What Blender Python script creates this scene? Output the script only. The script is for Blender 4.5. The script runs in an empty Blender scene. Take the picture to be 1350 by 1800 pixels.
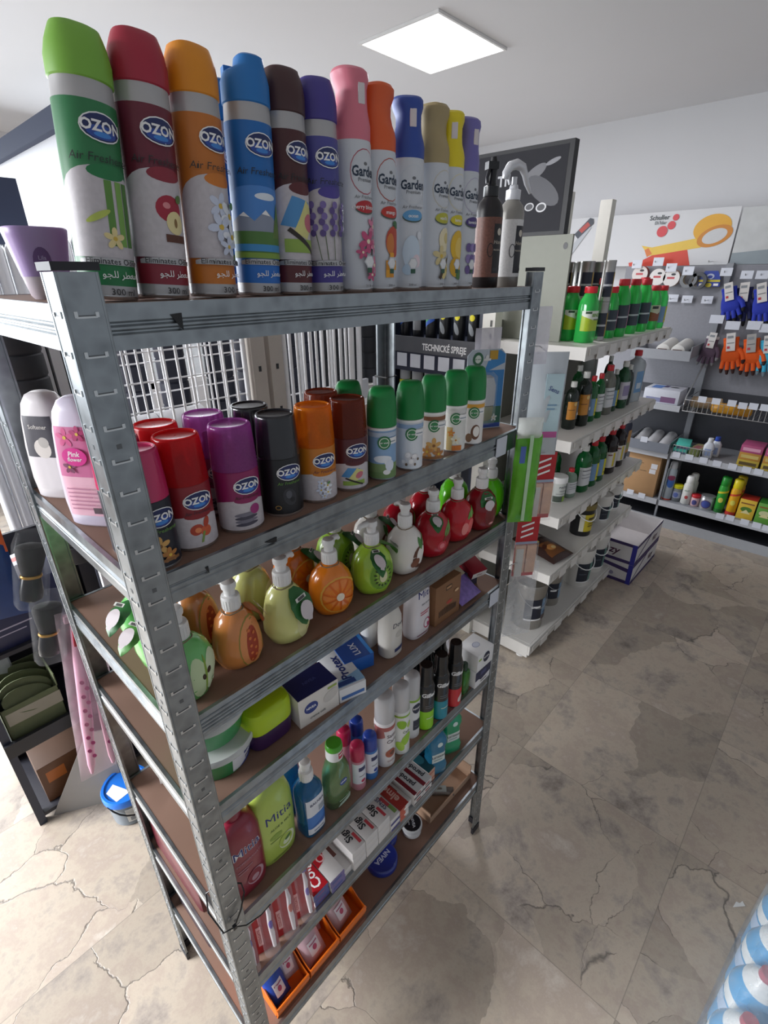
import bpy, bmesh, math, random
from math import sin, cos, pi, radians, sqrt, atan2
from mathutils import Vector, Matrix
from mathutils.bvhtree import BVHTree
from mathutils.geometry import tessellate_polygon

random.seed(7)
SC = bpy.context.scene
COL = SC.collection

# ------------------------------------------------------------------ camera
F_PX, PITCH, ROLL, YAW = 875.38, 0.4435, -0.0071, 0.7503
CAM = Vector((-0.1555, -0.5316, 1.797))
_f = Vector((cos(YAW)*cos(PITCH), sin(YAW)*cos(PITCH), -sin(PITCH)))
_r = Vector((sin(YAW), -cos(YAW), 0))
_u = _r.cross(_f)
_R = cos(ROLL)*_r + sin(ROLL)*_u
_U = -sin(ROLL)*_r + cos(ROLL)*_u
cd = bpy.data.cameras.new('camera')
cam = bpy.data.objects.new('camera', cd)
COL.objects.link(cam)
m4 = Matrix((_R, _U, -_f)).transposed().to_4x4()
m4.translation = CAM
cam.matrix_world = m4
cd.sensor_fit = 'HORIZONTAL'
cd.sensor_width = 36
cd.lens = F_PX/1350*36
cd.clip_start = 0.02
SC.camera = cam

# ------------------------------------------------------------------ world, lights, exposure
SC.view_settings.view_transform = 'Standard'
SC.view_settings.look = 'None'
SC.view_settings.gamma = 1
SC.view_settings.use_curve_mapping = False
SC.view_settings.exposure = 0.0
wd = bpy.data.worlds.new('daylight')
SC.world = wd
wd.use_nodes = True
bg = wd.node_tree.nodes['Background']
bg.inputs['Color'].default_value = (0.86, 0.92, 1.0, 1)
bg.inputs['Strength'].default_value = 0.4

def area(name, loc, target, sx, sy, power, color, spread=180):
    l = bpy.data.lights.new(name, 'AREA')
    l.shape = 'RECTANGLE'; l.size = sx; l.size_y = sy; l.energy = power; l.color = color
    o = bpy.data.objects.new(name, l); COL.objects.link(o)
    o.location = loc
    o.rotation_euler = (Vector(target)-Vector(loc)).to_track_quat('-Z', 'Y').to_euler()
    l.spread = radians(spread)
    return o
area('window_daylight', (0.6, 4.85, 1.75), (0.6, 0, 0.2), 4.6, 1.9, 165, (0.9, 0.95, 1.0), 130)
area('shopfront_daylight', (-3.1, 2.7, 1.8), (-0.35, 1.0, 0.0), 2.6, 2.2, 135, (0.95, 0.97, 1.0), 75)
area('ceiling_panel_light', (2.36, 1.52, 2.8), (2.36, 1.52, 0), 0.5, 0.5, 26, (0.97, 0.96, 1.0))

# ------------------------------------------------------------------ materials
def lin(h):
    if isinstance(h, str):
        h = h.lstrip('#'); h = [int(h[i:i+2], 16)/255 for i in (0, 2, 4)]
    return [c/12.92 if c <= 0.04045 else ((c+0.055)/1.055)**2.4 for c in h]
_MC = {}
def M(hexc, rough=0.45, metal=0.0, trans=0.0, coat=0.0, vary=0.05, scale=30.0, bump=0.0, name=None, spec=0.5):
    key = (hexc, rough, metal, trans, coat, vary, scale, bump)
    if key in _MC: return _MC[key]
    mt = bpy.data.materials.new(name or ('finish_'+hexc.lstrip('#')))
    mt.use_nodes = True
    nt = mt.node_tree; b = nt.nodes['Principled BSDF']
    c = lin(hexc)
    b.inputs['Roughness'].default_value = rough
    b.inputs['Metallic'].default_value = metal
    b.inputs['Transmission Weight'].default_value = trans
    b.inputs['Coat Weight'].default_value = coat
    b.inputs['Specular IOR Level'].default_value = spec
    if trans: b.inputs['IOR'].default_value = 1.3
    if vary > 0 or bump > 0:
        tc = nt.nodes.new('ShaderNodeTexCoord')
        nz = nt.nodes.new('ShaderNodeTexNoise'); nz.inputs['Scale'].default_value = scale; nz.inputs['Detail'].default_value = 3
        nt.links.new(tc.outputs['Object'], nz.inputs['Vector'])
        mx = nt.nodes.new('ShaderNodeMix'); mx.data_type = 'RGBA'
        mx.inputs[6].default_value = [x*(1-vary) for x in c]+[1]
        mx.inputs[7].default_value = [min(1, x*(1+vary)) for x in c]+[1]
        nt.links.new(nz.outputs['Fac'], mx.inputs[0])
        nt.links.new(mx.outputs[2], b.inputs['Base Color'])
        if bump > 0:
            bp = nt.nodes.new('ShaderNodeBump'); bp.inputs['Strength'].default_value = bump; bp.inputs['Distance'].default_value = 0.002
            nt.links.new(nz.outputs['Fac'], bp.inputs['Height']); nt.links.new(bp.outputs[0], b.inputs['Normal'])
    else:
        b.inputs['Base Color'].default_value = c+[1]
    _MC[key] = mt
    return mt

def film(hexc, clear=0.6, rough=0.12):
    """thin plastic film: part see-through, part glossy"""
    key = ('film', hexc, clear, rough)
    if key in _MC: return _MC[key]
    mt = bpy.data.materials.new('plastic_film'); mt.use_nodes = True
    nt = mt.node_tree; b = nt.nodes['Principled BSDF']; out = nt.nodes['Material Output']
    b.inputs['Base Color'].default_value = lin(hexc)+[1]; b.inputs['Roughness'].default_value = rough
    t = nt.nodes.new('ShaderNodeBsdfTransparent'); mx = nt.nodes.new('ShaderNodeMixShader')
    nz = nt.nodes.new('ShaderNodeTexNoise'); nz.inputs['Scale'].default_value = 25
    tc = nt.nodes.new('ShaderNodeTexCoord'); nt.links.new(tc.outputs['Object'], nz.inputs['Vector'])
    mr = nt.nodes.new('ShaderNodeMapRange'); mr.inputs[3].default_value = max(0, clear-.18); mr.inputs[4].default_value = min(1, clear+.18)
    nt.links.new(nz.outputs['Fac'], mr.inputs[0]); nt.links.new(mr.outputs[0], mx.inputs[0])
    nt.links.new(b.outputs[0], mx.inputs[1]); nt.links.new(t.outputs[0], mx.inputs[2]); nt.links.new(mx.outputs[0], out.inputs['Surface'])
    bp = nt.nodes.new('ShaderNodeBump'); bp.inputs['Strength'].default_value = .6; bp.inputs['Distance'].default_value = .006
    nt.links.new(nz.outputs['Fac'], bp.inputs['Height']); nt.links.new(bp.outputs[0], b.inputs['Normal'])
    _MC[key] = mt
    return mt

def tint(hexc, clear=.55, rough=.12):
    """coloured see-through plastic"""
    key = ('tint', hexc, clear, rough)
    if key in _MC: return _MC[key]
    mt = bpy.data.materials.new('tinted_plastic'); mt.use_nodes = True
    nt = mt.node_tree; b = nt.nodes['Principled BSDF']; out = nt.nodes['Material Output']; c = lin(hexc)
    b.inputs['Base Color'].default_value = c+[1]; b.inputs['Roughness'].default_value = rough
    t = nt.nodes.new('ShaderNodeBsdfTransparent'); t.inputs[0].default_value = [min(1, x**.55) for x in c]+[1]
    tr = nt.nodes.new('ShaderNodeBsdfTranslucent'); tr.inputs[0].default_value = c+[1]
    m1 = nt.nodes.new('ShaderNodeMixShader'); m1.inputs[0].default_value = .3
    nt.links.new(b.outputs[0], m1.inputs[1]); nt.links.new(tr.outputs[0], m1.inputs[2])
    mx = nt.nodes.new('ShaderNodeMixShader'); mx.inputs[0].default_value = clear
    nz = nt.nodes.new('ShaderNodeTexNoise'); nz.inputs['Scale'].default_value = 20
    mr = nt.nodes.new('ShaderNodeMapRange'); mr.inputs[3].default_value = clear-.06; mr.inputs[4].default_value = clear+.06
    nt.links.new(nz.outputs['Fac'], mr.inputs[0]); nt.links.new(mr.outputs[0], mx.inputs[0])
    nt.links.new(m1.outputs[0], mx.inputs[1]); nt.links.new(t.outputs[0], mx.inputs[2]); nt.links.new(mx.outputs[0], out.inputs['Surface'])
    _MC[key] = mt
    return mt
def glow(hexc, strength):
    mt = bpy.data.materials.new('lamp_diffuser'); mt.use_nodes = True
    nt = mt.node_tree; nt.nodes.remove(nt.nodes['Principled BSDF'])
    e = nt.nodes.new('ShaderNodeEmission'); e.inputs[0].default_value = lin(hexc)+[1]; e.inputs[1].default_value = strength
    nt.links.new(e.outputs[0], nt.nodes['Material Output'].inputs['Surface'])
    return mt

def mat_galv(base='#8f9599', name='galvanised_steel'):
    mt = bpy.data.materials.new(name); mt.use_nodes = True
    nt = mt.node_tree; b = nt.nodes['Principled BSDF']; L = nt.links
    tc = nt.nodes.new('ShaderNodeTexCoord')
    n1 = nt.nodes.new('ShaderNodeTexNoise'); n1.inputs['Scale'].default_value = 14; n1.inputs['Detail'].default_value = 4
    n2 = nt.nodes.new('ShaderNodeTexVoronoi'); n2.inputs['Scale'].default_value = 60
    L.new(tc.outputs['Object'], n1.inputs['Vector']); L.new(tc.outputs['Object'], n2.inputs['Vector'])
    ad = nt.nodes.new('ShaderNodeMath'); ad.operation = 'MULTIPLY_ADD'; ad.inputs[1].default_value = .3
    L.new(n2.outputs['Distance'], ad.inputs[0]); L.new(n1.outputs['Fac'], ad.inputs[2])
    cr = nt.nodes.new('ShaderNodeValToRGB'); c = lin(base)
    cr.color_ramp.elements[0].position = .35; cr.color_ramp.elements[0].color = [x*.72 for x in c]+[1]
    cr.color_ramp.elements[1].position = .75; cr.color_ramp.elements[1].color = [min(1, x*1.25) for x in c]+[1]
    L.new(ad.outputs[0], cr.inputs[0]); L.new(cr.outputs[0], b.inputs['Base Color'])
    b.inputs['Metallic'].default_value = .95
    rr = nt.nodes.new('ShaderNodeMapRange'); rr.inputs[3].default_value = .26; rr.inputs[4].default_value = .46
    L.new(n1.outputs['Fac'], rr.inputs[0]); L.new(rr.outputs[0], b.inputs['Roughness'])
    return mt
GALV = mat_galv()
WHITE = M('#e9e9e8', .5)
WPLAST = M('#f1f1ef', .35, coat=.2, vary=.02)
BLACK = M('#17171b', .4)
DARKN = M('#232a3c', .4)
BOARD = M('#7e6152', .75, vary=.12, scale=8, bump=.1, name='brown_hardboard')
STEEL = M('#b9bbbd', .28, metal=.9, vary=.08, scale=12)
CREAM = M('#dcd9d0', .45, vary=.03)
CARD = M('#b08a62', .8, vary=.08, scale=15, name='cardboard')

# ------------------------------------------------------------------ mesh builder
class G:
    def __init__(s): s.v = []; s.f = []; s.mi = []; s.mats = []
    def m(s, mat):
        if mat not in s.mats: s.mats.append(mat)
        return s.mats.index(mat)
    def add(s, vs, fs, mat, T=None):
        k = len(s.v); i = s.m(mat)
        s.v += [(T @ Vector(p)) if T else Vector(p) for p in vs]
        for f in fs: s.f.append([k+a for a in f]); s.mi.append(i)
        return s
    def box(s, x0, x1, y0, y1, z0, z1, mat, T=None):
        v = [(x, y, z) for z in (z0, z1) for y in (y0, y1) for x in (x0, x1)]
        return s.add(v, [(0, 2, 3, 1), (4, 5, 7, 6), (0, 1, 5, 4), (2, 6, 7, 3), (0, 4, 6, 2), (1, 3, 7, 5)], mat, T)
    def loft(s, rings, mats, caps=True, T=None, closed=True):
        """rings: lists of equal length of 3D points; mats: one or a list per band"""
        n = len(rings[0])
        for i in range(len(rings)-1):
            mt = mats[i] if isinstance(mats, (list, tuple)) else mats
            vs = list(rings[i])+list(rings[i+1])
            fs = [(j, (j+1) % n, n+(j+1) % n, n+j) for j in range(n if closed else n-1)]
            s.add(vs, fs, mt, T)
        if caps:
            m0 = mats[0] if isinstance(mats, (list, tuple)) else mats
            m1 = mats[-1] if isinstance(mats, (list, tuple)) else mats
            s.add(rings[0], [tuple(range(n))[::-1]], m0, T); s.add(rings[-1], [tuple(range(n))], m1, T)
        return s
    def lathe(s, prof, mats, n=28, T=None, caps=True):
        return s.loft([[(r*cos(2*pi*j/n), r*sin(2*pi*j/n), z) for j in range(n)] for r, z in prof], mats, caps, T)
    def sect(s, secs, mats, n=28, T=None, caps=True):
        """secs: (rx, ry, z, exponent, cx, cy) superellipse sections"""
        rings = []
        for q in secs:
            rx, ry, z = q[:3]; e = q[3] if len(q) > 3 else 2; cx = q[4] if len(q) > 4 else 0; cy = q[5] if len(q) > 5 else 0
            R = []
            for j in range(n):
                a = 2*pi*j/n; c, d = cos(a), sin(a)
                R.append((cx+rx*math.copysign(abs(c)**(2/e), c), cy+ry*math.copysign(abs(d)**(2/e), d), z))
            rings.append(R)
        return s.loft(rings, mats, caps, T)
    def tube(s, pts, r, mat, n=8, T=None, caps=True):
        pts = [Vector(p) for p in pts]; rings = []
        up = Vector((0, 0, 1)); prev = None
        for i, p in enumerate(pts):
            d = (pts[min(i+1, len(pts)-1)]-pts[max(i-1, 0)]).normalized()
            if prev is None:
                a = d.cross(up)
                if a.length < .05: a = d.cross(Vector((1, 0, 0)))
            else: a = prev-d*prev.dot(d)
            a.normalize(); prev = a; b = d.cross(a)
            rr = r[i] if isinstance(r, (list, tuple)) else r
            rings.append([p+(a*cos(2*pi*j/n)+b*sin(2*pi*j/n))*rr for j in range(n)])
        return s.loft(rings, mat, caps, T)
    def prism(s, poly, h0, h1, mat, axis='z', T=None):
        """extrude a 2D polygon; axis gives the extrusion direction"""
        def P(a, b, h): return {'z': (a, b, h), 'y': (a, h, b), 'x': (h, a, b)}[axis]
        n = len(poly); A = [P(a, b, h0) for a, b in poly]; B = [P(a, b, h1) for a, b in poly]
        tri = tessellate_polygon([[Vector((a, b, 0)) for a, b in poly]])
        s.add(A+B, [(i, (i+1) % n, n+(i+1) % n, n+i) for i in range(n)], mat, T)
        s.add(A, [tuple(t) for t in tri], mat, T); s.add(B, [tuple(t)[::-1] for t in tri], mat, T)
        return s
    def sphere(s, c, rx, ry, rz, mat, n=16, T=None):
        c = Vector(c); k = n//2
        rings = [[c+Vector((rx*sin(pi*i/k)*cos(2*pi*j/n), ry*sin(pi*i/k)*sin(2*pi*j/n), -rz*cos(pi*i/k))) for j in range(n)] for i in range(1, k)]
        s.loft(rings, mat, False, T)
        for ring, pole, rev in ((rings[0], c-Vector((0, 0, rz)), True), (rings[-1], c+Vector((0, 0, rz)), False)):
            fs = [(j, (j+1) % n, n) for j in range(n)]
            s.add(ring+[pole], [f[::-1] for f in fs] if rev else fs, mat, T)
        return s
    def mesh(s, name, smooth=True, angle=40, bevel=0, seg=2):
        me = bpy.data.meshes.new(name)
        bm = bmesh.new()
        vs = [bm.verts.new(p) for p in s.v]
        for f, i in zip(s.f, s.mi):
            try: q = bm.faces.new([vs[a] for a in f])
            except ValueError: continue
            q.material_index = i; q.smooth = smooth
        bmesh.ops.remove_doubles(bm, verts=bm.verts, dist=1e-6)
        if bevel: bmesh.ops.bevel(bm, geom=[e for e in bm.edges], offset=bevel, segments=seg, affect='EDGES', profile=.5)
        bmesh.ops.recalc_face_normals(bm, faces=bm.faces)
        bm.to_mesh(me); bm.free()
        for mt in s.mats: me.materials.append(mt)
        if smooth: me.set_sharp_from_angle(angle=radians(angle))
        return me
    def bvh(s): return BVHTree.FromPolygons(s.v, s.f)

def obj(name, data, parent=None, T=None):
    o = bpy.data.objects.new(name, data); COL.objects.link(o)
    if parent is not None: o.parent = parent
    if T is not None: o.matrix_basis = T
    return o
def tag(o, label, cat, group=None):
    o['label'] = label; o['category'] = cat
    if group: o['group'] = group
    return o
def thing(name, label, cat, loc=(0, 0, 0), rz=0, group=None, scale=None):
    o = obj(name, None); o.location = loc; o.rotation_euler = (0, 0, rz); o.empty_display_size = .02
    if scale: o.scale = scale
    return tag(o, label, cat, group)
def struct(name, g, smooth=False, **k):
    o = obj(name, g.mesh(name, smooth, **k)); o['kind'] = 'structure'; return o
_CACHE = {}
def assemble(root, key, parts):
    """parts: callable returning [(name, mesh, sub)] ; meshes are shared between copies"""
    if key not in _CACHE: _CACHE[key] = parts()
    for q in _CACHE[key]:
        p = obj(q[0], q[1], root)
        if len(q) > 2:
            for n2, m2 in q[2]: obj(n2, m2, p)
    return root

# ------------------------------------------------------------------ labels: flat artwork laid on surfaces
_TX = {}
def text_tris(s, bold):
    if (s, bold) in _TX: return _TX[s, bold]
    cu = bpy.data.curves.new('lettering', 'FONT'); cu.body = s; cu.size = 1; cu.offset = bold; cu.resolution_u = 2
    cu.align_x = 'CENTER'; cu.align_y = 'CENTER'
    o = bpy.data.objects.new('lettering', cu); me = bpy.data.meshes.new_from_object(o)
    r = ([(v.co.x, v.co.y) for v in me.vertices], [tuple(p.vertices) for p in me.polygons])
    bpy.data.objects.remove(o); bpy.data.curves.remove(cu); bpy.data.meshes.remove(me)
    _TX[s, bold] = r
    return r
def E(cx, cy, rx, ry, mat, rot=0, n=18):
    c, d = cos(rot), sin(rot)
    return ('P', [(cx+rx*cos(2*pi*i/n)*c-ry*sin(2*pi*i/n)*d, cy+rx*cos(2*pi*i/n)*d+ry*sin(2*pi*i/n)*c) for i in range(n)], mat)
def R_(x0, y0, x1, y1, mat): return ('P', [(x0, y0), (x1, y0), (x1, y1), (x0, y1)], mat)
def P_(pts, mat): return ('P', pts, mat)
def T_(s, cx, cy, size, mat, bold=.012, shear=0, sx=1, rot=0): return ('T', s, cx, cy, size, mat, bold, shear, sx, rot)
def arch(w, y0, y1, r, mat, n=14):
    """rectangle with an elliptical top of height r"""
    return ('P', [(-w, y0), (w, y0), (w, y1-r)]+[(w*cos(pi*i/n), y1-r+r*sin(pi*i/n)) for i in range(1, n)]+[(-w, y1-r)], mat)
def decal(items, fn, step=.004, name='label', off=.0003, lay=.00012):
    """items drawn in order; fn(s, t, lift) -> point or None"""
    g = G()
    for k, it in enumerate(items):
        if it[0] == 'P':
            pts, mat = it[1], it[2]
            bm = bmesh.new(); vv = [bm.verts.new((a, b, 0)) for a, b in pts]
            for t in tessellate_polygon([[Vector((a, b, 0)) for a, b in pts]]):
                try: bm.faces.new([vv[i] for i in t])
                except ValueError: pass
        else:
            _, s, cx, cy, size, mat, bold, shear, sx, rot = it
            V, Fc = text_tris(s, bold); bm = bmesh.new(); c, d = cos(rot), sin(rot)
            vv = []
            for a, b in V:
                a, b = (a+shear*b)*size*sx, b*size
                vv.append(bm.verts.new((cx+a*c-b*d, cy+a*d+b*c, 0)))
            for f in Fc:
                try: bm.faces.new([vv[i] for i in f])
                except ValueError: pass
        if step:
            for ax in ((1, 0, 0), (0, 1, 0)):
                cs = [v.co.x if ax[0] else v.co.y for v in bm.verts]
                if not cs: continue
                st = step if ax[0] else step*2.5
                a = math.ceil(min(cs)/st)
                while a*st < max(cs):
                    bmesh.ops.bisect_plane(bm, geom=bm.verts[:]+bm.edges[:]+bm.faces[:], plane_co=Vector(ax)*(a*st), plane_no=Vector(ax)); a += 1
        lift = off+lay*k; P = {}
        for v in bm.verts: P[v] = fn(v.co.x, v.co.y, lift)
        for f in bm.faces:
            q = [P[v] for v in f.verts]
            if all(q): g.add(q, [tuple(range(len(q)))], mat)
        bm.free()
    return g.mesh(name, True, 60)
def radial(bv, R, rot=0, ell=1.0):
    """wrap round the z axis; s = 0 faces -Y"""
    def fn(s, t, lift):
        a = s/R+rot; d = Vector((sin(a), -cos(a), 0))
        h = bv.ray_cast(d*.5+Vector((0, 0, t)), -d)
        if h[0] is None: return None
        nn = h[1] if h[1].dot(d) > 0 else -h[1]
        return h[0]+nn*lift
    return fn
def front(bv, cx=0):
    """press on along +Y"""
    def fn(s, t, lift):
        h = bv.ray_cast(Vector((s+cx, -.6, t)), Vector((0, 1, 0)))
        if h[0] is None: return None
        nn = h[1] if h[1].y < 0 else -h[1]
        if nn.y > -.12: return None
        return h[0]+nn*lift
    return fn
def flat(o, ex, ey):
    o, ex, ey = Vector(o), Vector(ex).normalized(), Vector(ey).normalized(); n = ex.cross(ey)
    return lambda s, t, lift: o+ex*s+ey*t+n*lift
ORD = 'first second third fourth fifth sixth seventh eighth ninth tenth eleventh twelfth'.split()
def _ray(u, v): return _f+_R*((u-675)/F_PX)-_U*((v-900)/F_PX)
def at_x(u, v, x): d = _ray(u, v); return CAM+d*((x-CAM.x)/d.x)
def at_y(u, v, y): d = _ray(u, v); return CAM+d*((y-CAM.y)/d.y)
def at_z(u, v, z): d = _ray(u, v); return CAM+d*((z-CAM.z)/d.z)

# ------------------------------------------------------------------ setting
H_CEIL, X_WALL, Y_WALL = 2.85, 4.5, 5.0
def floor_material():
    mt = bpy.data.materials.new('stone_look_tiles'); mt.use_nodes = True
    nt = mt.node_tree; b = nt.nodes['Principled BSDF']; L = nt.links; N = nt.nodes.new
    tc = N('ShaderNodeTexCoord')
    mp = N('ShaderNodeMapping'); mp.inputs['Location'].default_value = (-1.31+.6*10, .555+.6*10, 0); L.new(tc.outputs['Object'], mp.inputs['Vector'])
    dv = N('ShaderNodeVectorMath'); dv.operation = 'SCALE'; dv.inputs['Scale'].default_value = 1/.6; L.new(mp.outputs[0], dv.inputs[0])
    fl = N('ShaderNodeVectorMath'); fl.operation = 'FLOOR'; L.new(dv.outputs[0], fl.inputs[0])
    fr = N('ShaderNodeVectorMath'); fr.operation = 'FRACTION'; L.new(dv.outputs[0], fr.inputs[0])
    wn = N('ShaderNodeTexWhiteNoise'); L.new(fl.outputs[0], wn.inputs['Vector'])
    ofs = N('ShaderNodeVectorMath'); ofs.operation = 'MULTIPLY_ADD'; ofs.inputs[1].default_value = (7, 7, 7)
    L.new(wn.outputs['Color'], ofs.inputs[0]); L.new(tc.outputs['Object'], ofs.inputs[2])
    n1 = N('ShaderNodeTexNoise'); n1.inputs['Scale'].default_value = 4.2; n1.inputs['Detail'].default_value = 9; n1.inputs['Roughness'].default_value = .74; n1.inputs['Distortion'].default_value = .15
    L.new(ofs.outputs[0], n1.inputs['Vector'])
    cr = N('ShaderNodeValToRGB'); e = cr.color_ramp.elements
    e[0].position = .3; e[0].color = lin('#6f665f')+[1]; e[1].position = .7; e[1].color = lin('#c2b8ac')+[1]
    for p, h in ((.42, '#a0958b'), (.5, '#b5a898'), (.58, '#aa9b8e')):
        q = e.new(p); q.color = lin(h)+[1]
    L.new(n1.outputs['Fac'], cr.inputs[0])
    # cleft-like patches with dark cracks between them
    nd = N('ShaderNodeTexNoise'); nd.inputs['Scale'].default_value = 7; nd.inputs['Detail'].default_value = 8
    L.new(ofs.outputs[0], nd.inputs['Vector'])
    wv = N('ShaderNodeVectorMath'); wv.operation = 'MULTIPLY_ADD'; wv.inputs[1].default_value = (.17, .17, 0)
    L.new(nd.outputs['Color'], wv.inputs[0]); L.new(ofs.outputs[0], wv.inputs[2])
    vo = N('ShaderNodeTexVoronoi'); vo.feature = 'DISTANCE_TO_EDGE'; vo.inputs['Scale'].default_value = 3.0; L.new(wv.outputs[0], vo.inputs['Vector'])
    vc = N('ShaderNodeTexVoronoi'); vc.inputs['Scale'].default_value = 3.0; L.new(wv.outputs[0], vc.inputs['Vector'])
    wn2 = N('ShaderNodeSeparateColor'); L.new(vc.outputs['Color'], wn2.inputs[0])
    md = N('ShaderNodeTexNoise'); md.inputs['Scale'].default_value = 2.3; L.new(ofs.outputs[0], md.inputs['Vector'])
    wid = N('ShaderNodeMapRange'); wid.inputs[1].default_value = .42; wid.inputs[2].default_value = .64; wid.inputs[3].default_value = 0; wid.inputs[4].default_value = .0095
    L.new(md.outputs['Fac'], wid.inputs[0])
    lt = N('ShaderNodeMapRange'); lt.inputs[3].default_value = 1; lt.inputs[4].default_value = 0; lt.inputs[1].default_value = 0
    L.new(vo.outputs['Distance'], lt.inputs[0]); L.new(wid.outputs[0], lt.inputs[2])
    shade = N('ShaderNodeMapRange'); shade.inputs[3].default_value = .76; shade.inputs[4].default_value = 1.12; L.new(wn2.outputs[0], shade.inputs[0])
    m0 = N('ShaderNodeVectorMath'); m0.operation = 'SCALE'; L.new(cr.outputs[0], m0.inputs[0]); L.new(shade.outputs[0], m0.inputs['Scale'])
    m1 = N('ShaderNodeMix'); m1.data_type = 'RGBA'; m1.inputs[7].default_value = lin('#4e4a46')+[1]
    mq = N('ShaderNodeMath'); mq.operation = 'MULTIPLY'; mq.inputs[1].default_value = .75; L.new(lt.outputs[0], mq.inputs[0])
    L.new(mq.outputs[0], m1.inputs[0]); L.new(m0.outputs[0], m1.inputs[6])
    # joints between the tiles
    sp = N('ShaderNodeSeparateXYZ'); L.new(fr.outputs[0], sp.inputs[0])
    def edge(o):
        a = N('ShaderNodeMath'); a.operation = 'PINGPONG'; a.inputs[1].default_value = .5; L.new(o, a.inputs[0])
        c = N('ShaderNodeMath'); c.operation = 'LESS_THAN'; c.inputs[1].default_value = .0021; L.new(a.outputs[0], c.inputs[0]); return c
    ex, ey = edge(sp.outputs[0]), edge(sp.outputs[1])
    mm = N('ShaderNodeMath'); mm.operation = 'MAXIMUM'; L.new(ex.outputs[0], mm.inputs[0]); L.new(ey.outputs[0], mm.inputs[1])
    ms = N('ShaderNodeMath'); ms.operation = 'MULTIPLY'; ms.inputs[1].default_value = .5; L.new(mm.outputs[0], ms.inputs[0])
    m2 = N('ShaderNodeMix'); m2.data_type = 'RGBA'; m2.inputs[7].default_value = lin('#6d6861')+[1]
    L.new(ms.outputs[0], m2.inputs[0]); L.new(m1.outputs[2], m2.inputs[6])
    L.new(m2.outputs[2], b.inputs['Base Color'])
    b.inputs['Roughness'].default_value = .42
    bp = N('ShaderNodeBump'); bp.inputs['Strength'].default_value = .35; bp.inputs['Distance'].default_value = .004
    hs = N('ShaderNodeMath'); hs.operation = 'SUBTRACT'; L.new(n1.outputs['Fac'], hs.inputs[0]); L.new(lt.outputs[0], hs.inputs[1])
    L.new(hs.outputs[0], bp.inputs['Height']); L.new(bp.outputs[0], b.inputs['Normal'])
    return mt
PAINT = M('#dcdcde', .8, vary=.02, scale=3, name='wall_paint')
CEILP = M('#e4e4e6', .85, vary=.02, scale=2, name='ceiling_paint')
struct('floor', G().box(-4, 4.6, -3.2, 5.1, -.05, 0, floor_material()))
struct('ceiling', G().box(-4, 4.6, -3.2, 5.1, H_CEIL, H_CEIL+.1, CEILP))
struct('wall_right', G().box(X_WALL, X_WALL+.1, -3.2, 5.1, 0, H_CEIL, PAINT))
g = G(); WX0, WX1, WZ0, WZ1 = -2.2, 3.6, .7, 2.55
g.box(-4, WX0, Y_WALL, Y_WALL+.1, 0, H_CEIL, PAINT); g.box(WX1, X_WALL, Y_WALL, Y_WALL+.1, 0, H_CEIL, PAINT)
g.box(WX0, WX1, Y_WALL, Y_WALL+.1, 0, WZ0, PAINT); g.box(WX0, WX1, Y_WALL, Y_WALL+.1, WZ1, H_CEIL, PAINT)
struct('wall_back', g)
g = G(); FR = M('#e6e6e6', .4)
for k in range(5):
    x = WX0+(WX1-WX0)*k/4; g.box(x-.035, x+.035, Y_WALL+.01, Y_WALL+.07, WZ0, WZ1, FR)
g.box(WX0, WX1, Y_WALL+.01, Y_WALL+.07, WZ0, WZ0+.06, FR); g.box(WX0, WX1, Y_WALL+.01, Y_WALL+.07, WZ1-.06, WZ1, FR)
w = struct('window_1', g)
p = obj('window_glass', G().box(WX0, WX1, Y_WALL+.035, Y_WALL+.041, WZ0+.05, WZ1-.05, film('#ffffff', .88, .03)).mesh('window_glass', False), w)

t = thing('ceiling_light', 'square white LED panel glowing in the ceiling', 'ceiling light', (2.435, 1.515, H_CEIL))
gf = G(); a, b2 = .29, .25
for x0, x1, y0, y1 in ((-a, a, -b2, -b2+.012), (-a, a, b2-.012, b2), (-a, -a+.012, -b2+.012, b2-.012), (a-.012, a, -b2+.012, b2-.012)):
    gf.box(x0, x1, y0, y1, -.012, -.0005, WHITE)
obj('frame', gf.mesh('frame', False), t)
obj('diffuser', G().box(-a+.012, a-.012, -b2+.012, b2-.012, -.008, -.0005, glow('#fbf7ff', 5.5)).mesh('diffuser', False), t)

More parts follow.
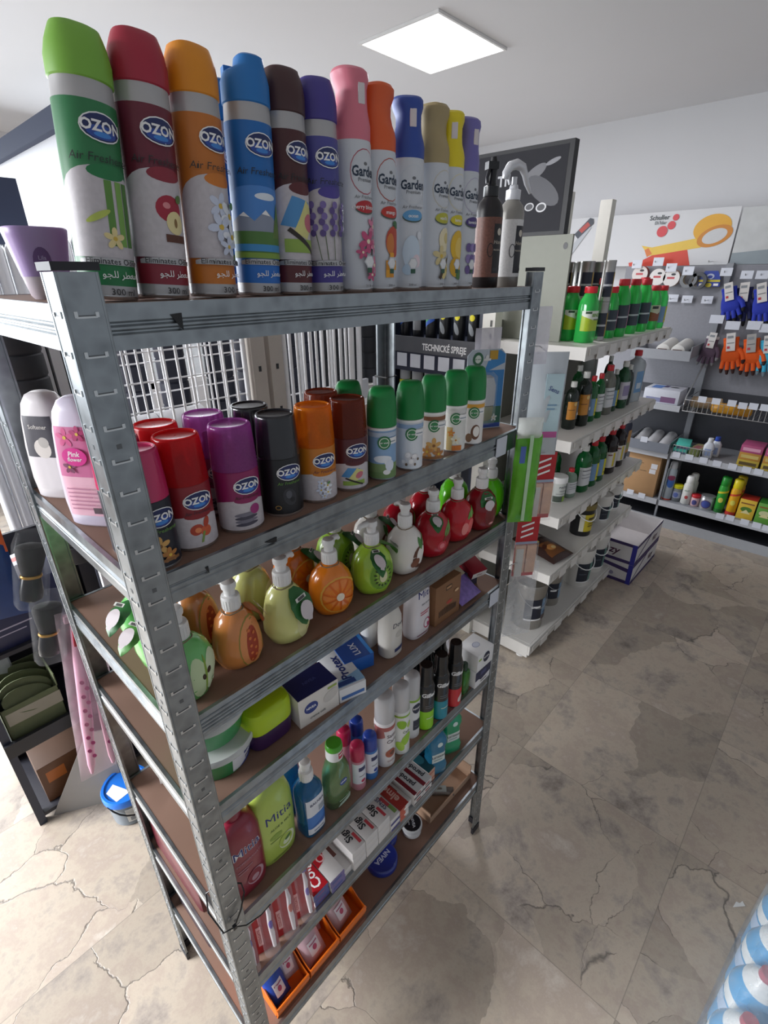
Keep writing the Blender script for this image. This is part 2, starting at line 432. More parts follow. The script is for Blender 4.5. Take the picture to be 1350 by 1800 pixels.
# ------------------------------------------------------------------ the galvanised shelving rack
W, D, FW, HR = .90, .4435, .036, 1.8097
Z = [1.7742, 1.4756, 1.2433, 1.0491, .7438, .519, .2608]
rack = thing('shelving_rack', 'tall galvanised steel rack with seven brown boards, filled with toiletries', 'shelving', (0, 0, 0))
SLOT = M('#6c6f72', .5, metal=.6); BUMP = M('#d6d9da', .3, metal=.8)
def post_mesh(mx, my):
    T = Matrix.Diagonal((mx, my, 1, 1)); g = G(); th = .0016
    g.box(0, FW, 0, th, .012, HR-.008, GALV, T); g.box(0, th, th, FW, .012, HR-.008, GALV, T)
    g.box(FW-.003, FW, th, .0045, .012, HR-.008, GALV, T); g.box(th, .0045, FW-.003, FW, .012, HR-.008, GALV, T)
    g.tube([(.0008, .0008, .012), (.0008, .0008, HR-.008)], .0022, GALV, 8, T)
    g.tube([(FW-.001, .0008, .012), (FW-.001, .0008, HR-.008)], .0017, GALV, 8, T)
    g.tube([(.0008, FW-.001, .012), (.0008, FW-.001, HR-.008)], .0017, GALV, 8, T)
    for k in range(50):
        z = .04+k*.0352
        for q in (0, 1):
            def bx(a0, a1, o0, o1, z0, z1, m):
                if q: g.box(o0, o1, a0, a1, z0, z1, m, T)
                else: g.box(a0, a1, o0, o1, z0, z1, m, T)
            bx(.009, .027, -.0004, 0, z, z+.0011, SLOT)
            bx(.009, .027, -.0007, 0, z-.0016, z, BUMP)
            bx(.0075, .0105, -.0012, 0, z-.001, z+.0045, BUMP); bx(.0255, .0285, -.0012, 0, z-.001, z+.0035, BUMP)
            if k % 5 == 0: bx(.016, .021, -.0004, 0, z+.014, z+.019, SLOT)
    return g.mesh('post', False)
CAPM = M('#23232a', .5)
def cap_mesh(z0, z1, mx, my):
    T = Matrix.Diagonal((mx, my, 1, 1)); g = G()
    g.prism([(-.002, -.002), (FW+.002, -.002), (FW+.002, .006), (.006, .006), (.006, FW+.002), (-.002, FW+.002)], z0, z1, CAPM, 'z', T)
    return g.mesh('cap', False)
for x, y, mx, my in ((0, 0, 1, 1), (W, 0, -1, 1), (0, D, 1, -1), (W, D, -1, -1)):
    p = obj('post', post_mesh(mx, my), rack); p.location = (x, y, 0)
    c = obj('post_cap', cap_mesh(HR-.007, HR, mx, my), p); c['label'] = 'dark plastic cap'
    c = obj('foot', cap_mesh(0, .028, mx, my), p); c['label'] = 'black plastic foot'
def beam_mesh(L, kind):
    """runs along x, face at y = 0, top at z = 0"""
    h = .043
    if kind == 2: zs = [(0, 0), (0, -.016), (.002, -.018), (.002, -.0195), (-.001, -.0215), (-.001, -.0235), (.002, -.0255), (.002, -.027), (0, -.029), (0, -h)]
    elif kind == 4: zs = [(0, 0), (0, -.009)]+sum([[(.0022, -.0105-k*.0064), (.0022, -.0118-k*.0064), (-.0012, -.0138-k*.0064), (-.0012, -.0152-k*.0064)] for k in range(4)], [])+[(0, -.037), (0, -h)]
    else: zs = [(0, 0), (0, -.012), (.0012, -.0135), (.0012, -.030), (0, -.0315), (0, -h)]
    poly = zs+[(.012, -h), (.012, -h+.0015), (.004, -h+.002)]+[(.004, -.002), (.006, -.002), (.006, 0)]
    g = G(); n = len(poly)
    A = [(.003, a, b) for a, b in poly]; B = [(L-.003, a, b) for a, b in poly]
    tri = tessellate_polygon([[Vector((a, b, 0)) for a, b in poly]])
    g.add(A+B, [(i, (i+1) % n, n+(i+1) % n, n+i) for i in range(n)], GALV)
    g.add(A, [tuple(q) for q in tri], GALV); g.add(B, [tuple(q)[::-1] for q in tri], GALV)
    return g.mesh('beam', False)
kinds = [2, 2, 4, 2, 1, 1, 1]
bf = {k: beam_mesh(W, k) for k in (1, 2, 4)}; bs = {k: beam_mesh(D, k) for k in (1, 2, 4)}
for z, k in zip(Z, kinds):
    o = obj('front_beam', bf[k], rack); o.location = (0, .0035, z+.0006)
    o = obj('back_beam', bf[k], rack); o.location = (W, D-.0035, z+.0006); o.rotation_euler = (0, 0, pi)
    o = obj('side_beam', bs[k], rack); o.location = (.0035, D, z+.0006); o.rotation_euler = (0, 0, -pi/2)
    o = obj('side_beam', bs[k], rack); o.location = (W-.0035, 0, z+.0006); o.rotation_euler = (0, 0, pi/2)
    obj('shelf_board', G().box(.008, W-.008, .008, D-.008, z-.006, z, BOARD).mesh('shelf_board', False), rack)

# ------------------------------------------------------------------ product builders
NAVY = M('#1e2a5e', .35); OBLUE = M('#2b4ba0', .35); OLT = M('#3f86d6', .35); LW = M('#f2f2f2', .4); LG = M('#6c6f73', .4)
RIM = M('#c8cacc', .25, metal=.9)
def flower(cx, cy, r, mat, mid=None, n=5, rot=.3):
    o = [E(cx+r*.62*cos(rot+2*pi*i/n), cy+r*.62*sin(rot+2*pi*i/n), r*.5, r*.3, mat, rot+2*pi*i/n, 10) for i in range(n)]
    return o+[E(cx, cy, r*.22, r*.22, mid or M('#d9b84a'), 0, 8)]
def art(kind, w, y0, y1):
    """small printed pictures; w half width"""
    h = y1-y0; m = (y0+y1)/2; c = w*.25; o = []
    if kind == 'bamboo':
        for k, x in enumerate((.05, .3, .5)): o += [R_(w*x, y0+h*.15, w*x+w*.17, y1-h*.06, M(('#5e8f3e', '#7bab52', '#4c7d36')[k]))]
        o += flower(w*.15, y0+h*.24, h*.13, M('#e8d79a'))+[E(-w*.15, m, w*.3, h*.04, M('#b9c95d'), .5)]
    elif kind == 'apple':
        o += [E(w*.2, y0+h*.62, w*.36, h*.17, M('#a3213a')), E(w*.12, y0+h*.66, w*.1, h*.04, M('#d98a8f')), E(w*.33, y0+h*.45, w*.26, h*.15, M('#e6d8a0')), E(w*.33, y0+h*.45, w*.05, h*.06, M('#8a6a3a')), R_(w*.02, y0+h*.2, w*.62, y0+h*.3, M('#5b3222')), E(w*.5, y0+h*.76, w*.12, h*.05, M('#5a7a3a'), .6)]
    elif kind == 'daisy':
        for k, (x, y, r) in enumerate(((.1, .7, .17), (.42, .58, .2), (.05, .42, .18), (.4, .3, .17), (.2, .16, .13))): o += flower(w*x, y0+h*y, h*r, M(('#cdd6ea', '#e9eef6')[k % 2]), rot=k)
        o += [E(w*.45, y0+h*.72, w*.1, h*.05, M('#5f8a50'), .7)]
    elif kind == 'mountain':
        o += [arch(w, y0, y1, h*.12, M('#4a86cf')), E(w*.2, y0+h*.86, w*.35, h*.05, M('#dfe8f2')), P_([(-w, y0+h*.35), (-w, y0+h*.5), (-w*.5, y0+h*.64), (-w*.2, y0+h*.52), (w*.15, y0+h*.68), (w*.5, y0+h*.55), (w, y0+h*.62), (w, y0+h*.3)], M('#8a93a6')), P_([(-w*.65, y0+h*.59), (-w*.5, y0+h*.64), (-w*.33, y0+h*.57)], LW), P_([(w*.02, y0+h*.62), (w*.15, y0+h*.68), (w*.3, y0+h*.6)], LW), R_(-w, y0, w, y0+h*.38, M('#4f7a3a')), P_([(w*.35, y0+h*.3), (w*.62, y0+h*.8), (w*.9, y0+h*.3)], M('#63803c')), R_(-w, y0+h*.1, w, y0+h*.2, M('#3f8ec9')), R_(-w, y0, w, y0+h*.08, M('#7fa03e'))]
    elif kind == 'paint':
        o += [P_([(-w*.6, y0+h*.5), (-w*.2, y1-h*.08), (w*.5, y1-h*.15), (w*.1, y0+h*.45)], M('#4f90c8')), P_([(-w*.2, y0+h*.4), (w*.3, y1-h*.12), (w*.75, y1-h*.3), (w*.3, y0+h*.3)], M('#d9d58a')), E(w*.45, y0+h*.55, w*.25, h*.14, M('#c9707e'), .5), R_(-w*.5, y0+h*.1, w*.8, y0+h*.3, M('#8fae4c')), P_([(-w*.4, y0+h*.42), (-w*.3, y0+h*.47), (w*.7, y0+h*.12), (w*.62, y0+h*.06)], M('#2c241e'))]
    elif kind == 'lavender':
        for k in range(5):
            x = w*(-.25+.22*k); o += [P_([(x-.0005, y0), (x+.0006, y0), (x+w*.1*(k-2)+.0006, m), (x+w*.1*(k-2)-.0005, m)], M('#5f7050'))]
            for j in range(6): o += [E(x+w*.1*(k-2)*(1+j*.12)+(w*.05 if j % 2 else -w*.05), m-h*.08+j*h*.085, w*.1, h*.055, M(('#5b4a86', '#7a69a8')[j % 2]))]
    elif kind == 'lily':
        o += [E(w*.1, y0+h*.6, w*.3, h*.2, M('#b7432c'), .4), E(w*.5, y0+h*.5, w*.25, h*.2, M('#d2603a'), -.5), E(w*.15, y0+h*.58, w*.14, h*.1, M('#e98b5a')), P_([(w*.2, y0+h*.1), (w*.3, y0+h*.1), (w*.45, m), (w*.35, m)], M('#7d9a4a')), E(w*.55, y0+h*.82, w*.13, h*.2, M('#b7432c'), -.3)]
    elif kind == 'towel':
        for k in range(4): o += [E(w*.15, y0+h*(.16+.13*k), w*.55, h*.075, M(('#4d4a5a', '#7d7a88')[k % 2]), .05)]
        o += [E(w*.6, y0+h*.7, w*.25, h*.2, M('#a2327a'), .6)]
    elif kind == 'coal':
        o += [E(w*.3, m, w*.35, h*.36, M('#33343a'), .3), E(w*.25, m+h*.1, w*.16, h*.16, M('#565860')), E(w*.42, m-h*.12, w*.14, h*.1, M('#1c1d22')), E(-w*.35, y0+h*.1, w*.16, h*.09, M('#b98e4a')), E(-w*.35, y0+h*.1, w*.12, h*.066, M('#1b1b1e'))]
    elif kind == 'blossom':
        o += [P_([(w*.25, y0), (w*.32, y0), (w*.6, m), (w*.9, y1), (w*.8, y1), (w*.5, m)], M('#5b3a34'))]
        for k, (x, y, r) in enumerate(((.6, .85, .15), (.2, .62, .17), (.65, .55, .12), (-.1, .45, .1), (.5, .25, .14), (.3, .1, .1))): o += flower(w*x, y0+h*y, h*r, M(('#d87f9f', '#c4507c')[k % 2]), M('#f2e6c8'), rot=k)
    elif kind == 'mango':
        o += [E(w*.35, y0+h*.66, w*.5, h*.26, M('#c04a34')), E(w*.12, y0+h*.62, w*.22, h*.18, M('#d07d3c')), E(w*.5, y0+h*.94, w*.25, h*.06, M('#3d6b3a'), -.3)]
        for k in range(5): o += [R_(w*(-.15+.2*(k % 3)), y0+h*(.06+.13*(k//2)), w*(.1+.2*(k % 3)), y0+h*(.22+.13*(k//2)), M(('#e8a52c', '#d68f1e')[k % 2]))]
    elif kind == 'ocean':
        o += [E(w*.1, m, w*.45, h*.3, M('#c9d9e8')), E(w*.5, y0+h*.8, w*.14, h*.07, M('#dfe3ea')), E(w*.35, y0+h*.35, w*.22, h*.12, M('#e6d4dc')), E(-w*.1, y0+h*.2, w*.25, h*.1, M('#b5cbdf'))]
    elif kind == 'vanilla':
        o += [E(w*.3, y0+h*.75, w*.42, h*.22, M('#eadfba')), E(w*.4, y0+h*.78, w*.2, h*.1, M('#d9c888'))]+flower(w*.05, y0+h*.45, h*.18, M('#d9c994'))+flower(w*.5, y0+h*.2, h*.2, M('#e6d38c'))+[P_([(-w*.1, y0+h*.05), (0, y0), (w*.7, y0+h*.45), (w*.6, y0+h*.5)], M('#4a3624'))]
    elif kind == 'lemon':
        o += [E(w*.2, y0+h*.65, w*.5, h*.3, M('#e3b830')), E(w*.3, y0+h*.62, w*.32, h*.2, M('#eccb62')), E(w*.1, y0+h*.25, w*.4, h*.2, M('#d9a824')), E(w*.4, y0+h*.1, w*.3, h*.1, M('#4d7a3a'), .3)]
    elif kind == 'lavlemon':
        for j in range(9): o += [E(w*(-.1+.25*(j % 3)), y0+h*(.2+.22*(j//3)), w*.16, h*.09, M(('#6a5792', '#8d7cb4')[j % 2]))]
    elif kind == 'cotton':
        for x, y, r in ((-.1, .5, .28), (.35, .45, .25), (.12, .25, .26), (-.4, .25, .2)): o += [E(w*x, y0+h*y, w*r, h*r*.6, M('#dedee2')), E(w*x-w*.05, y0+h*y+h*.04, w*r*.6, h*r*.35, M('#f4f4f6')), E(w*x+w*r*.8, y0+h*y-h*.08, w*.08, h*.06, M('#6d5a48'))]
    elif kind == 'coconut':
        o += [E(w*.3, m, w*.38, h*.34, M('#6b4630')), E(w*.36, m+h*.03, w*.27, h*.24, M('#f1eee8')), E(-w*.2, y0+h*.25, w*.25, h*.2, M('#8a6a50'))]
    elif kind == 'orchid':
        o += [R_(-w*.55, y0, -w*.1, y1, M('#c9b27a'))]+flower(w*.15, y0+h*.45, h*.2, M('#e9e6cf'), M('#c98a3a'))+flower(-w*.2, y0+h*.75, h*.14, M('#d98a3c'))+[R_(-w*.1, y0, w*.6, y0+h*.22, M('#d2782c'))]
    elif kind == 'gold':
        o += flower(w*.1, y0+h*.55, h*.3, M('#d8a860'), M('#8a5a2a'))+flower(-w*.35, y0+h*.3, h*.25, M('#c98d4a'))+flower(w*.45, y0+h*.2, h*.24, M('#b5793c'))+[R_(-w*.9, y0, w*.9, y0+h*.1, M('#8d5f34'))]
    elif kind == 'sky':
        o += [E(0, y0+h*.75, w*.6, h*.14, M('#e8f0f8')), E(w*.4, y0+h*.6, w*.3, h*.1, M('#f1f6fb')), R_(-w, y0, w, y0+h*.25, M('#6f8f5a')), E(w*.25, y0+h*.25, w*.25, h*.1, M('#f0f0f2')), E(w*.45, y0+h*.5, w*.3, h*.22, M('#dfe8f4'))]
    return o
def oval_logo(cx, cy, rx, tilt=0):
    return [E(cx, cy, rx, rx*.62, LW), E(cx, cy, rx*.94, rx*.56, NAVY), E(cx, cy-rx*.2, rx*.72, rx*.3, OBLUE), E(cx, cy-rx*.3, rx*.4, rx*.12, OLT), T_('OZON', cx, cy+rx*.02, rx*.62, LW, .035)]

# -- tall aerosols with the oval logo
def ozon_can(label, loc, h, cap, body, pic, dark, rz=0, nozzle=False, lean=0):
    def build():
        R = .0265; k = h
        capm, bm = M(cap, .42), M(body, .4); silv = M('#b4b4b6', .35, metal=.35)
        darkb = M(dark, .4)
        g = G()
        g.lathe([(R-.0012, 0), (R, .0015), (R, .004), (R, .06*k), (R, .745*k), (R-.0006, .755*k), (R-.0012, .815*k)], [RIM, RIM, silv, bm, silv, silv], 32)
        bv = g.bvh()
        out = [('can', g.mesh('can'))]
        w = R*1.5
        it = [arch(w, .06*k, .17*k, .05*k, darkb), arch(w, .172*k, .52*k, .11*k, M('#c6c1c6', .45, vary=.16, scale=150)), E(R*.28, .5*k, R*.7, .028*k, darkb)]
        if pic == 'mountain': it = it[:1]
        it += art(pic, w, .175*k, .49*k)
        it += [arch(w*.7, .145*k, .172*k, .012*k, silv), T_('Eliminates Odors', R*.15, .158*k, .0075, M('#3a3a3c'), .01), T_('\uFEEE\uFEA0\uFEE0\uFEDF \uFEAE\uFEC4\uFECC\uFEE3', R*.3, .105*k, .0085, LW, .01), T_('300 ml', R*.3, .033*k, .0085, M('#3a3a3c'), .012), T_('Air Freshener', R*.15, .545*k, .0095, M('#262a2c'), 0, .15)]
        out.append(('label', decal(it, radial(bv, R))))
        out.append(('logo', decal(oval_logo(R*.25, .655*k, .0185), radial(bv, R), name='logo', off=.0012)))
        c = G()
        if nozzle:
            c.sect([(R-.001, R-.001, .815*k), (R+.0002, R+.0002, .82*k), (R, R, .9*k), (R*.9, R*.82, .93*k, 2.2, 0, -.002), (R*.62, R*.72, .955*k, 2.4, .004, -.004), (R*.56, R*.66, .99*k, 2.6, .004, -.004), (R*.45, R*.5, k, 2.4, .004, -.004)], capm, 28)
            c.box(-R*.8, -R*.2, .004, .016, .9*k, .965*k, capm)
        else:
            c.sect([(R-.001, R-.001, .815*k), (R+.0003, R+.0003, .82*k), (R+.0004, R+.0004, .89*k), (R*.93, R*.93, .935*k, 2.2), (R*.82, R*.8, .97*k, 2.4), (R*.74, R*.7, .992*k, 2.6), (R*.6, R*.56, k, 2.6)], capm, 28)
        out.append(('cap', c.mesh('cap')))
        return out
    t = thing('air_freshener_can', label, 'air freshener', (*loc, Z[0]+.0255*sin(lean)), rz, 'tall oval-logo air fresheners on the top shelf')
    t.rotation_euler = (0, lean, rz)
    return assemble(t, ('oz', label), build)

# -- tall white aerosols
def garden_can(label, loc, h, cap, ring, flavour, word, pic, rz=0, turn=0):
    def build():
        R = .0265; k = h; wm = M('#cdd2d9', .4); capm = M(cap, .45)
        g = G(); g.lathe([(R-.0012, 0), (R, .0015), (R, .006), (R, .69*k), (R-.0006, .70*k)], [RIM, RIM, wm, wm], 32); bv = g.bvh()
        out = [('can', g.mesh('can'))]
        dk = M('#23344a'); rg = M(ring)
        it = [E(R*.2, .565*k, .0225, .026, rg), E(R*.2, .565*k, .0215, .0248, wm), E(R*.2, .565*k, .0205, .0235, M('#cfd3d8')), E(R*.2, .565*k, .0198, .0228, wm),
              E(R*.2, .6*k, .003, .002, LG), T_('Garden', R*.2, .565*k, .0165, dk, .03, 0, .8), T_('Premium', R*.2, .53*k, .0065, LG, .01), T_('Air Freshener', R*.2, .455*k, .006, LG, 0, .2),
              E(R*.2, .405*k, .017, .0075, M('#4b5a50')), E(R*.2, .412*k, .0165, .0075, M(flavour)), T_(word, R*.2, .41*k, .0068, LW, .012)]
        it += art(pic, R*1.2, .06*k, .37*k)
        it += [P_([(R*.2-.004, .1*k), (R*.2+.004, .1*k), (R*.2+.004, .13*k), (R*.2-.004, .13*k)], M('#2f5a46')), P_([(R*.2+.008*cos(i*pi/3), .155*k+.009*sin(i*pi/3)) for i in range(6)], M('#c5cad0')), P_([(R*.2+.0065*cos(i*pi/3), .155*k+.0072*sin(i*pi/3)) for i in range(6)], M('#e8eaec')), T_('300 ml', R*.2, .035*k, .0045, LG, .01)]
        out.append(('label', decal(it, radial(bv, R))))
        c = G(); q = lambda f: (.7+.3*f)*k
        c.sect([(R-.0004, R-.0004, q(0)), (R-.0002, R-.0002, q(.2), 2), (R*.93, R*.96, q(.3), 2), (R*.76, R*.9, q(.42), 2.2, .001, 0), (R*.68, R*.86, q(.55), 2.3, .002, 0), (R*.68, R*.87, q(.7), 2.3, .002, 0), (R*.82, R*.93, q(.82), 2.4, .001, 0), (R*.86, R*.9, q(.92), 2.4, 0, .001), (R*.78, R*.74, q(.97), 2.4, 0, .002), (R*.55, R*.42, q(1), 2.2, 0, .003)], capm, 28)
        cm = c.mesh('cap')
        ins = G().box(-.0045+.003, .0055+.003, -R*.9, -R*.3, q(.48), q(.76), M('#d9d2d4', .4)).mesh('nozzle', True, bevel=.001)
        if turn:
            for me in (cm, ins): me.transform(Matrix.Rotation(turn, 4, 'Z'))
        out.append(('cap', cm, [('nozzle', ins)]))
        return out
    return assemble(thing('air_freshener_can', label, 'air freshener', (*loc, Z[0]), rz, 'tall white air fresheners on the top shelf'), ('gd', label), build)

# -- trigger sprays at the end of the top shelf
def trigger_spray(label, loc, h, body, labmat, dark, head, kind):
    def build():
        R = .0245; k = h; bm = M(body, .35, metal=.3 if kind else 0); g = G()
        g.lathe([(R-.001, 0), (R, .0015), (R, .6*k), (R*.86, .66*k), (R*.55, .7*k), (R*.5, .715*k)], bm, 28); bv = g.bvh()
        out = [('bottle', g.mesh('bottle'))]
        lm = M(labmat, .5, vary=.5 if not kind else .2, scale=260); dm = M(dark)
        it = [P_([(-R*2.2, .04*k+.01), (R*2.2, .04*k+.01), (R*2.2, .55*k), (-R*2.2, .55*k)], lm), R_(0, .08*k+.008, R*.95, .5*k, dm), E(R*.5, .44*k, .005, .006, M('#c9c2b4')), T_('Home', R*.5, .36*k, .009, M('#b9b0a2'), .01, .2), T_('FRAGRANCE', R*.5, .3*k, .004, M('#b9b0a2')), R_(R*.05, .09*k+.01, R*.9, .16*k, M('#2d2a30')), E(-R*.2, .3*k, .006, .012, dm), E(-R*.2, .3*k, .0045, .0105, lm)]
        out.append(('label', decal(it, radial(bv, R))))
        hm = M(head, .3, metal=.3 if kind else 0); c = G()
        c.lathe([(R*.56, .705*k), (R*.58, .71*k), (R*.58, .78*k), (R*.36, .79*k), (R*.3, .82*k)], hm, 20)
        if kind:
            c.tube([(0, 0, .79*k), (0, 0, .88*k)], .005, hm, 10)
            c.tube([(-.024, -.004, .86*k), (-.022, -.004, .9*k), (-.012, -.002, .955*k), (.002, 0, .975*k), (.016, .002, .955*k), (.024, .004, .9*k), (.03, .006, .84*k), (.042, .01, .77*k)], [.004, .007, .0085, .009, .008, .006, .005, .003], hm, 12)
            c.tube([(-.013, -.002, .9*k), (-.014, -.003, .86*k), (-.011, -.003, .82*k)], .0028, hm, 8)
        else:
            c.tube([(0, 0, .8*k), (.001, 0, .86*k), (.002, 0, .93*k), (.001, 0, .99*k)], [.008, .007, .0075, .005], hm, 12)
            c.box(-.012, .008, -.008, .008, .9*k, .955*k, hm); c.tube([(-.008, -.004, .9*k), (-.013, -.006, .84*k), (-.012, -.006, .8*k)], .003, hm, 8)
        out.append(('trigger_head', c.mesh('trigger_head')))
        return out
    return assemble(thing('spray_bottle', label, 'spray bottle', (*loc, Z[0]), -.55), ('tr', label), build)

# -- short refill cans
def ozon_short(label, loc, cap, body, pic, black=False, h=.148, clear=True, R=.0305):
    def build():
        k = h; bm = M(body, .38); wm = M('#c9c3c8', .45, vary=.18, scale=140)
        g = G(); g.lathe([(R-.0015, 0), (R, .002), (R, .005), (R, .585*k), (R-.0006, .595*k), (R-.0035, .62*k)], [RIM, RIM, bm, bm, bm], 32); bv = g.bvh()
        out = [('can', g.mesh('can'))]
        w = R*1.55; it = []
        if not black: it = [arch(w, .035*k, .33*k, .1*k, wm), E(R*.3, .325*k, R*.62, .028*k, bm)]+art(pic, w*.62, .05*k, .3*k)
        else: it = art(pic, w*.6, .08*k, .34*k)
        it += [T_('Air Freshener', R*.35, .355*k, .0065, M('#5b2f3c' if not black else '#5f8f3c'), .01, .12)]
        out.append(('label', decal(it, radial(bv, R))))
        out.append(('logo', decal(oval_logo(R*.38, .462*k, .0195), radial(bv, R), name='logo', off=.0014)))
        cm = tint(cap, .5) if clear else M(cap, .22, vary=.03, coat=.3)
        c = G(); c.lathe([(R-.0034, .6*k), (R+.0002, .6*k), (R+.0002, .63*k), (R-.001, .8*k), (R-.0026, .975*k), (R-.0034, .992*k), (R-.0048, k), (R-.0062, k), (R-.0078, .988*k), (.012, .984*k), (.001, .984*k)], cm, 32, caps=False)
        sub = []
        if clear:
            nz = G().lathe([(.011, .62*k), (.011, .7*k), (.006, .74*k), (.006, .8*k), (.003, .82*k)], bm, 16)
            sub = [('valve', nz.mesh('valve'))]
        out.append(('cap', c.mesh('cap'), sub))
        return out
    return assemble(thing('refill_can', label, 'air freshener', (*loc, Z[1]), -.85*atan2(loc[0]-CAM.x, loc[1]-CAM.y), 'short air freshener cans on the second shelf'), ('os', cap, body, pic, black, R), build)

GREENC = M('#17813f', .45)
def airwick(label, loc, pic, base, h=.154, band=None):
    def build():
        R = .0245; k = h; bm = M(base, .4)
        g = G(); g.lathe([(R-.0012, 0), (R, .0015), (R, .004), (R, .565*k), (R+.0006, .57*k), (R+.0006, .595*k), (R-.001, .6*k)], [RIM, RIM, bm, bm, LW, LW], 28); bv = g.bvh()
        out = [('can', g.mesh('can'))]
        it = []
        if pic == 'sky': it += [R_(-R*1.5, .03*k, R*1.5, .2*k, M('#7d9a66'))]
        it += [P_([(-R*1.5, .5*k), (R*1.5, .5*k), (R*1.5, .55*k), (-R*1.5, .55*k)], M(band or '#b8c8dc'))]
        it += art(pic, R*1.1, .03*k, .33*k)+[R_(R*.35, .42*k, R*1.2, .49*k, M('#f3f3f3')), R_(R*.4, .44*k, R*1.0, .455*k, M('#9aa6b0'))]
        out.append(('label', decal(it, radial(bv, R))))
        lg = [E(R*.1, .44*k, .0112, .0118, M('#2f7a4a')), E(R*.1, .44*k, .0085, .009, M('#e6efe0')), E(R*.1, .44*k, .0072, .0076, M('#3f8a55')), T_('air wick', R*.1, .44*k, .0042, LW, .02)]
        out.append(('logo', decal(lg, radial(bv, R), name='logo', off=.0014)))
        c = G(); c.sect([(R-.0005, R-.0005, .6*k), (R+.0008, R+.0008, .605*k), (R+.001, R+.001, .64*k), (R*1.02, R*1.01, .78*k, 2.1), (R*.97, R*.95, .88*k, 2.2, 0, .0005), (R*.88, R*.8, .945*k, 2.5, .0005, .003), (R*.78, R*.62, .982*k, 2.7, .001, .005), (R*.6, R*.42, k, 2.6, .0015, .007)], GREENC, 28)
        bvc = c.bvh()
        out.append(('cap', c.mesh('cap', angle=55), [('cap_window', G().box(-.005, .009, -.002, .012, .975*k, .992*k, M('#aebfb4', .2, trans=.4)).mesh('cap_window', bevel=.001))]))
        return out
    return assemble(thing('refill_can', label, 'air freshener', (*loc, Z[1]), -.92*atan2(loc[0]-CAM.x, loc[1]-CAM.y), 'green-capped refill cans on the second shelf'), ('aw', pic, base), build)

# -- fruit shaped hand soaps
PUMPW = M('#ecebea', .35, coat=.2, vary=.02)
def pump(g_z, s=1.0, ang=0.6, lock=False, mat=None):
    """collar and head of a soap pump standing on height g_z"""
    m = mat or PUMPW; c = G(); T = Matrix.Translation((0, 0, g_z)) @ Matrix.Rotation(ang, 4, 'Z') @ Matrix.Scale(s, 4)
    c.lathe([(.0135, -.002), (.0142, 0), (.0142, .019), (.0134, .0215), (.0085, .0225), (.0085, .025)], m, 24, T)
    for j in range(20):
        a = 2*pi*j/20; c.box(-.0006, .0006, .0139, .0146, .001, .017, m, T @ Matrix.Rotation(a, 4, 'Z'))
    h = G()
    h.lathe([(.008, .0225), (.0086, .025), (.0092, .033), (.0112, .0345), (.0118, .0395), (.01, .0445), (.004, .0458)], m, 20, T)
    h.tube([(0, 0, .039), (.015, 0, .0405), (.024, 0, .0385), (.028, 0, .033)], [.0066, .006, .0052, .004], m, 10, T)
    return c.mesh('pump_collar'), h.mesh('pump_head')
LEAFD = M('#2c6b35', .4, vary=.1); TAGW = M('#d5ccd0', .5)
def leaf_mesh(L, wd, bend=.01, mat=None):
    """leaf shaped tag in the xz plane, root at origin, tip at -z, slightly bent"""
    g = G(); n = 8; A = []; B = []
    for i in range(n+1):
        t = i/n; w = wd*sin(pi*min(1, t*.93+.06))**.8*(1.03 if i % 2 else .95)
        y = -bend*sin(pi*t*.9); A.append((-w, y, -L*t)); B.append((w, y, -L*t))
    mid = [((a[0]+b[0])/2, a[1]-.0015, a[2]) for a, b in zip(A, B)]
    for off in (0, .0006):
        vs = [Vector(p)+Vector((0, off, 0)) for p in A+mid+B]; k = n+1
        g.add(vs, [(i, i+1, k+i+1, k+i) for i in range(n)]+[(k+i, k+i+1, 2*k+i+1, 2*k+i) for i in range(n)], mat or LEAFD)
    return g
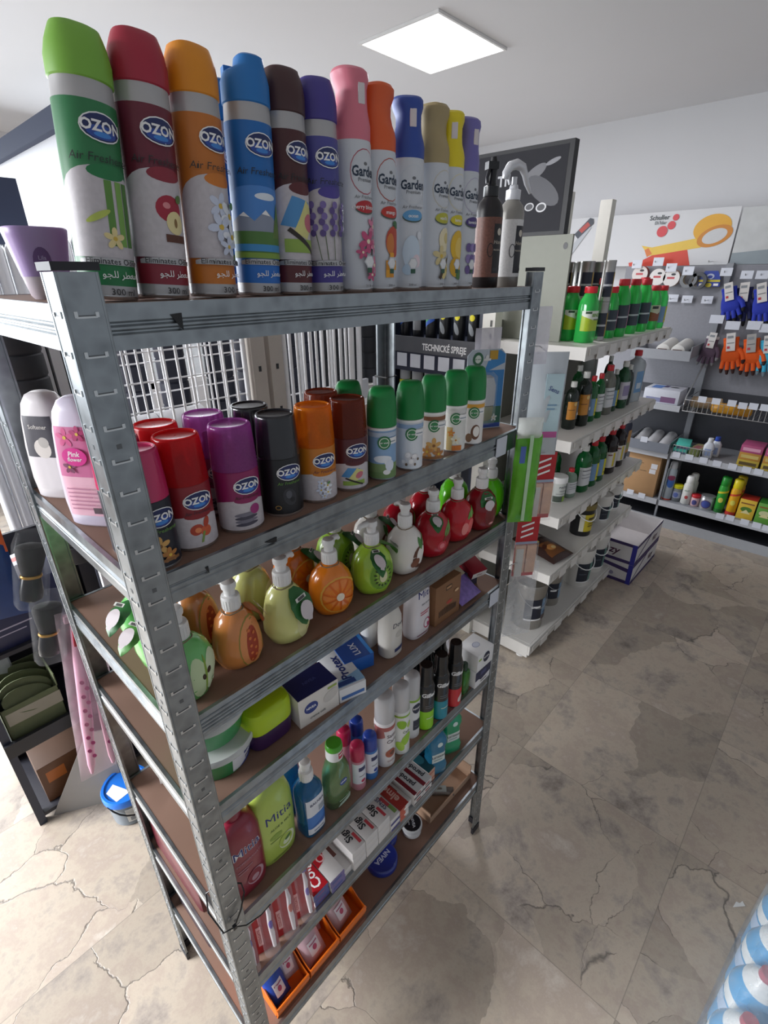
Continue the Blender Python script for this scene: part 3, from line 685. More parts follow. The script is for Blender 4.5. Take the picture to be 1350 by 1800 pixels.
def fruit_soap(label, loc, kind, color, h=.148, ang=.6, leaf=None, rz=0, name='soap_dispenser', sz=1.0):
    """leaf: (angle round the neck, tilt outwards) for the hanging leaf tag"""
    def build():
        bm = M(color, .22, coat=.5, vary=.08, scale=20, trans=.0 if kind in ('coconut', 'pear', 'apple', 'papaya', 'kiwi', 'orange') else .12)
        H = h*.70/ .70*.69; g = G(); k = H/.102*1.0; s = sz
        R = .037*s
        if kind in ('pear', 'papaya'):
            sec = [(R*.55, R*.5, 0, 2.3), (R*.88, R*.78, .006*k, 2.3), (R*1.05, R*.9, .022*k, 2.2), (R*1.04, R*.92, .038*k, 2.1), (R*.97, R*.88, .056*k, 2.1), (R*.86, R*.8, .073*k, 2.1), (R*.74, R*.7, .086*k, 2.1), (R*.52, R*.52, .096*k, 2), (.0125, .0125, .101*k), (.0125, .0125, .106*k)]
        elif kind == 'apple':
            sec = [(R*.42, R*.4, 0, 2.3), (R*.7, R*.6, .006*k, 2.3), (R*.92, R*.8, .026*k, 2.4), (R*1.06, R*.92, .05*k, 2.4), (R*1.04, R*.92, .068*k, 2.4), (R*.9, R*.8, .084*k, 2.3), (R*.6, R*.56, .096*k, 2.1), (.014, .014, .1*k), (.0125, .0125, .106*k)]
        else:
            sec = [(R*.55, R*.5, 0, 2.4), (R*.82, R*.68, .005*k, 2.3), (R*1.0, R*.82, .02*k, 2.2), (R*1.1, R*.92, .042*k, 2.15), (R*1.07, R*.9, .062*k, 2.15), (R*.92, R*.82, .08*k, 2.15), (R*.62, R*.6, .094*k, 2), (.0145, .0145, .1*k), (.0125, .0125, .106*k)]
        g.sect(sec, bm, 32); bv = g.bvh()
        out = [('bottle', g.mesh('bottle', angle=80))]
        it = []; cx, cy = R*.18, .043*k
        if kind == 'orange':
            it = [E(cx, cy, .0285, .03, M('#e8b04a')), E(cx, cy, .0262, .0278, M('#e06a10'))]
            for j in range(10):
                a = 2*pi*j/10; it += [P_([(cx+.006*cos(a), cy+.006*sin(a)), (cx+.0245*cos(a-.26), cy+.026*sin(a-.26)), (cx+.0252*cos(a), cy+.0268*sin(a)), (cx+.0245*cos(a+.26), cy+.026*sin(a+.26))], M('#e8801e', .2, coat=.5))]
            it += [E(cx, cy, .006, .0065, M('#efe3cf'))]
        elif kind == 'kiwi':
            it = [E(cx+.004, cy, .022, .027, M('#8dbb3a')), E(cx+.004, cy, .0205, .0252, M('#6d9a2a')), E(cx+.004, cy, .012, .0165, M('#93b84a'))]
            it += [E(cx+.004+.0125*cos(j*.42), cy+.0165*sin(j*.42), .0012, .003, M('#23301a'), j*.42+pi/2, 6) for j in range(15)]
            it += [E(cx+.004, cy, .0062, .0105, M('#d8d6ae'))]
        elif kind == 'apple':
            it = [E(cx-.0075, cy-.002, .0135, .036*k, M('#c9dcae'), .06), E(cx+.0145, cy-.001, .0135, .035*k, M('#d4e2bc'), -.05), E(cx+.003, cy, .0018, .034*k, M('#8aa83c')), E(cx-.0005, cy-.002, .003, .006, M('#3d2a16'), .2), E(cx+.008, cy+.006, .0032, .0055, M('#3d2a16'), -.3), E(cx+.015, cy-.018, .003, .003, M('#8fb05a')), E(cx+.0155, cy-.018, .0022, .0022, M('#dfead0'))]
        elif kind == 'papaya':
            it = [E(cx+.004, cy, .0185, .037*k, M('#9a8a3c'), -.06), E(cx+.004, cy, .017, .035*k, M('#e2935a'), -.06), E(cx+.004, cy-.002, .0085, .027*k, M('#a93f24'), -.06)]
            it += [E(cx+.004+(.003 if j % 2 else -.003), cy-.024*k+j*.0055*k, .002, .0022, M('#d8763c'), 0, 8) for j in range(9)]
        elif kind == 'pear':
            it = [E(cx+.012, cy-.008*k, .016, .028*k, M('#d9d69a')), E(cx+.012, cy-.006*k, .0016, .006, M('#5b4524')), E(cx+.009, cy+.006*k, .0016, .004, M('#5b4524'))]
        elif kind == 'coconut':
            it = [E(cx+.007, cy-.006, .018, .022, M('#5f3b2a')), E(cx+.01, cy-.004, .0125, .017, M('#efece6')), E(cx+.012, cy+.02, .004, .012, M('#3f7a3c'), -.4), E(cx+.006, cy+.019, .004, .012, M('#4f8a45'), .3), E(cx-.004, cy-.014, .01, .008, M('#7a4a34'), .5)]
        elif kind == 'cherry':
            it = [E(cx+.002, cy-.012, .009, .01, M('#c23b4a')), E(cx+.002, cy-.012, .005, .0055, M('#e2848a')), E(cx+.015, cy+.002, .008, .009, M('#8f1626')), E(cx+.014, cy+.018, .006, .014, M('#6f9a4c'), -.5), P_([(cx+.002, cy-.003), (cx+.004, cy-.003), (cx+.015, cy+.02), (cx+.013, cy+.02)], M('#6a4a2a'))]
        elif kind == 'strawberry':
            it = [E(cx+.004, cy-.003, .013, .019, M('#d2303e')), E(cx+.012, cy-.006, .01, .015, M('#e66a6a')), E(cx-.004, cy-.008, .008, .013, M('#e88a86'))]
            it += [E(cx+.006+.006*j, cy+.018+.002*j, .0035, .009, M(('#5f9a44', '#86b85c')[j % 2]), -.5+.4*j) for j in range(3)]
        elif kind == 'pome':
            it = [E(cx+.004, cy-.004, .016, .026, M('#8a1420')), E(cx+.004, cy-.004, .0145, .0245, M('#6b0d18', .15, coat=.6)), E(cx+.006, cy-.022, .006, .003, M('#e2a0a0'))]
        ks = 1.0 if kind == 'apple' else 1.22
        it = [('P', [(cx+(a-cx)*ks, cy+.003+(b-cy)*ks) for a, b in q[1]], q[2]) for q in it]
        if it: out.append(('fruit_print', decal(it, front(bv), name='fruit_print')))
        ck, hd = pump(.104*k, h/.148*1.0, ang)
        out.append(('pump_collar', ck)); out.append(('pump_head', hd))
        tw = G(); tw.tube([(.0165*cos(a*.45), .0165*sin(a*.45), .1*k+.0015*sin(a*1.3)) for a in range(15)], .0009, M('#8a7a62', .9), 6)
        out.append(('neck_string', tw.mesh('neck_string')))
        if leaf:
            for n, lf in enumerate(leaf):
                la, tilt, L, wd = lf[:4]
                T = Matrix.Rotation(la, 4, 'Z') @ Matrix.Translation((0, -.0175, .098*k)) @ Matrix.Rotation(-tilt, 4, 'X')
                lg = leaf_mesh(L, wd, mat=LEAFD if len(lf) < 5 else lf[4]); me = lg.mesh('leaf_tag'); me.transform(T)
                pt = lambda s_, t_, l_: T @ Vector((s_, -.0165-l_+.006*abs(t_/L+.5), t_))
                st = decal([E(.0, -L*.6, wd*.62, L*.24, TAGW, .25), P_([(-wd*.1, -L*.78), (wd*.4, -L*.78), (wd*.25, -L*.9), (-wd*.2, -L*.86)], TAGW), R_(-wd*.65, -L*.3, wd*.35, -L*.2, M('#d9d9d2')), R_(-wd*.45, -L*.29, wd*.2, -L*.22, M('#4a4a48'))], pt, step=.004, name='sticker')
                out.append(('leaf_tag', me, [('sticker', st)]))
        return out
    return assemble(thing(name, label, 'soap dispenser', (*loc, Z[2]), rz, 'fruit-shaped soap dispensers on the third shelf'), ('fs', label), build)

# -- plain helpers for boxed and bottled goods
def carton(name, label, cat, loc, size, colors, rz=0, prints=None, group=None, tilt=None, bevel=.0007):
    """box with base centre at loc; colors: one finish or dict of face finishes; prints: {face: items}"""
    w, d, h = size
    t = thing(name, label, cat, loc, rz, group)
    if tilt: t.rotation_euler = (tilt[0], tilt[1], rz)
    base = colors if not isinstance(colors, dict) else colors.get('all', WHITE)
    me = G().box(-w/2, w/2, -d/2, d/2, 0, h, base).mesh('carton', True, bevel=bevel, angle=30)
    b = obj('box', me, t)
    faces = {'front': ((0, -d/2, h/2), (1, 0, 0), (0, 0, 1), w, h), 'top': ((0, 0, h), (1, 0, 0), (0, 1, 0), w, d), 'left': ((-w/2, 0, h/2), (0, -1, 0), (0, 0, 1), d, h), 'right': ((w/2, 0, h/2), (0, 1, 0), (0, 0, 1), d, h)}
    if isinstance(colors, dict):
        for k, c in colors.items():
            if k in faces:
                o, ex, ey, a, b2 = faces[k]
                prints = dict(prints or {}); prints[k] = [R_(-a/2+.0007, -b2/2+.0007, a/2-.0007, b2/2-.0007, c)]+list(prints.get(k, []))
    for k, items in (prints or {}).items():
        o, ex, ey, a, b2 = faces[k]
        obj('print', decal(items, flat(o, ex, ey), step=0, name='print'), t)
    return t
def bottle(name, label, cat, loc, secs, mat, prints=None, cap=None, extra=None, mode='front', rz=0, group=None, n=28, R=None):
    """secs: superellipse sections; cap: (secs, finish); prints pressed on the front or wrapped round"""
    t = thing(name, label, cat, loc, rz, group)
    g = G().sect(secs, mat, n); bv = g.bvh()
    obj('bottle', g.mesh('bottle', angle=60), t)
    if prints: obj('label', decal(prints, front(bv) if mode == 'front' else radial(bv, R or secs[1][0])), t)
    if cap: obj('cap', G().sect(cap[0], cap[1], n).mesh('cap', angle=50), t)
    for nm, me in (extra or []): obj(nm, me, t)
    return t

# ------------------------------------------------------------------ top shelf
tall = [('green capped', .064, .219, '#7cb342', '#2f7a4c', 'bamboo', '#1f7a45', 0, .085), ('red capped', .122, .228, '#a5253d', '#6a2336', 'apple', '#8a2436', 0, .065),
        ('orange capped', .183, .232, '#e08e1e', '#c0722e', 'daisy', '#cf7a28', 0, .04), ('bright blue', .248, .237, '#1f74bd', '#1b69b3', 'mountain', '#1f6fc8', 1, .035),
        ('dark brown', .301, .238, '#43272a', '#4a2427', 'paint', '#5a2024', 0, .025), ('purple', .358, .24, '#43398a', '#4a4a93', 'lavender', '#4b3f96', 0, 0)]
for n, x, h, c, b, p, d, nz, ln in tall:
    ozon_can(f'{n} tall aerosol can with an OZON oval, front of the top shelf', (x, .06), h, c, b, p, d, {'bright blue': -.3, 'orange capped': 0, 'purple': -.37}.get(n, -.15), nz, ln)
for n, x, y, h, c, b, p, d, nz in (('dark red', .118, .135, .226, '#a5253d', '#6a2336', 'apple', '#8a2436', 0), ('second blue', .265, .14, .236, '#1f74bd', '#1b69b3', 'mountain', '#1f6fc8', 1), ('rose pink capped', .43, .13, .238, '#c1485c', '#7c3a5a', 'lily', '#8a2b52', 0)):
    ozon_can(f'{n} tall aerosol can half hidden in the top shelf second row', (x, y), h, c, b, p, d, 0, nz)
for n, x, h, c, rg, fl, wd_, p, tn in (('pink capped', .414, .262, '#d8788a', '#b04a5a', '#b5262f', 'cherry blossom', 'blossom', 0), ('orange capped', .465, .255, '#dd5f2c', '#b04a3a', '#c2382c', 'mango', 'mango', 1.9),
        ('royal blue capped', .529, .254, '#2c4a9e', '#c9d0d8', '#5f9fd0', 'ocean', 'ocean', 0), ('gold capped', .592, .256, '#a8976e', '#c9c4b4', '#b9b83c', 'vanilla', 'vanilla', 1.7),
        ('yellow capped', .633, .255, '#e2cf1e', '#d9d4b4', '#d2c52c', 'lemon', 'lemon', -.5), ('violet capped', .677, .254, '#6f69ad', '#b9b4cc', '#4b3a7c', 'lavender', 'lavlemon', 0)):
    garden_can(f'{n} white aerosol can lettered Garden on the top shelf', (x, .055), h, c, rg, fl, wd_, p, -.62 if wd_ == 'ocean' else -.22, tn)
trigger_spray('black trigger spray bottle with coppery patterned label on the top shelf', (.768, .055), .215, '#1c191b', '#6b4438', '#1e1a1c', '#18181b', 0)
trigger_spray('silver trigger spray bottle with white curved head on the top shelf', (.847, .055), .217, '#8f8d88', '#d5d5d4', '#26262b', '#cfd1d6', 1)
t = thing('freshener_cup', 'lilac plastic cup standing at the left end of the top shelf', 'air freshener', (.05, .2, Z[0]))
g = G(); LIL = M('#a98fc4', .4); g.sect([(.017, .015, 0, 2.4), (.02, .018, .004, 2.4), (.024, .021, .024, 2.4)], M('#cfc3cc', .4), 24)
g.sect([(.0242, .021, .024, 2.6), (.031, .027, .066, 2.8), (.032, .028, .072, 2.8), (.031, .027, .074, 2.8)], LIL, 24); bv = g.bvh()
obj('cup', g.mesh('cup'), t)
obj('label', decal([E(-.006, .04, .009, .014, M('#6c4c86')), T_('Lila', -.006, .043, .006, M('#b9a4d2')), T_('fresh', -.006, .036, .005, M('#b9a4d2'))], front(bv)), t)

# ------------------------------------------------------------------ second shelf
for n, x, y, c, b, p, bl, cl in (('magenta capped black', .046, .039, '#c1275f', '#20222e', 'gold', True, False), ('transparent red capped red', .1025, .057, '#dd2f34', '#8c1f28', 'lily', False, True), ('transparent purple capped magenta', .174, .053, '#b763b3', '#8f1f5c', 'towel', False, True),
        ('all black', .245, .051, '#26272c', '#17171b', 'coal', True, False), ('orange capped', .313, .05, '#f0902a', '#c9791c', 'daisy', False, True), ('dark brown capped', .38, .046, '#8f4430', '#551c22', 'paint', False, True)):
    ozon_short(f'{n} short refill can, front row of the second shelf', (x, y), c, b, p, bl, .149, cl, .0305 if x > .06 else .0262)
for n, x, y, c, b, p, bl, cl in (('magenta capped', .046, .1, '#c1275f', '#20222e', 'gold', True, False), ('transparent red capped', .108, .125, '#dd2f34', '#8c1f28', 'lily', False, True), ('transparent purple capped', .178, .128, '#b763b3', '#8f1f5c', 'towel', False, True),
        ('black capped', .25, .122, '#26272c', '#17171b', 'coal', True, False), ('dark brown capped', .385, .115, '#8f4430', '#551c22', 'paint', False, True)):
    ozon_short(f'{n} refill can standing behind its twin in the second shelf back row', (x, y), c, b, p, bl, .149, cl)
for n, x, y, p, b, bd in (('pale blue', .446, .033, 'sky', '#8fb4dc', None), ('cotton print', .516, .03, 'cotton', '#dfe6ee', '#9ab4d6'), ('golden flower print', .585, .032, 'gold', '#ece8e2', '#8a5a3a'), ('white orchid print', .654, .031, 'orchid', '#e4e6e2', '#d9d9d6'), ('coconut print', .717, .03, 'coconut', '#eae8e6', '#e0a53a')):
    airwick(f'green-capped refill can with {n} label, front of the second shelf', (x, y), p, b, .156, bd)
airwick('green-capped refill can alone in the back row of the second shelf', (.445, .112), 'sky', '#8fb4dc', .155)
# blister card with a plug-in diffuser
t = thing('plug_in_pack', 'blue blister card with grey plug-in diffuser on the second shelf', 'air freshener', (.82, .068, Z[1]), -.5)
wc, hc = .094, .176
g = G(); pts = [(-wc/2, 0), (wc/2, 0), (wc/2, hc-.012), (wc/2-.012, hc), (-wc/2+.012, hc), (-wc/2, hc-.012)]
g.prism(pts, -.0008, .0008, M('#c3ccd6', .4), 'y'); obj('card', g.mesh('card', False), t)
it = [R_(-wc/2+.002, .05, wc/2-.002, hc-.045, M('#3d86c6')), P_([(-.006, hc-.05), (wc/2-.002, hc-.03), (wc/2-.002, hc-.012), (wc/2-.014, hc-.003), (.012, hc-.003)], M('#3f8ccc')), E(-.01, hc-.085, .03, .014, M('#9cc4e4'), .3),
      R_(-wc/2+.002, .002, wc/2-.002, .012, M('#34509e')), R_(-wc/2+.002, .012, wc/2-.002, .05, M('#2f6a52')), E(-.022, hc-.02, .0125, .0145, M('#2f6a48')), E(-.022, hc-.02, .0075, .0085, M('#dfe6dc')), T_('air wick', -.022, hc-.02, .0045, M('#2f6a48'), .02),
      R_(.006, hc-.022, .026, hc-.003, M('#c69a2c')), E(0, hc-.016, .004, .0045, WHITE), R_(-.009, hc-.024, .009, hc-.019, WHITE), E(-.02, hc-.055, .009, .008, M('#d8a04a'))]+flower(-.02, .03, .01, M('#e6e6dc'))+flower(.027, .025, .008, M('#dfe4dc'))
obj('print', decal(it, flat((0, -.0009, 0), (1, 0, 0), (0, 0, 1)), step=0, name='print'), t)
g = G(); g.sect([(.017, .012, .058, 3, 0, -.012), (.018, .013, .062, 3, 0, -.012), (.018, .013, .1, 3, 0, -.012), (.014, .011, .118, 2.4, 0, -.01), (.008, .006, .122, 2, 0, -.008)], M('#b4b4b8', .4), 20); obj('diffuser', g.mesh('diffuser'), t)
g = G(); g.sect([(.009, .007, .022, 2.4, 0, -.01), (.015, .011, .03, 2.6, 0, -.012), (.0165, .012, .056, 2.8, 0, -.012)], M('#8a8a3c', .1, trans=.4), 20); obj('oil_bottle', g.mesh('oil_bottle'), t)
g = G(); g.sect([(.022, .02, .016, 2.6, 0, -.006), (.024, .021, .02, 2.8, 0, -.006), (.023, .021, .12, 2.8, 0, -.006), (.014, .012, .13, 2.4, 0, -.004)], film('#e8f0f4', .86, .05), 20, caps=False); obj('blister', g.mesh('blister'), t)
# fabric softener bottles at the end of the second shelf
def softener(label, loc, rz, lab_top, lab_low, body, h, w, d):
    def secs(): return [(w*.42, d*.44, 0, 3.4), (w*.47, d*.49, .004, 3.6), (w*.5, d*.5, h*.2, 3.6), (w*.47, d*.49, h*.5, 3.4), (w*.4, d*.46, h*.75, 3.2), (w*.32, d*.42, h*.9, 3), (w*.22, d*.34, h*.975, 2.8), (w*.12, d*.2, h, 2.5)]
    it = [P_([(-w*.36, h*.1), (w*.36, h*.1), (w*.34, h*.42), (-w*.34, h*.42)], lab_low), P_([(-w*.34, h*.42), (w*.34, h*.42), (w*.27, h*.8), (-w*.27, h*.8)], lab_top)]
    if lab_low == body:
        it += [E(0, h*.5, w*.16, h*.09, M('#d9d2cc')), E(w*.05, h*.56, w*.1, h*.05, M('#b7b2ad')), T_('Softener', 0, h*.7, .009, M('#c9c4c0'))]
    else:
        it += flower(-w*.1, h*.72, .012, M('#d0508a'))+flower(w*.12, h*.75, .01, M('#b53a72'))+flower(-w*.12, h*.5, .009, M('#7a3a5c'))+[E(0, h*.58, w*.2, h*.07, M('#d31f8c')), T_('Pink', 0, h*.6, .01, LW, .01, .2), T_('flower', 0, h*.56, .008, LW, .01, .2)]
        it += [R_(-w*.26, h*.16+.006*k, -w*.26+w*(.4 if k % 2 else .5), h*.16+.006*k+.0018, M('#b77a96')) for k in range(6)]+[R_(w*.1, h*.13, w*.28, h*.18, M('#5a4a52'))]
    return bottle('softener_bottle', label, 'bottle', (*loc, Z[1]), secs(), body, it, rz=rz)
WHB = M('#e3dde0', .35, coat=.2, vary=.02); LVB = M('#d5cde0', .35, coat=.2, vary=.02)
softener('tall white flat bottle with dark photo label at the back left of the second shelf', (.045, .365), -.98, M('#3d3a44'), WHB, WHB, .168, .088, .05)
softener('lavender flat bottle with pink flower label behind the near post', (.048, .215), -.98, M('#c96a98'), M('#e6b4c6'), LVB, .182, .09, .052)

# ------------------------------------------------------------------ third shelf: fruit soaps
LG2 = M('#4f8f3c', .4, vary=.1)
fruit_soap('pale green apple-half soap dispenser right behind the near post', (.052, .05), 'apple', '#6fc06a', .153, 1.9, None, .12)
fruit_soap('orange papaya soap dispenser in the front row with a cut papaya print', (.141, .062), 'papaya', '#d98a4a', .146, 1.9, [(1.5, .5, .05, .02, M('#b8642c', .4))], -.12)
fruit_soap('pale yellow pear soap dispenser with a large green leaf tag', (.229, .053), 'pear', '#d8d98a', .153, .35, [(.38, .33, .068, .024)], -.12)
fruit_soap('orange soap dispenser with an orange slice print, front row', (.33, .053), 'orange', '#e8801a', .145, .6, None, -.42)
fruit_soap('bright green kiwi soap dispenser with two leaves, front row', (.426, .043), 'kiwi', '#a4cc3c', .148, 3.4, [(-.05, 1.15, .066, .014), (1.9, .75, .058, .018, LG2)], -.5)
fruit_soap('white coconut soap dispenser in the front row', (.522, .043), 'coconut', '#e4e0da', .15, 1.6, None, -.15)
fruit_soap('red cherry soap dispenser with a dark leaf tag, front row', (.613, .043), 'cherry', '#b81a2c', .151, 1.1, [(-.3, 1.25, .055, .014)], -.45)
fruit_soap('red strawberry soap dispenser in the front row', (.706, .046), 'strawberry', '#c4202e', .147, 1.0, None, -.3)
fruit_soap('dark red pomegranate soap dispenser with green leaf over its front', (.79, .036), 'pome', '#8c1420', .151, .7, [(.0, .12, .05, .021)], -.4)
fruit_soap('lime green soap dispenser behind the right post on the third shelf', (.862, .055), 'plain', '#66d81c', .15, .5)
fruit_soap('light green apple soap at the back left, lower leaf tag', (.062, .2), 'apple', '#6fc06a', .153, 1.2, [(-1.15, 1.0, .062, .018), (-1.9, 2.6, .04, .014)], 0)
fruit_soap('light green apple soap just behind the near post, upper leaf tag', (.055, .128), 'apple', '#78c86a', .153, 1.0, [(-1.2, 1.15, .058, .018, LG2)], 0)
for n, x, y, k_, c in (('papaya', .12, .15, 'papaya', '#c07a40'), ('pear', .225, .145, 'pear', '#c4c67a'), ('orange', .315, .14, 'orange', '#d86f14'), ('kiwi', .412, .132, 'kiwi', '#8fbb34'), ('white coconut', .51, .128, 'coconut', '#d8d4ce'), ('cherry', .6, .128, 'cherry', '#a81628'), ('strawberry', .69, .128, 'strawberry', '#b01a28'), ('lime', .8, .12, 'plain', '#5fc81c')):
    fruit_soap(f'{n} soap dispenser in the second row, behind its front-row twin' if n != 'lime' else 'lime green soap dispenser in the second row behind the dark pomegranate one', (x, y), k_, c, .149, 1.0, [(.6, .8, .05, .016)] if n in ('orange', 'kiwi', 'white coconut') else None)

# ------------------------------------------------------------------ fourth shelf
TG = M('#3f9a5c', .35, coat=.2); TW = M('#c9ccca', .4)
for k in (0, 1):
    t = thing('cream_tub', ('lower green soap tub with a blue and white label' , 'upper green tub of the stacked pair, under the fourth shelf beam')[k], 'tub', (.086 if k == 0 else .084, .092 if k == 0 else .1, Z[3]+.0605*k+.0003*k), .1*k, 'two green tubs stacked on the fourth shelf')
    g = G().lathe([(.052, 0), (.054, .002), (.0615, .044)], TG, 40); bv = g.bvh(); obj('tub', g.mesh('tub'), t)
    obj('lid', G().lathe([(.0615, .0435), (.0665, .0435), (.067, .046), (.067, .053), (.0655, .0555), (.063, .0555), (.0615, .0505), (.001, .0505)], TW, 40).mesh('lid'), t)
    if k == 0: obj('label', decal([P_([(-.01, .005), (.075, .003), (.075, .018), (.06, .03), (-.01, .037)], M('#e8eaee')), P_([(.0, .003), (.078, .003), (.078, .03), (.07, .022), (.03, .012)], M('#2a3a9a')), T_('eko', .024, .031, .013, M('#2a3a8a'), .03), T_('pasta', .03, .018, .011, M('#23286a'), .02)], radial(bv, .06, .12)), t)
    else: obj('label', decal([P_([(-.02, -.012), (.045, .005), (.042, .018), (-.024, .001)], M('#20224a')), P_([(-.012, -.004), (.035, .008), (.035, .009), (-.012, -.003)], M('#9aa0c4'))], flat((0, 0, .0506), (1, 0, 0), (0, 1, 0)), step=0), t)
t = thing('soap_case', 'lime green over dark purple soap case between tubs and cartons', 'soap case', (.17, .075, Z[3]))
obj('base', G().sect([(.036, .034, 0, 4), (.042, .04, .004, 4), (.043, .041, .012, 4), (.044, .042, .04, 4), (.041, .039, .042, 4)], M('#3a1f4c', .35), 32).mesh('base'), t)
obj('lid', G().sect([(.0445, .0425, .04, 4), (.045, .043, .043, 4), (.045, .043, .072, 4), (.042, .04, .082, 4), (.036, .034, .086, 4)], M('#b4d01c', .35), 32).mesh('lid'), t)
NV = M('#1f2760', .4); IV = M('#e4dfd8', .5)
carton('soap_carton', 'ivory soap carton with navy top, beside the lime soap case', 'carton', (.262, .052, Z[3]), (.088, .062, .066), {'all': IV, 'top': NV}, -.1,
       {'front': [E(-.018, .004, .015, .0125, M('#2a3c86')), T_('NIVEA', -.018, .004, .0075, LW, .03), T_('creme soft', -.005, -.02, .008, LG), E(.026, .006, .018, .012, M('#cfcac4'), .4), R_(.02, .022, .04, .027, M('#9ab04a'))], 'top': [T_('NIVEA', 0, 0, .01, M('#4a5590'), .02)]})
PROX = {'front': [R_(-.025, -.01, .025, -.002, M('#3a6ab0'))], 'top': [P_([(-.03, -.05), (.03, -.05), (.03, -.02), (-.03, -.035)], M('#8fb8dc')), T_('Protex', 0, .0, .026, M('#23357a'), .03, .1, 1, pi/2), R_(-.026, -.048, .012, -.036, M('#2f4a8a'))]}
carton('soap_carton', 'white carton lettered Protex lying flat on the fourth shelf', 'carton', (.348, .062, Z[3]), (.058, .11, .033), M('#e2e4e8', .45), -.28, PROX, 'flat soap cartons on the fourth shelf')
carton('soap_carton', 'white soap carton lying half hidden behind the ivory carton', 'carton', (.275, .135, Z[3]), (.058, .09, .033), M('#d6d2d2', .45), -.35, {'top': [T_('Protex', 0, 0, .022, M('#5a4a54'), .02, .1, 1, pi/2)]}, 'flat soap cartons on the fourth shelf')
LXB = M('#1f5fb4', .4)
carton('soap_carton', 'bright blue carton lettered Lux lying on the fourth shelf', 'carton', (.408, .1, Z[3]), (.068, .1, .034), {'all': LXB, 'top': M('#274a94')}, -.3,
       {'top': [E(-.015, .025, .018, .022, M('#3f7ac8')), E(.0, .03, .008, .012, M('#8fc0e8')), T_('LUX', .004, -.02, .02, M('#d9dce6'), .02, 0, 1, pi/2), R_(.026, -.05, .034, .05, M('#2f86d8'))]}, 'flat soap cartons on the fourth shelf')
bottle('soap_bottle', 'small plain white bottle standing left of the Dove bottle', 'bottle', (.468, .098, Z[3]), [(.016, .014, 0, 2.6), (.019, .016, .004, 2.6), (.02, .017, .06, 2.6), (.018, .015, .09, 2.4), (.009, .009, .1), (.009, .009, .125)], WPLAST)
bottle('shampoo_bottle', 'cream white bottle lettered Dove under the third shelf beam', 'bottle', (.479, .045, Z[3]), [(.022, .018, 0, 2.6), (.027, .021, .005, 2.6), (.0275, .022, .06, 2.6), (.025, .021, .1, 2.5), (.016, .016, .125, 2.2), (.012, .012, .132)], M('#dcd8d0', .35, coat=.2, vary=.02),
       [T_('Dove', .005, .085, .016, M('#4a4a58'), .01, .15), P_([(-.008, .015), (.022, .017), (.022, .026), (-.008, .024)], M('#2a3566')), E(.006, .06, .012, .008, M('#c9c5bd'))], ([(.0125, .0125, .13), (.0125, .0125, .15), (.011, .011, .152)], WPLAST))
MIT = M('#1d2a7a')
def mitia(label, loc, color, prints, s=1.0, sq=1.0, capc=None, rz=0):
    k = s; m = M(color, .32, coat=.3, vary=.03)
    return bottle('shower_gel_bottle', label, 'bottle', loc, [(.034*k, .022*k, 0, 2.8), (.04*k, .026*k, .004*k, 3), (.0425*k, .0275*k, .02*k, 3), (.0435*k*sq, .028*k, .1*k, 3), (.042*k*sq, .0275*k, .15*k, 2.8), (.035*k*sq, .025*k, .178*k, 2.6), (.022*k, .02*k, .192*k, 2.4), (.016*k, .016*k, .196*k)], m, prints, ([(.0165*k, .016*k, .195*k), (.0175*k, .0165*k, .198*k), (.0175*k, .0165*k, .215*k), (.015*k, .014*k, .22*k)], capc or m), rz=rz)
mitia('white bottle lettered Mitia on the fourth shelf', (.568, .045, Z[3]), '#e2dee2', [T_('Mitia', .006, .118, .026, MIT, 0), T_('SILK SATIN', .006, .092, .006, LG), R_(-.012, .07, .02, .0725, M('#c0485c')), R_(-.012, .064, .014, .0665, M('#c0485c')), E(.012, .035, .012, .014, M('#c2486a')), E(.01, .036, .009, .011, M('#e2dee2')), E(.016, .03, .004, .008, M('#b03a64'), .5), R_(-.02, .01, .02, .0125, M('#9a6a7a'))], .8, .9, M('#e8e6e8', .35))
carton('gift_carton', 'brown kraft carton with slotted window and red mark', 'carton', (.66, .065, Z[3]), (.096, .085, .108), M('#8a6242', .7, vary=.1), -.02, {'front': [R_(-.01, .03, .012, .042, M('#3a2a20')), R_(-.008, .033, .01, .039, M('#b98d64')), E(.005, -.006, .012, .005, M('#b0483a'))]+[R_(-.034+.0062*k, -.034, -.031+.0062*k, -.018+.004*sin(k*.35), M('#3a2a22')) for k in range(11)]+[E(.03, .016, .008, .004, M('#d9b48c'))]}, bevel=.001)
def pillow(w, h, d, mat, n=10, crimp=.004, seed=1, puff=.6):
    """sealed bag lying in the xz plane, thickest in the middle"""
    rnd = random.Random(seed); g = G(); fr = []; bk = []
    for i in range(n+1):
        for j in range(n+1):
            u, v = i/n, j/n; e = (sin(pi*u)*sin(pi*v))**puff if 0 < u < 1 and 0 < v < 1 else 0
            q = d/2*e*(1+.25*(rnd.random()-.5)); x = (u-.5)*w+(rnd.random()-.5)*crimp*.4; z = v*h
            fr.append((x, -q, z)); bk.append((x, q+.0004, z))
    k = n+1; F = [(i*k+j, (i+1)*k+j, (i+1)*k+j+1, i*k+j+1) for i in range(n) for j in range(n)]
    g.add(fr, F, mat); g.add(bk, [f[::-1] for f in F], mat)
    edge = [i*k for i in range(k)]+[n*k+j for j in range(1, k)]+[i*k+n for i in range(n-1, -1, -1)]+[j for j in range(n-1, 0, -1)]
    m2 = len(edge); g.add([fr[i] for i in edge]+[bk[i] for i in edge], [(a, (a+1) % m2, m2+(a+1) % m2, m2+a) for a in range(m2)], mat)
    return g
t = thing('scented_bag', 'purple flowered sachet bag lying over the kraft carton end', 'bag', (.752, .06, Z[3]), 0)
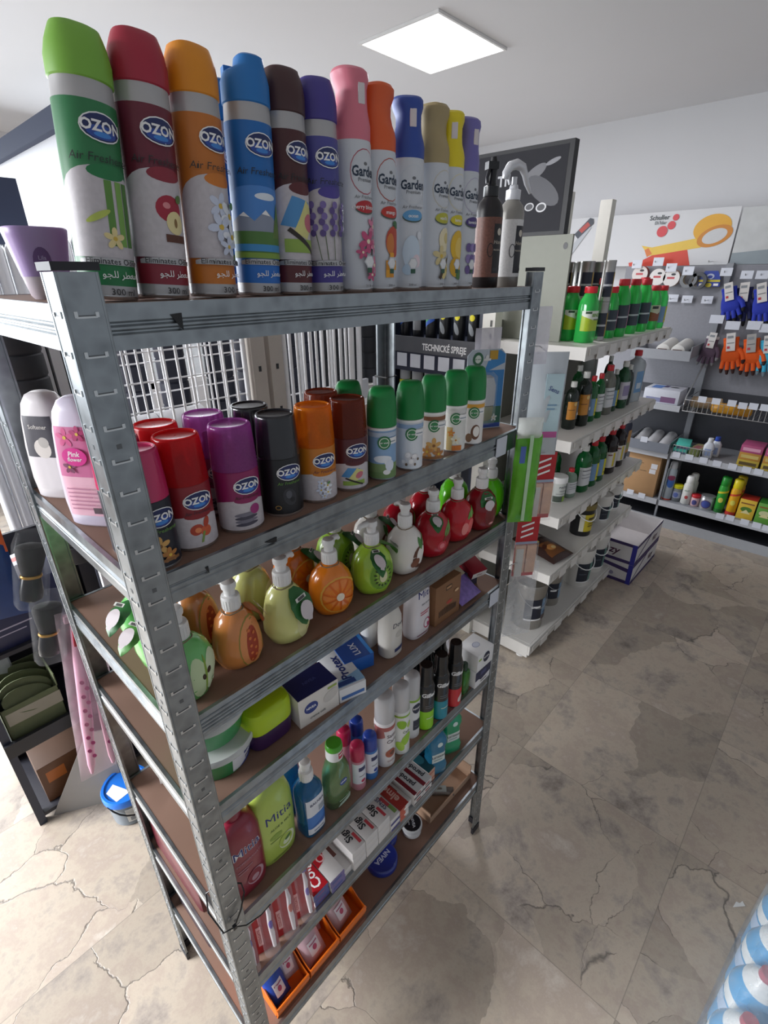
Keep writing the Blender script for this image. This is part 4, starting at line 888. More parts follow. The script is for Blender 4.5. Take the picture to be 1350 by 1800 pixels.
g = pillow(.085, .13, .03, M('#7a62a8', .35, vary=.5, scale=90), 10, .004, 3); me = g.mesh('bag'); me.transform(Matrix.Translation((0, -.045, .012)) @ Matrix.Rotation(-1.05, 4, 'X')); obj('bag', me, t)
me = G().box(-.03, .03, -.0165, -.0155, .06, .115, M('#b9ad96')).mesh('label_patch', False); me.transform(Matrix.Translation((0, -.045, .012)) @ Matrix.Rotation(-1.05, 4, 'X')); obj('label_patch', me, t)
carton('wax_carton', 'dark red flat carton leaning against the right rear of the fourth shelf', 'carton', (.836, .1, Z[3]+.052), (.05, .125, .02), {'all': M('#8a1626', .4), 'front': M('#d8d4d0'), 'right': M('#2a2f5a')}, -.25, {'front': [T_('Wax', 0, 0, .01, M('#7a1626'))]}, tilt=(.32, 0, 0))
carton('soap_carton', 'dark carton under the tilted red carton, right end of fourth shelf', 'carton', (.82, .12, Z[3]), (.06, .12, .045), M('#3a3a50', .4), -.2)

# ------------------------------------------------------------------ fifth shelf
def swirl(cx, cy, r, m, m2): return [E(cx, cy, r, r*1.1, m), E(cx-.15*r, cy+.12*r, r*.82, r*.92, m2), E(cx-.1*r, cy-.15*r, r*.45, r*.4, m, .4)]
mitia('dark red shower gel bottle lettered Mitia behind the near post', (.07, .052, Z[4]), '#8e2038', [T_('Mitia', .004, .128, .0292, LW, .02), T_('Mitia', .004, .128, .0285, MIT, 0), T_('POMEGRANATE', .006, .1, .0075, M('#b98a96')), R_(-.02, .082, .01, .084, M('#b98a96')), R_(-.02, .075, .0, .077, M('#b98a96'))]+swirl(.012, .042, .018, M('#b9909c'), M('#8a1f36')), 1.02)
mitia('lime green shower gel bottle lettered Mitia on the fifth shelf', (.147, .062, Z[4]), '#b4cc5a', [T_('Mitia', .004, .13, .031, MIT, .0), T_('ALOE & MILK', .006, .1, .0085, M('#5f7a3c')), E(-.008, .078, .014, .007, M('#93b04a')), R_(-.022, .066, .004, .068, M('#7f9a44'))]+swirl(.014, .045, .019, M('#dfe8c4'), M('#b0c858'))+[E(.016, .05, .008, .004, M('#4f7a3c'), .5), R_(-.02, .012, .02, .0145, M('#7f9a44'))], 1.06, 1.03)
BL = M('#2a80b8', .1, trans=.55, coat=.4)
def liquid_soap(label, loc, prints=True):
    t = thing('liquid_soap_bottle', label, 'bottle', loc)
    g = G().sect([(.022, .022, 0, 3), (.0265, .025, .004, 3.2), (.0275, .026, .11, 3.2), (.026, .0245, .128, 2.8), (.018, .018, .142, 2.3), (.0125, .0125, .147), (.0125, .0125, .155)], BL, 28); bv = g.bvh(); obj('bottle', g.mesh('bottle'), t)
    if prints: obj('label', decal([R_(-.022, .012, .025, .115, M('#dfe3ea')), R_(-.022, .03, .025, .066, M('#3a78c4')), T_('BALNEA', .002, .1, .0095, NAVY, .02), R_(.004, .07, .022, .086, M('#9fa8b4')), P_([(-.02, .03), (.025, .03), (.025, .046)], M('#2f64b0')), T_('liquid soap', .002, .02, .006, NAVY)], front(bv)), t)
    ck, hd = pump(.152, 1.0, 1.0); obj('pump_collar', ck, t); obj('pump_head', hd, t)
liquid_soap('blue liquid soap pump bottle with white label on the fifth shelf', (.227, .042, Z[4]))
liquid_soap('blue liquid soap pump bottle hidden behind the labelled blue one', (.222, .11, Z[4]), False)
GT = M('#86b07a', .08, trans=.65, coat=.4)
t = bottle('micellar_bottle', 'clear green bottle with bright green cap on the fifth shelf', 'bottle', (.305, .046, Z[4]), [(.026, .018, 0, 2.6), (.032, .022, .004, 2.8), (.0335, .023, .06, 2.8), (.031, .022, .1, 2.5), (.022, .019, .125, 2.2), (.0165, .0165, .132), (.0165, .0165, .14)], GT,
       [E(.002, .075, .0105, .0085, M('#2f4a94')), T_('NIVEA', .002, .075, .006, LW, .03), R_(-.012, .02, .02, .023, M('#a8c0a8')), P_([(-.016, .006), (.02, .009), (.022, .02), (-.01, .014)], M('#b4c8b8'))],
       ([(.0185, .0185, .138), (.019, .019, .14), (.0185, .0185, .163), (.0185, .0185, .1635)], M('#e2e2e0', .35)))
obj('cap_top', G().lathe([(.0185, .1635), (.0188, .165), (.0175, .175), (.016, .1765)], M('#4fa32c', .35), 24).mesh('cap_top'), t)
obj('cap_sticker', decal([R_(-.004, .144, .012, .16, M('#c0283c')), R_(-.002, .152, .01, .156, LW)], radial(G().lathe([(.0187, .13), (.0187, .17)], WHITE, 24).bvh(), .0187), name='cap_sticker'), t)
def spray(label, loc, h, r, body, capm, prints, capf=.72, neck=False, name='spray_can', group=None, capm2=None):
    b = M(body, .35, vary=.03) if isinstance(body, str) else body
    q = capf*h
    secs = [(r*.95, r*.95, 0), (r, r, .002), (r, r, q-.008), (r*.9, r*.9, q-.001), (r*.86, r*.86, q)]
    cp = [(r*.92, r*.92, q-.001), (r*.95, r*.95, q), (r*.93, r*.93, h-.012), (r*.85, r*.85, h-.003), (r*.7, r*.7, h)] if not neck else [(r*.86, r*.86, q-.001), (r*.88, r*.88, q), (r*.86, r*.86, q+.006), (r*.74, r*.74, q+.014), (r*.72, r*.72, h-.008), (r*.66, r*.64, h)]
    return bottle(name, label, 'bottle', loc, secs, b, prints, (cp, capm), mode='radial', R=r, group=group, rz=-.35)
for n, x, y, c, bd in (('pink', .361, .036, '#b8234f', '#c98a98'), ('blue', .399, .034, '#22409c', '#3d78bc')):
    spray(f'small {n}-capped travel spray bottle at the front of the fifth shelf', (x, y, Z[4]), .131, .0175, bd, M(c, .35), [R_(-.02, .022, .02, .084, M('#d9dce4')), R_(-.005, .062, .013, .074, NAVY), R_(-.004, .045, .012, .047, LG), E(.006, .03, .006, .005, M(c))], .69)
    spray(f'small {n}-capped travel spray bottle behind its twin on the fifth shelf', (x+.008, y+.052, Z[4]), .131, .0175, bd, M(c, .35), None, .69)
CL = M('#dcdcde', .2, trans=.25)
spray('white shaving gel can lettered Satin Care with salmon bands', (.45, .036, Z[4]), .21, .0245, '#e6e2e2', CL, [R_(-.04, .118, .04, .13, M('#b0605c')), P_([(-.04, .125), (-.014, .125), (-.01, .1), (-.04, .085)], M('#b9706a')), T_('Satin', .008, .1, .0145, M('#6a5a60'), .01), T_('Care', .008, .083, .0145, M('#6a5a60'), .01), E(.004, .045, .014, .013, M('#a8583f')), E(.008, .045, .007, .0065, M('#6a4030')), T_('Gillette', .005, .02, .007, M('#b08a88'))], .66)
spray('white shaving gel can with lime green leaves on the fifth shelf', (.5, .03, Z[4]), .207, .0225, '#e4e6e2', CL, [R_(-.036, .122, .036, .128, M('#8fb83a')), E(-.008, .1, .012, .014, M('#8fbf2c'), .4), E(.012, .094, .007, .009, M('#b4d468'), -.4), E(.004, .05, .012, .02, M('#9cc83c'), -.5), E(-.012, .03, .01, .016, M('#a9d04c'), .4), T_('Care', .004, .075, .01, M('#6a7a4a'))], .66)
spray('white deodorant can with black oval logo right of the lime one', (.552, .04, Z[4]), .196, .0215, '#e2e4e6', CL, [E(.004, .1, .013, .016, M('#1d2440')), T_('NIVEA', .004, .1, .008, LW, .03), R_(-.034, .122, .034, .127, M('#8fb83a')), R_(-.006, .03, .018, .062, M('#22283c')), R_(-.002, .04, .014, .042, LG)], .66)
for n, x, y, h, c in (('lime', .596, .031, .2, '#8fd01c'), ('teal', .648, .024, .203, '#1f8aa0'), ('red', .706, .022, .206, '#c8242c')):
    spray(f'black shaving foam can with {n} base, lettered Gillette, fifth shelf', (x, y, Z[4]), h, .0225, M('#18191c', .3, coat=.3), M('#141417', .25, coat=.4), [R_(-.06, .003, .06, .064, M(c, .35)), T_('Gillette', .004, .118, .017, LW, .035, .12), R_(-.012, .082, .018, .0845, LG), R_(-.012, .076, .012, .0785, LG)]+([E(.01, .03, .008, .014, M('#e6d8d4'), -.5)] if n == 'red' else [R_(-.008, .04, .014, .0425, M('#dfe8d0'))]), .72, True)
for k, (x, y) in enumerate(((.612, .09), (.665, .082), (.715, .078))):
    spray(('black shaving foam can behind the lime based one', 'black shaving foam can behind the teal based one', 'black shaving foam can behind the red based one')[k], (x, y, Z[4]), .203, .0225, M('#18191c', .3, coat=.3), M('#141417', .25, coat=.4), None, .72, True)
t = bottle('aftershave_bottle', 'small green glass bottle between red shaving foam and white cartons', 'bottle', (.757, .022, Z[4]), [(.014, .011, 0, 4), (.016, .012, .003, 4), (.017, .0125, .07, 4), (.012, .01, .078, 3), (.007, .007, .08)], M('#3f8f2c', .08, trans=.5, coat=.5), None, ([(.0085, .0085, .079), (.0085, .0085, .1), (.007, .007, .102)], M('#1c3a24', .3)))
NB = {'front': [E(.004, .006, .0155, .017, M('#1d2440')), T_('NIVEA', .004, .006, .009, LW, .03), R_(-.034, .008, -.02, .014, M('#9ab83c'))], 'top': [E(0, 0, .013, .01, M('#8a93b4')), E(0, 0, .011, .0085, M('#c4c9d8'))]}
carton('cream_carton', 'white carton with navy oval, upper of the pair by right post', 'carton', (.826, .034, Z[4]+.058), (.076, .07, .056), M('#e8e8e8', .45), -.03, NB, 'two white cartons stacked by the right post')
carton('cream_carton', 'white carton with navy band, lower of the pair by right post', 'carton', (.822, .036, Z[4]), (.076, .07, .057), M('#e6e6e8', .45), 0, {'front': [P_([(-.038, -.004), (-.02, -.004), (-.008, -.012), (.038, -.004), (.038, .028), (-.038, .028)], M('#23284a')), R_(-.012, .004, .016, .018, M('#4a4f78')), R_(-.01, -.02, .02, -.016, LG)]}, 'two white cartons stacked by the right post')
t = thing('foil_pack', 'crumpled silver foil pack behind the stacked white cartons', 'pack', (.775, .13, Z[4]), -.4)
obj('pack', pillow(.1, .215, .045, M('#d8d8dc', .15, metal=.9, bump=1, scale=40), 10, .01, 5).mesh('pack', angle=20), t)

# ------------------------------------------------------------------ sixth shelf
def brush_pack(label, x, y, tone, rz):
    t = thing('toothbrush_pack', label, 'toothbrush', (x, y, Z[5]), rz, 'red toothbrush packs leaning on the sixth shelf')
    T = Matrix.Rotation(-.2, 4, 'X'); red = M('#a01a24', .3)
    g = G().prism([(-.024, 0), (.024, 0), (.026, .02), (.026, .165), (.02, .178), (-.02, .178), (-.026, .165), (-.026, .02)], 0, .0012, red, 'y'); me = g.mesh('card', False); me.transform(T); obj('card', me, t)
    fl_ = flat((0, -.0003, 0), (1, 0, 0), (0, 0, 1))
    it = [R_(-.022, .13, -.002, .16, M('#c97a80')), E(-.012, .148, .006, .008, M('#d9b0b0')), P_([(-.024, .1), (.006, .112), (.006, .114), (-.024, .102)], M('#d8a0a0')), R_(-.016, .02, -.006, .07, M('#d2a4a0')), T_('COLGATE', -.011, .045, .008, M('#8a1c26'), .01, 0, 1, pi/2)]
    me = decal(it, fl_, step=0, name='print'); me.transform(T); obj('print', me, t)
    b = G(); wv = M('#e4dfe2', .3); tn = M(tone, .35)
    pts = [(.014, -.009, .012), (.014, -.010, .05), (.0125, -.010, .075), (.015, -.009, .1), (.0135, -.009, .12), (.014, -.009, .165)]
    b.tube([pts[0], pts[1], pts[2]], [.004, .0058, .0045], wv, 10); b.tube([pts[2], pts[3], pts[4], pts[5]], [.0045, .005, .0032, .0034], wv, 10)
    b.box(.0095, .0185, -.019, -.011, .135, .165, tn); b.sphere((.014, -.0125, .075), .0046, .0046, .012, tn, 10)
    me = b.mesh('toothbrush'); me.transform(T); obj('toothbrush', me, t)
    c = G().sect([(.016, .011, .004, 3, .008, -.011), (.017, .012, .008, 3, .008, -.011), (.017, .012, .168, 3, .008, -.011), (.014, .009, .174, 3, .008, -.009)], film('#f4e9ee', .97, .05), 16); me = c.mesh('blister'); me.transform(T); obj('blister', me, t)
for n, x, y, tone in (('first red toothbrush pack, tucked behind the near post', .03, .03, '#5a6ab0'), ('second red toothbrush pack from the near post', .078, .028, '#6a5ab0'), ('third red toothbrush pack from the near post, salmon headed brush', .124, .022, '#c96a5a'), ('fourth red toothbrush pack, beside the toothpaste cartons', .168, .02, '#7a6ab4')):
    brush_pack(n, x, y, tone, -.32)
WC = M('#d9d6d4', .45); CR = M('#b01c28', .4)
def paste(label, x, k, word, kind, y0=.003, w=.042, h=.0225, L=.185):
    top = {'colgate': [R_(-w/2, -L/2, w/2, L/2, CR), E(0, .02, w*.75, .06, M('#c7303a')), T_(word, .002, -.035, .032, LW, .02, .1, 1, pi/2)],
           'colgate2': [P_([(-w/2, -.05), (-.002, -.045), (w/2, -.01), (w/2, L/2), (-w/2, L/2)], CR), T_(word, -.002, -.005, .026, M('#e0b8b8'), .02, .1, 1, pi/2)],
           'signal': [R_(w*.22, -.085, w*.4, -.055, M('#8fb05a' if k % 2 else '#b5424a')), E(-.006, .0, .012, .018, M('#c8505a')), E(-.006, .002, .0115, .0175, WC), T_(word, -.002, -.04, .025, M('#23262c'), .02, .05, 1, pi/2)],
           'senso': [T_(word, .002, -.035, .018, M('#4a4f78'), .01, 0, 1, pi/2), R_(w*.15, -.06, w*.42, -.03, M('#c04a50')), R_(w*.15, -.085, w*.45, -.06, M('#7fa05a'))],
           'elmex': [R_(-w/2, -L/2, w/2, L/2, M('#a83a34')), T_(word, .002, -.035, .028, M('#d9b0a4'), .03, 0, 1, pi/2)],
           'parod': [R_(-w/2, -L/2, w/2, L/2, M('#c4c4c4')), R_(-w/2, -L/2, -w*.18, L/2, M('#74202a')), T_(word, w*.12, -.035, .02, M('#2a2c34'), .03, 0, 1, pi/2)],
           'teal': [R_(-w/2, -L/2, w/2, L/2, M('#1f4a52')), E(0, -.03, .014, .02, M('#3a7a86'))], 'plain': [R_(-w/2, -.05, w*.1, L/2, M('#7a4a44'))]}[kind]
    fr = {'colgate': [R_(-w/2, -h/2, w/2, h/2, M('#5a5f9a')), R_(-.012, -.002, .01, .0, M('#c04a5a'))], 'colgate2': [R_(-w/2, -h/2, w/2, h/2, M('#7a6fa4')), R_(-.016, -.004, .012, .004, M('#4a5a9a'))], 'senso': [R_(-w/2, -h/2, w/2, -h*.1, M('#4a4a86'))], 'elmex': [R_(-w/2, -h/2, w*.1, h/2, M('#c8604a')), R_(-.002, -.002, .012, .004, LW)],
          'parod': [R_(-w/2, -h*.35, w/2, -h*.1, M('#3a3a44')), R_(-.01, .002, .008, .008, M('#a04a50'))], 'teal': [R_(-w/2, -h/2, w/2, h/2, M('#c9a08a')), R_(-w/2, -.002, w/2, .003, M('#b05a4a'))]}.get(kind, [])
    return carton('toothpaste_carton', label, 'toothpaste', (x, y0+L/2, Z[5]+(k if kind[:3] != 'col' else k/2)*(h+.0004)), (w-.001, L, h), WC, -.012*(k-1), {'top': top, 'front': fr}, 'toothpaste cartons stacked on the sixth shelf')
LV = ('bottom', 'middle', 'top')
for k in (0, 2): paste(f'red Colgate toothpaste carton, {LV[k]} of the stack next to the toothbrushes', .214, k, 'Colgate', 'colgate', .012)
for k in (0, 2): paste(f'red and white Colgate toothpaste carton, {LV[k]} of the second stack', .258, k, 'Colgate', 'colgate2', .006)
paste('white toothpaste carton wedged flat between Colgate and Signal stacks', .292, 0, '', 'plain', .01, .026)
for c, x in enumerate((.325, .368, .411)):
    for k in range(3): paste(f'white Signal toothpaste carton, {LV[k]} of the {ORD[c]} Signal stack from the near post', x, k, 'Signal', 'signal')
for k in range(2): paste(f'white SENSO toothpaste carton, {("bottom","top")[k]} of its pair', .449, k, 'SENSO', 'senso', .0, .034)
for k in range(2): paste(f'red elmex toothpaste carton, {("bottom","top")[k]} of its pair', .484, k, 'elmex', 'elmex', .0, .034)
paste('pale toothpaste carton lying flat between elmex and parodontax', .513, 0, '', 'plain', .01, .022)
for c, x in enumerate((.542, .58)):
    for k in range(2): paste(f'grey and maroon parodontax carton, {("bottom","top")[k]} of the {ORD[c]} parodontax pair', x, k, 'parodont', 'parod', .0, .037)
for k in range(2): paste(f'dark teal toothpaste carton, {("bottom","top")[k]} of the pair beside the blue mouthwash', .613, k, '', 'teal', .012, .028, .024, .16)
def mouthwash(label, loc, color, rz):
    c = M(color, .08, trans=.45, coat=.5)
    t = bottle('mouthwash_bottle', label, 'bottle', loc, [(.026, .019, 0, 4), (.031, .023, .005, 4), (.032, .024, .03, 4), (.027, .0205, .045, 4), (.026, .02, .1, 4), (.03, .0225, .115, 4), (.029, .022, .13, 3.4), (.018, .017, .15, 2.4), (.014, .014, .156), (.014, .014, .162)], c,
               [R_(-.019, .05, .022, .082, M('#cfd8d4')), T_('LISTERINE', .002, .07, .0095, M('#1c2426'), .03), R_(-.014, .058, .012, .0605, M('#5a7a76')), E(.002, .118, .008, .009, M('#d5e4e0'))],
               ([(.016, .016, .16), (.0165, .0165, .162), (.0155, .0155, .185), (.014, .014, .187)], M('#1b1d20', .35)), rz=rz)
mouthwash('blue mouthwash bottle lettered LISTERINE on the sixth shelf', (.652, .032, Z[5]), '#2f93c0', -.4)
mouthwash('blue mouthwash bottle behind the front blue LISTERINE bottle', (.66, .095, Z[5]), '#1f86a0', 0)
mouthwash('green mouthwash bottle lettered LISTERINE near the right post', (.737, .042, Z[5]), '#2fc088', -.4)
# things seen through the open end of the lower shelves
carton('pad_pack', 'dark wine red pack at the back left of the sixth shelf', 'pack', (.08, .3, Z[5]), (.13, .24, .12), M('#5a1424', .3, vary=.25, scale=30), 0, bevel=.012)
carton('pad_pack', 'dark navy pack with pale scratches at the back left of the lowest shelf', 'pack', (.1, .33, Z[6]), (.15, .18, .11), M('#20182c', .3, vary=.3, scale=30), 0, bevel=.01)
carton('folded_card', 'white folded card standing at the back left of the fifth shelf', 'card', (.075, .36, Z[4]), (.05, .002, .09), M('#e9e9ee', .5), -.5, bevel=.0003)
# ------------------------------------------------------------------ lowest shelf
OR = M('#dd6a12', .4, coat=.15, vary=.04)
for k, x in enumerate((.108, .204, .299)):
    t = thing('storage_bin', ('orange open fronted bin nearest the near post', 'middle orange open fronted bin of three', 'orange open fronted bin farthest from the near post')[k], 'bin', (x, .078, Z[6]), 0, 'orange bins on the lowest shelf')
    g = G(); a, th = .0455, .0022; y0, y1 = -.066, .1
    g.box(-a, a, y0+.012, y1, 0, .003, OR); g.box(-a, a, y1-th, y1, .003, .085, OR)
    for s in (-1, 1): g.prism([(y0+.004, .003), (y0, .045), (y0+.025, .05), (y0+.07, .082), (y1, .085), (y1, .003)], s*a-(th if s > 0 else 0), s*a+(th if s < 0 else 0), OR, 'x')
    g.prism([(y0+.004, .0), (y0-.004, .03), (y0-.003, .045), (y0, .045), (y0+.002, .03), (y0+.008, .0)], -a, a, OR, 'x')
    g.tube([(-a, y0-.002, .044), (a, y0-.002, .044)], .0035, OR, 8)
    obj('bin', g.mesh('bin', False), t)
PK = film('#e6c4cc', .25, .2)
def wipe_pack(label, loc, mat, rz, seed, w=.07, h=.1, d=.022, tilt=.9):
    t = thing('wipe_pack', label, 'pack', loc, rz, 'small film packs in the orange bins')
    me = pillow(w, h, d, mat, 8, .003, seed).mesh('pack', angle=40); me.transform(Matrix.Rotation(-tilt, 4, 'X')); obj('pack', me, t)
    it = [R_(-w*.25, h*.3, w*.25, h*.7, M('#e9dfe2')), E(0, h*.5, w*.1, h*.08, M('#c04a6a')), R_(-w*.2, h*.6, w*.2, h*.64, M('#b86a80'))]
    def fn(s, tt, l): return Matrix.Rotation(-tilt, 4, 'X') @ Vector((s, -d/2*1.12*(max(0, sin(pi*(s/w+.5))*sin(pi*tt/h)))**.6-l-.0012, tt))
    if mat != 'n': obj('print', decal(it, fn, step=.01, name='print'), t)
wipe_pack('royal blue pack in the near orange bin', (.09, .03, Z[6]+.012), M('#2f4fae', .35), .1, 1, .05, .085, .035, .55)
wipe_pack('clear wet wipe pack beside the blue pack in the near bin', (.128, .05, Z[6]+.012), M('#c9c4d4', .25), -.1, 2, .05, .085, .03, .5)
wipe_pack('pale pink wipe pack in the middle orange bin', (.196, .03, Z[6]+.012), M('#d9b4bc', .25), .1, 3, .06, .085, .03, .55)
wipe_pack('pale pink wipe pack behind the first in the middle bin', (.212, .075, Z[6]+.014), M('#cfa4ae', .25), -.1, 4, .06, .085, .03, .5)
wipe_pack('pale wipe pack lying in the far orange bin', (.292, .035, Z[6]+.012), M('#d2b0b4', .25), .15, 5, .06, .085, .03, .6)
wipe_pack('orange wipe pack leaning at the back of the far bin', (.306, .1, Z[6]+.014), M('#d9782a', .3), 0, 6, .06, .085, .03, .4)
NB2 = M('#1d2f86', .3, coat=.4)
def tin(label, loc, r, h, rot):
    t = thing('cream_tin', label, 'cream tin', loc, rot)
    obj('tin', G().lathe([(r-.002, 0), (r-.0005, .002), (r-.0005, h*.45)], M('#27388e', .3), 36).mesh('tin'), t)
    obj('lid', G().lathe([(r-.0005, h*.42), (r, h*.42), (r, h-.003), (r-.002, h-.0005), (r-.004, h), (r-.006, h-.001), (.001, h-.001)], NB2, 36).mesh('lid'), t)
    obj('label', decal([T_('NIVEA', 0, r*.05, r*.42, M('#b9c0d8'), .03), T_('Creme', 0, -r*.4, r*.16, M('#8f9ac4'))], flat((0, 0, h-.001), (1, 0, 0), (0, 1, 0)), step=0), t)
tin('larger navy tin lettered NIVEA on the lowest shelf', (.472, .072, Z[6]), .046, .024, pi)
tin('navy tin behind the larger one, lettered NIVEA', (.525, .115, Z[6]), .042, .022, pi-.5)
t = thing('cream_jar', 'white jar with black lettered lid beside the navy tins', 'cream jar', (.6, .066, Z[6]), -2.2)
g = G().lathe([(.026, 0), (.029, .003), (.03, .024)], M('#d9dadb', .25, coat=.3), 32); obj('jar', g.mesh('jar'), t)
obj('lid', G().lathe([(.0305, .0245), (.0315, .025), (.0315, .036), (.029, .038), (.0275, .0372), (.001, .0372)], M('#c4c6c8', .25, coat=.3), 32).mesh('lid'), t)
obj('lid_disc', decal([E(0, 0, .027, .027, M('#1c1e24', .25)), T_('NIVEA', 0, .003, .012, M('#b9bac0'), .02), T_('MEN', 0, -.01, .006, M('#b9bac0'))], flat((0, 0, .0373), (1, 0, 0), (0, 1, 0)), step=0, name='lid_disc'), t)
t = thing('carton_tray', 'open brown cardboard tray at the right end of the lowest shelf', 'tray', (.762, .12, Z[6]), -.02)
g = G(); a, b2 = .108, .085; CT = M('#a98a72', .8, vary=.08)
g.box(-a, a, -b2, b2, 0, .0025, CT); g.box(-a, a, -b2, -b2+.003, .0025, .024, CT); g.box(-a, a, b2-.003, b2, .0025, .06, CT); g.box(-a, -a+.003, -b2, b2, .0025, .045, CT); g.box(a-.003, a, -b2, b2, .0025, .06, CT)
obj('tray', g.mesh('tray', False), t)
for k, (x, y, rz) in enumerate(((.742, .085, -.85), (.76, .145, -.75))):
    t = thing('cream_tube', ('brown and white cream tube in the cardboard tray, front one', 'brown and white cream tube in the cardboard tray, rear one')[k], 'tube', (x, y, Z[6]+.016), rz)
    g = G(); TT = Matrix.Rotation(pi/2, 4, 'Y'); g.sect([(.013, .013, -.05, 2), (.0135, .0135, -.02, 2), (.013, .012, .02, 2.2), (.004, .0145, .055, 3), (.0012, .015, .06, 4)], M('#6a625c', .35), 20, TT); obj('tube', g.mesh('tube'), t)
    obj('cap', G().lathe([(.011, -.078), (.0125, -.075), (.0125, -.051), (.011, -.0495)], WPLAST, 20, TT).mesh('cap'), t)
    obj('label_patch', G().box(-.005, .035, -.011, .011, .0118, .0125, M('#8f9490', .4)).mesh('label_patch', False), t)

# small things fixed to the rack
t = tag(obj('cable_tie', None), 'thin black cable tie looped round the near post, loose tail', 'cable tie')
g = G(); BT = M('#121316', .4); zt = .785
g.tube([(-.003, .046, zt+.03), (-.012, .03, zt+.006), (-.006, -.004, zt-.02), (.012, -.009, zt-.022), (.03, -.008, zt+.006), (.043, -.004, zt+.034), (.045, .006, zt+.045), (.02, .03, zt+.05), (-.003, .046, zt+.03)], .0014, BT, 8)
g.tube([(.012, -.009, zt-.022), (.03, -.016, zt-.034), (.056, -.024, zt-.03), (.075, -.028, zt-.018)], .0011, BT, 8)
g.box(.009, .0155, -.012, -.006, zt-.026, zt-.018, BT)
obj('strap', g.mesh('strap'), t)
t = tag(obj('cable_tie', None), 'black band tied round the rear right post', 'cable tie')
obj('strap', G().tube([(W-.04, D+.003, 1.545), (W-.04, D-.04, 1.545), (W+.003, D-.04, 1.545), (W+.003, D+.003, 1.545), (W-.04, D+.003, 1.545)], .0022, BT, 8).mesh('strap'), t)
for n, x0, x1, k in (('blank white price card on the second shelf beam near the right post', .78, .822, 1), ('blank white price card on the fourth shelf beam near the right post', .82, .862, 3)):
    t = tag(obj('price_card', G().box(x0, x1, .0005, .0019, Z[k]-.046, Z[k]-.003, M('#cdd1dc', .5)).mesh('price_card', False)), n, 'price tag')
t = tag(obj('sticker', G().box(.825, .868, .0012, .0022, Z[1]-.04, Z[1]-.002, M('#2f4a38', .3)).mesh('sticker', False)), 'dark green sticker at the right end of the second shelf beam', 'sticker')
for n, k, x, sx, sz in (('black torn sticker on the top beam near the near post', 0, .098, .012, .017), ('small black sticker on the second beam', 1, .175, .02, .007), ('small dark label on the second beam near the near post', 1, .085, .004, .01)):
    tag(obj('sticker', G().prism([(x, Z[k]-.012), (x+sx, Z[k]-.011), (x+sx*.95, Z[k]-.011-sz), (x+sx*.6, Z[k]-.013-sz*.6)], .002, .003, BT, 'y').mesh('sticker', False)), n, 'sticker')

# ------------------------------------------------------------------ packs hanging on the rack's posts
def hang(name, label, loc, rz, w, h, d, mat, seed, extra=None, cat='pack', tilt=0):
    t = thing(name, label, cat, loc, rz); me = pillow(w, h, d, mat, 10, .004, seed, .5).mesh('pouch', angle=50)
    if tilt: me.transform(Matrix.Rotation(tilt, 4, 'Y'))
    obj('pouch', me, t)
    if extra: extra(t)
    return t
def gp(t):
    obj('clear_top', pillow(.058, .05, .026, film('#eef2ee', .35, .15), 8, .004, 9, .4).mesh('clear_top'), t).location = (0, 0, .212)
    obj('seam', G().box(-.004, .004, -.0185, -.0165, .012, .225, M('#b9d8b4', .3)).mesh('seam', False), t)
    obj('sticker', G().box(-.023, -.011, -.018, -.0165, .16, .2, M('#4f6ab4', .4)).mesh('sticker', False), t)
hang('refill_pouch', 'lime green gel refill pouch hanging over the right post', (.876, -.026, 1.245), -.75, .062, .222, .034, M('#6fc23a', .15, trans=.25, coat=.4, vary=.25, scale=45), 11, gp, 'pouch')
def tp(t):
    obj('stripe', G().box(.0, .044, -.0245, -.022, .056, .072, M('#c05a9a', .3)).mesh('stripe', False), t)
    obj('panel', G().box(.0, .045, -.024, -.0218, .072, .22, M('#b4ccd4', .3)).mesh('panel', False), t)
    obj('lettering', decal([T_('Sens', .022, .18, .016, M('#5a6a94'), .02, 0, 1, -.4), R_(.01, .14, .034, .144, M('#7a9ab4')), R_(.01, .13, .03, .134, M('#7a9ab4'))], flat((0, -.0246, 0), (1, 0, 0), (0, 0, 1)), step=0, name='lettering'), t)
hang('refill_pouch', 'white and aqua refill pouch hanging outside the right post', (1.07, .05, 1.352), -.8, .115, .27, .05, M('#c3cad0', .3, coat=.3, vary=.12, scale=12), 12, tp, 'pouch')
hang('clear_bag', 'empty clear bag hanging above the aqua refill pouch', (1.0, .05, 1.6), -.6, .07, .13, .02, film('#e4e2ea', .45, .1), 13, None, 'bag')
hang('clear_bag', 'clear plastic bag hanging inside the right rear of the second shelf', (.872, .1, 1.5), -.4, .07, .19, .02, film('#e9e4ea', .4, .12), 14, None, 'bag')
def razor_card(label, loc, rz, h):
    t = thing('razor_pack', label, 'razor pack', loc, rz); w = .062
    obj('card', G().box(-w/2, w/2, -.001, .001, 0, h, M('#b71f28', .4)).mesh('card', False), t)
    o = G()
    for s in (-1, 1):
        o.box(s*w*.25-w*.22, s*w*.25+w*.22, -.008, -.001, h*.08, h*.55, M('#cfa68c', .4, vary=.25, scale=60))
    obj('photo_panel', o.mesh('photo_panel', False), t)
    obj('print', decal([P_([(-w*.3, h*.66+h*.09*j), (w*.25, h*.72+h*.09*j), (w*.25, h*.75+h*.09*j), (-w*.3, h*.69+h*.09*j)], LW) for j in range(3)]+[ R_(-w/2, h*.56, w/2, h*.6, M('#9ab0cc'))], flat((0, -.0012, 0), (1, 0, 0), (0, 0, 1)), step=0, name='print'), t)
    obj('leaflet', G().box(-w*.46, -w*.12, -.0095, -.0082, h*.02, h*.5, M('#c9c8c4', .5)).mesh('leaflet', False), t)
    obj('sleeve', G().box(-w*.52, w*.52, -.0115, .003, -.004, h*.6, film('#f2f0f0', .85, .05)).mesh('sleeve', False), t)
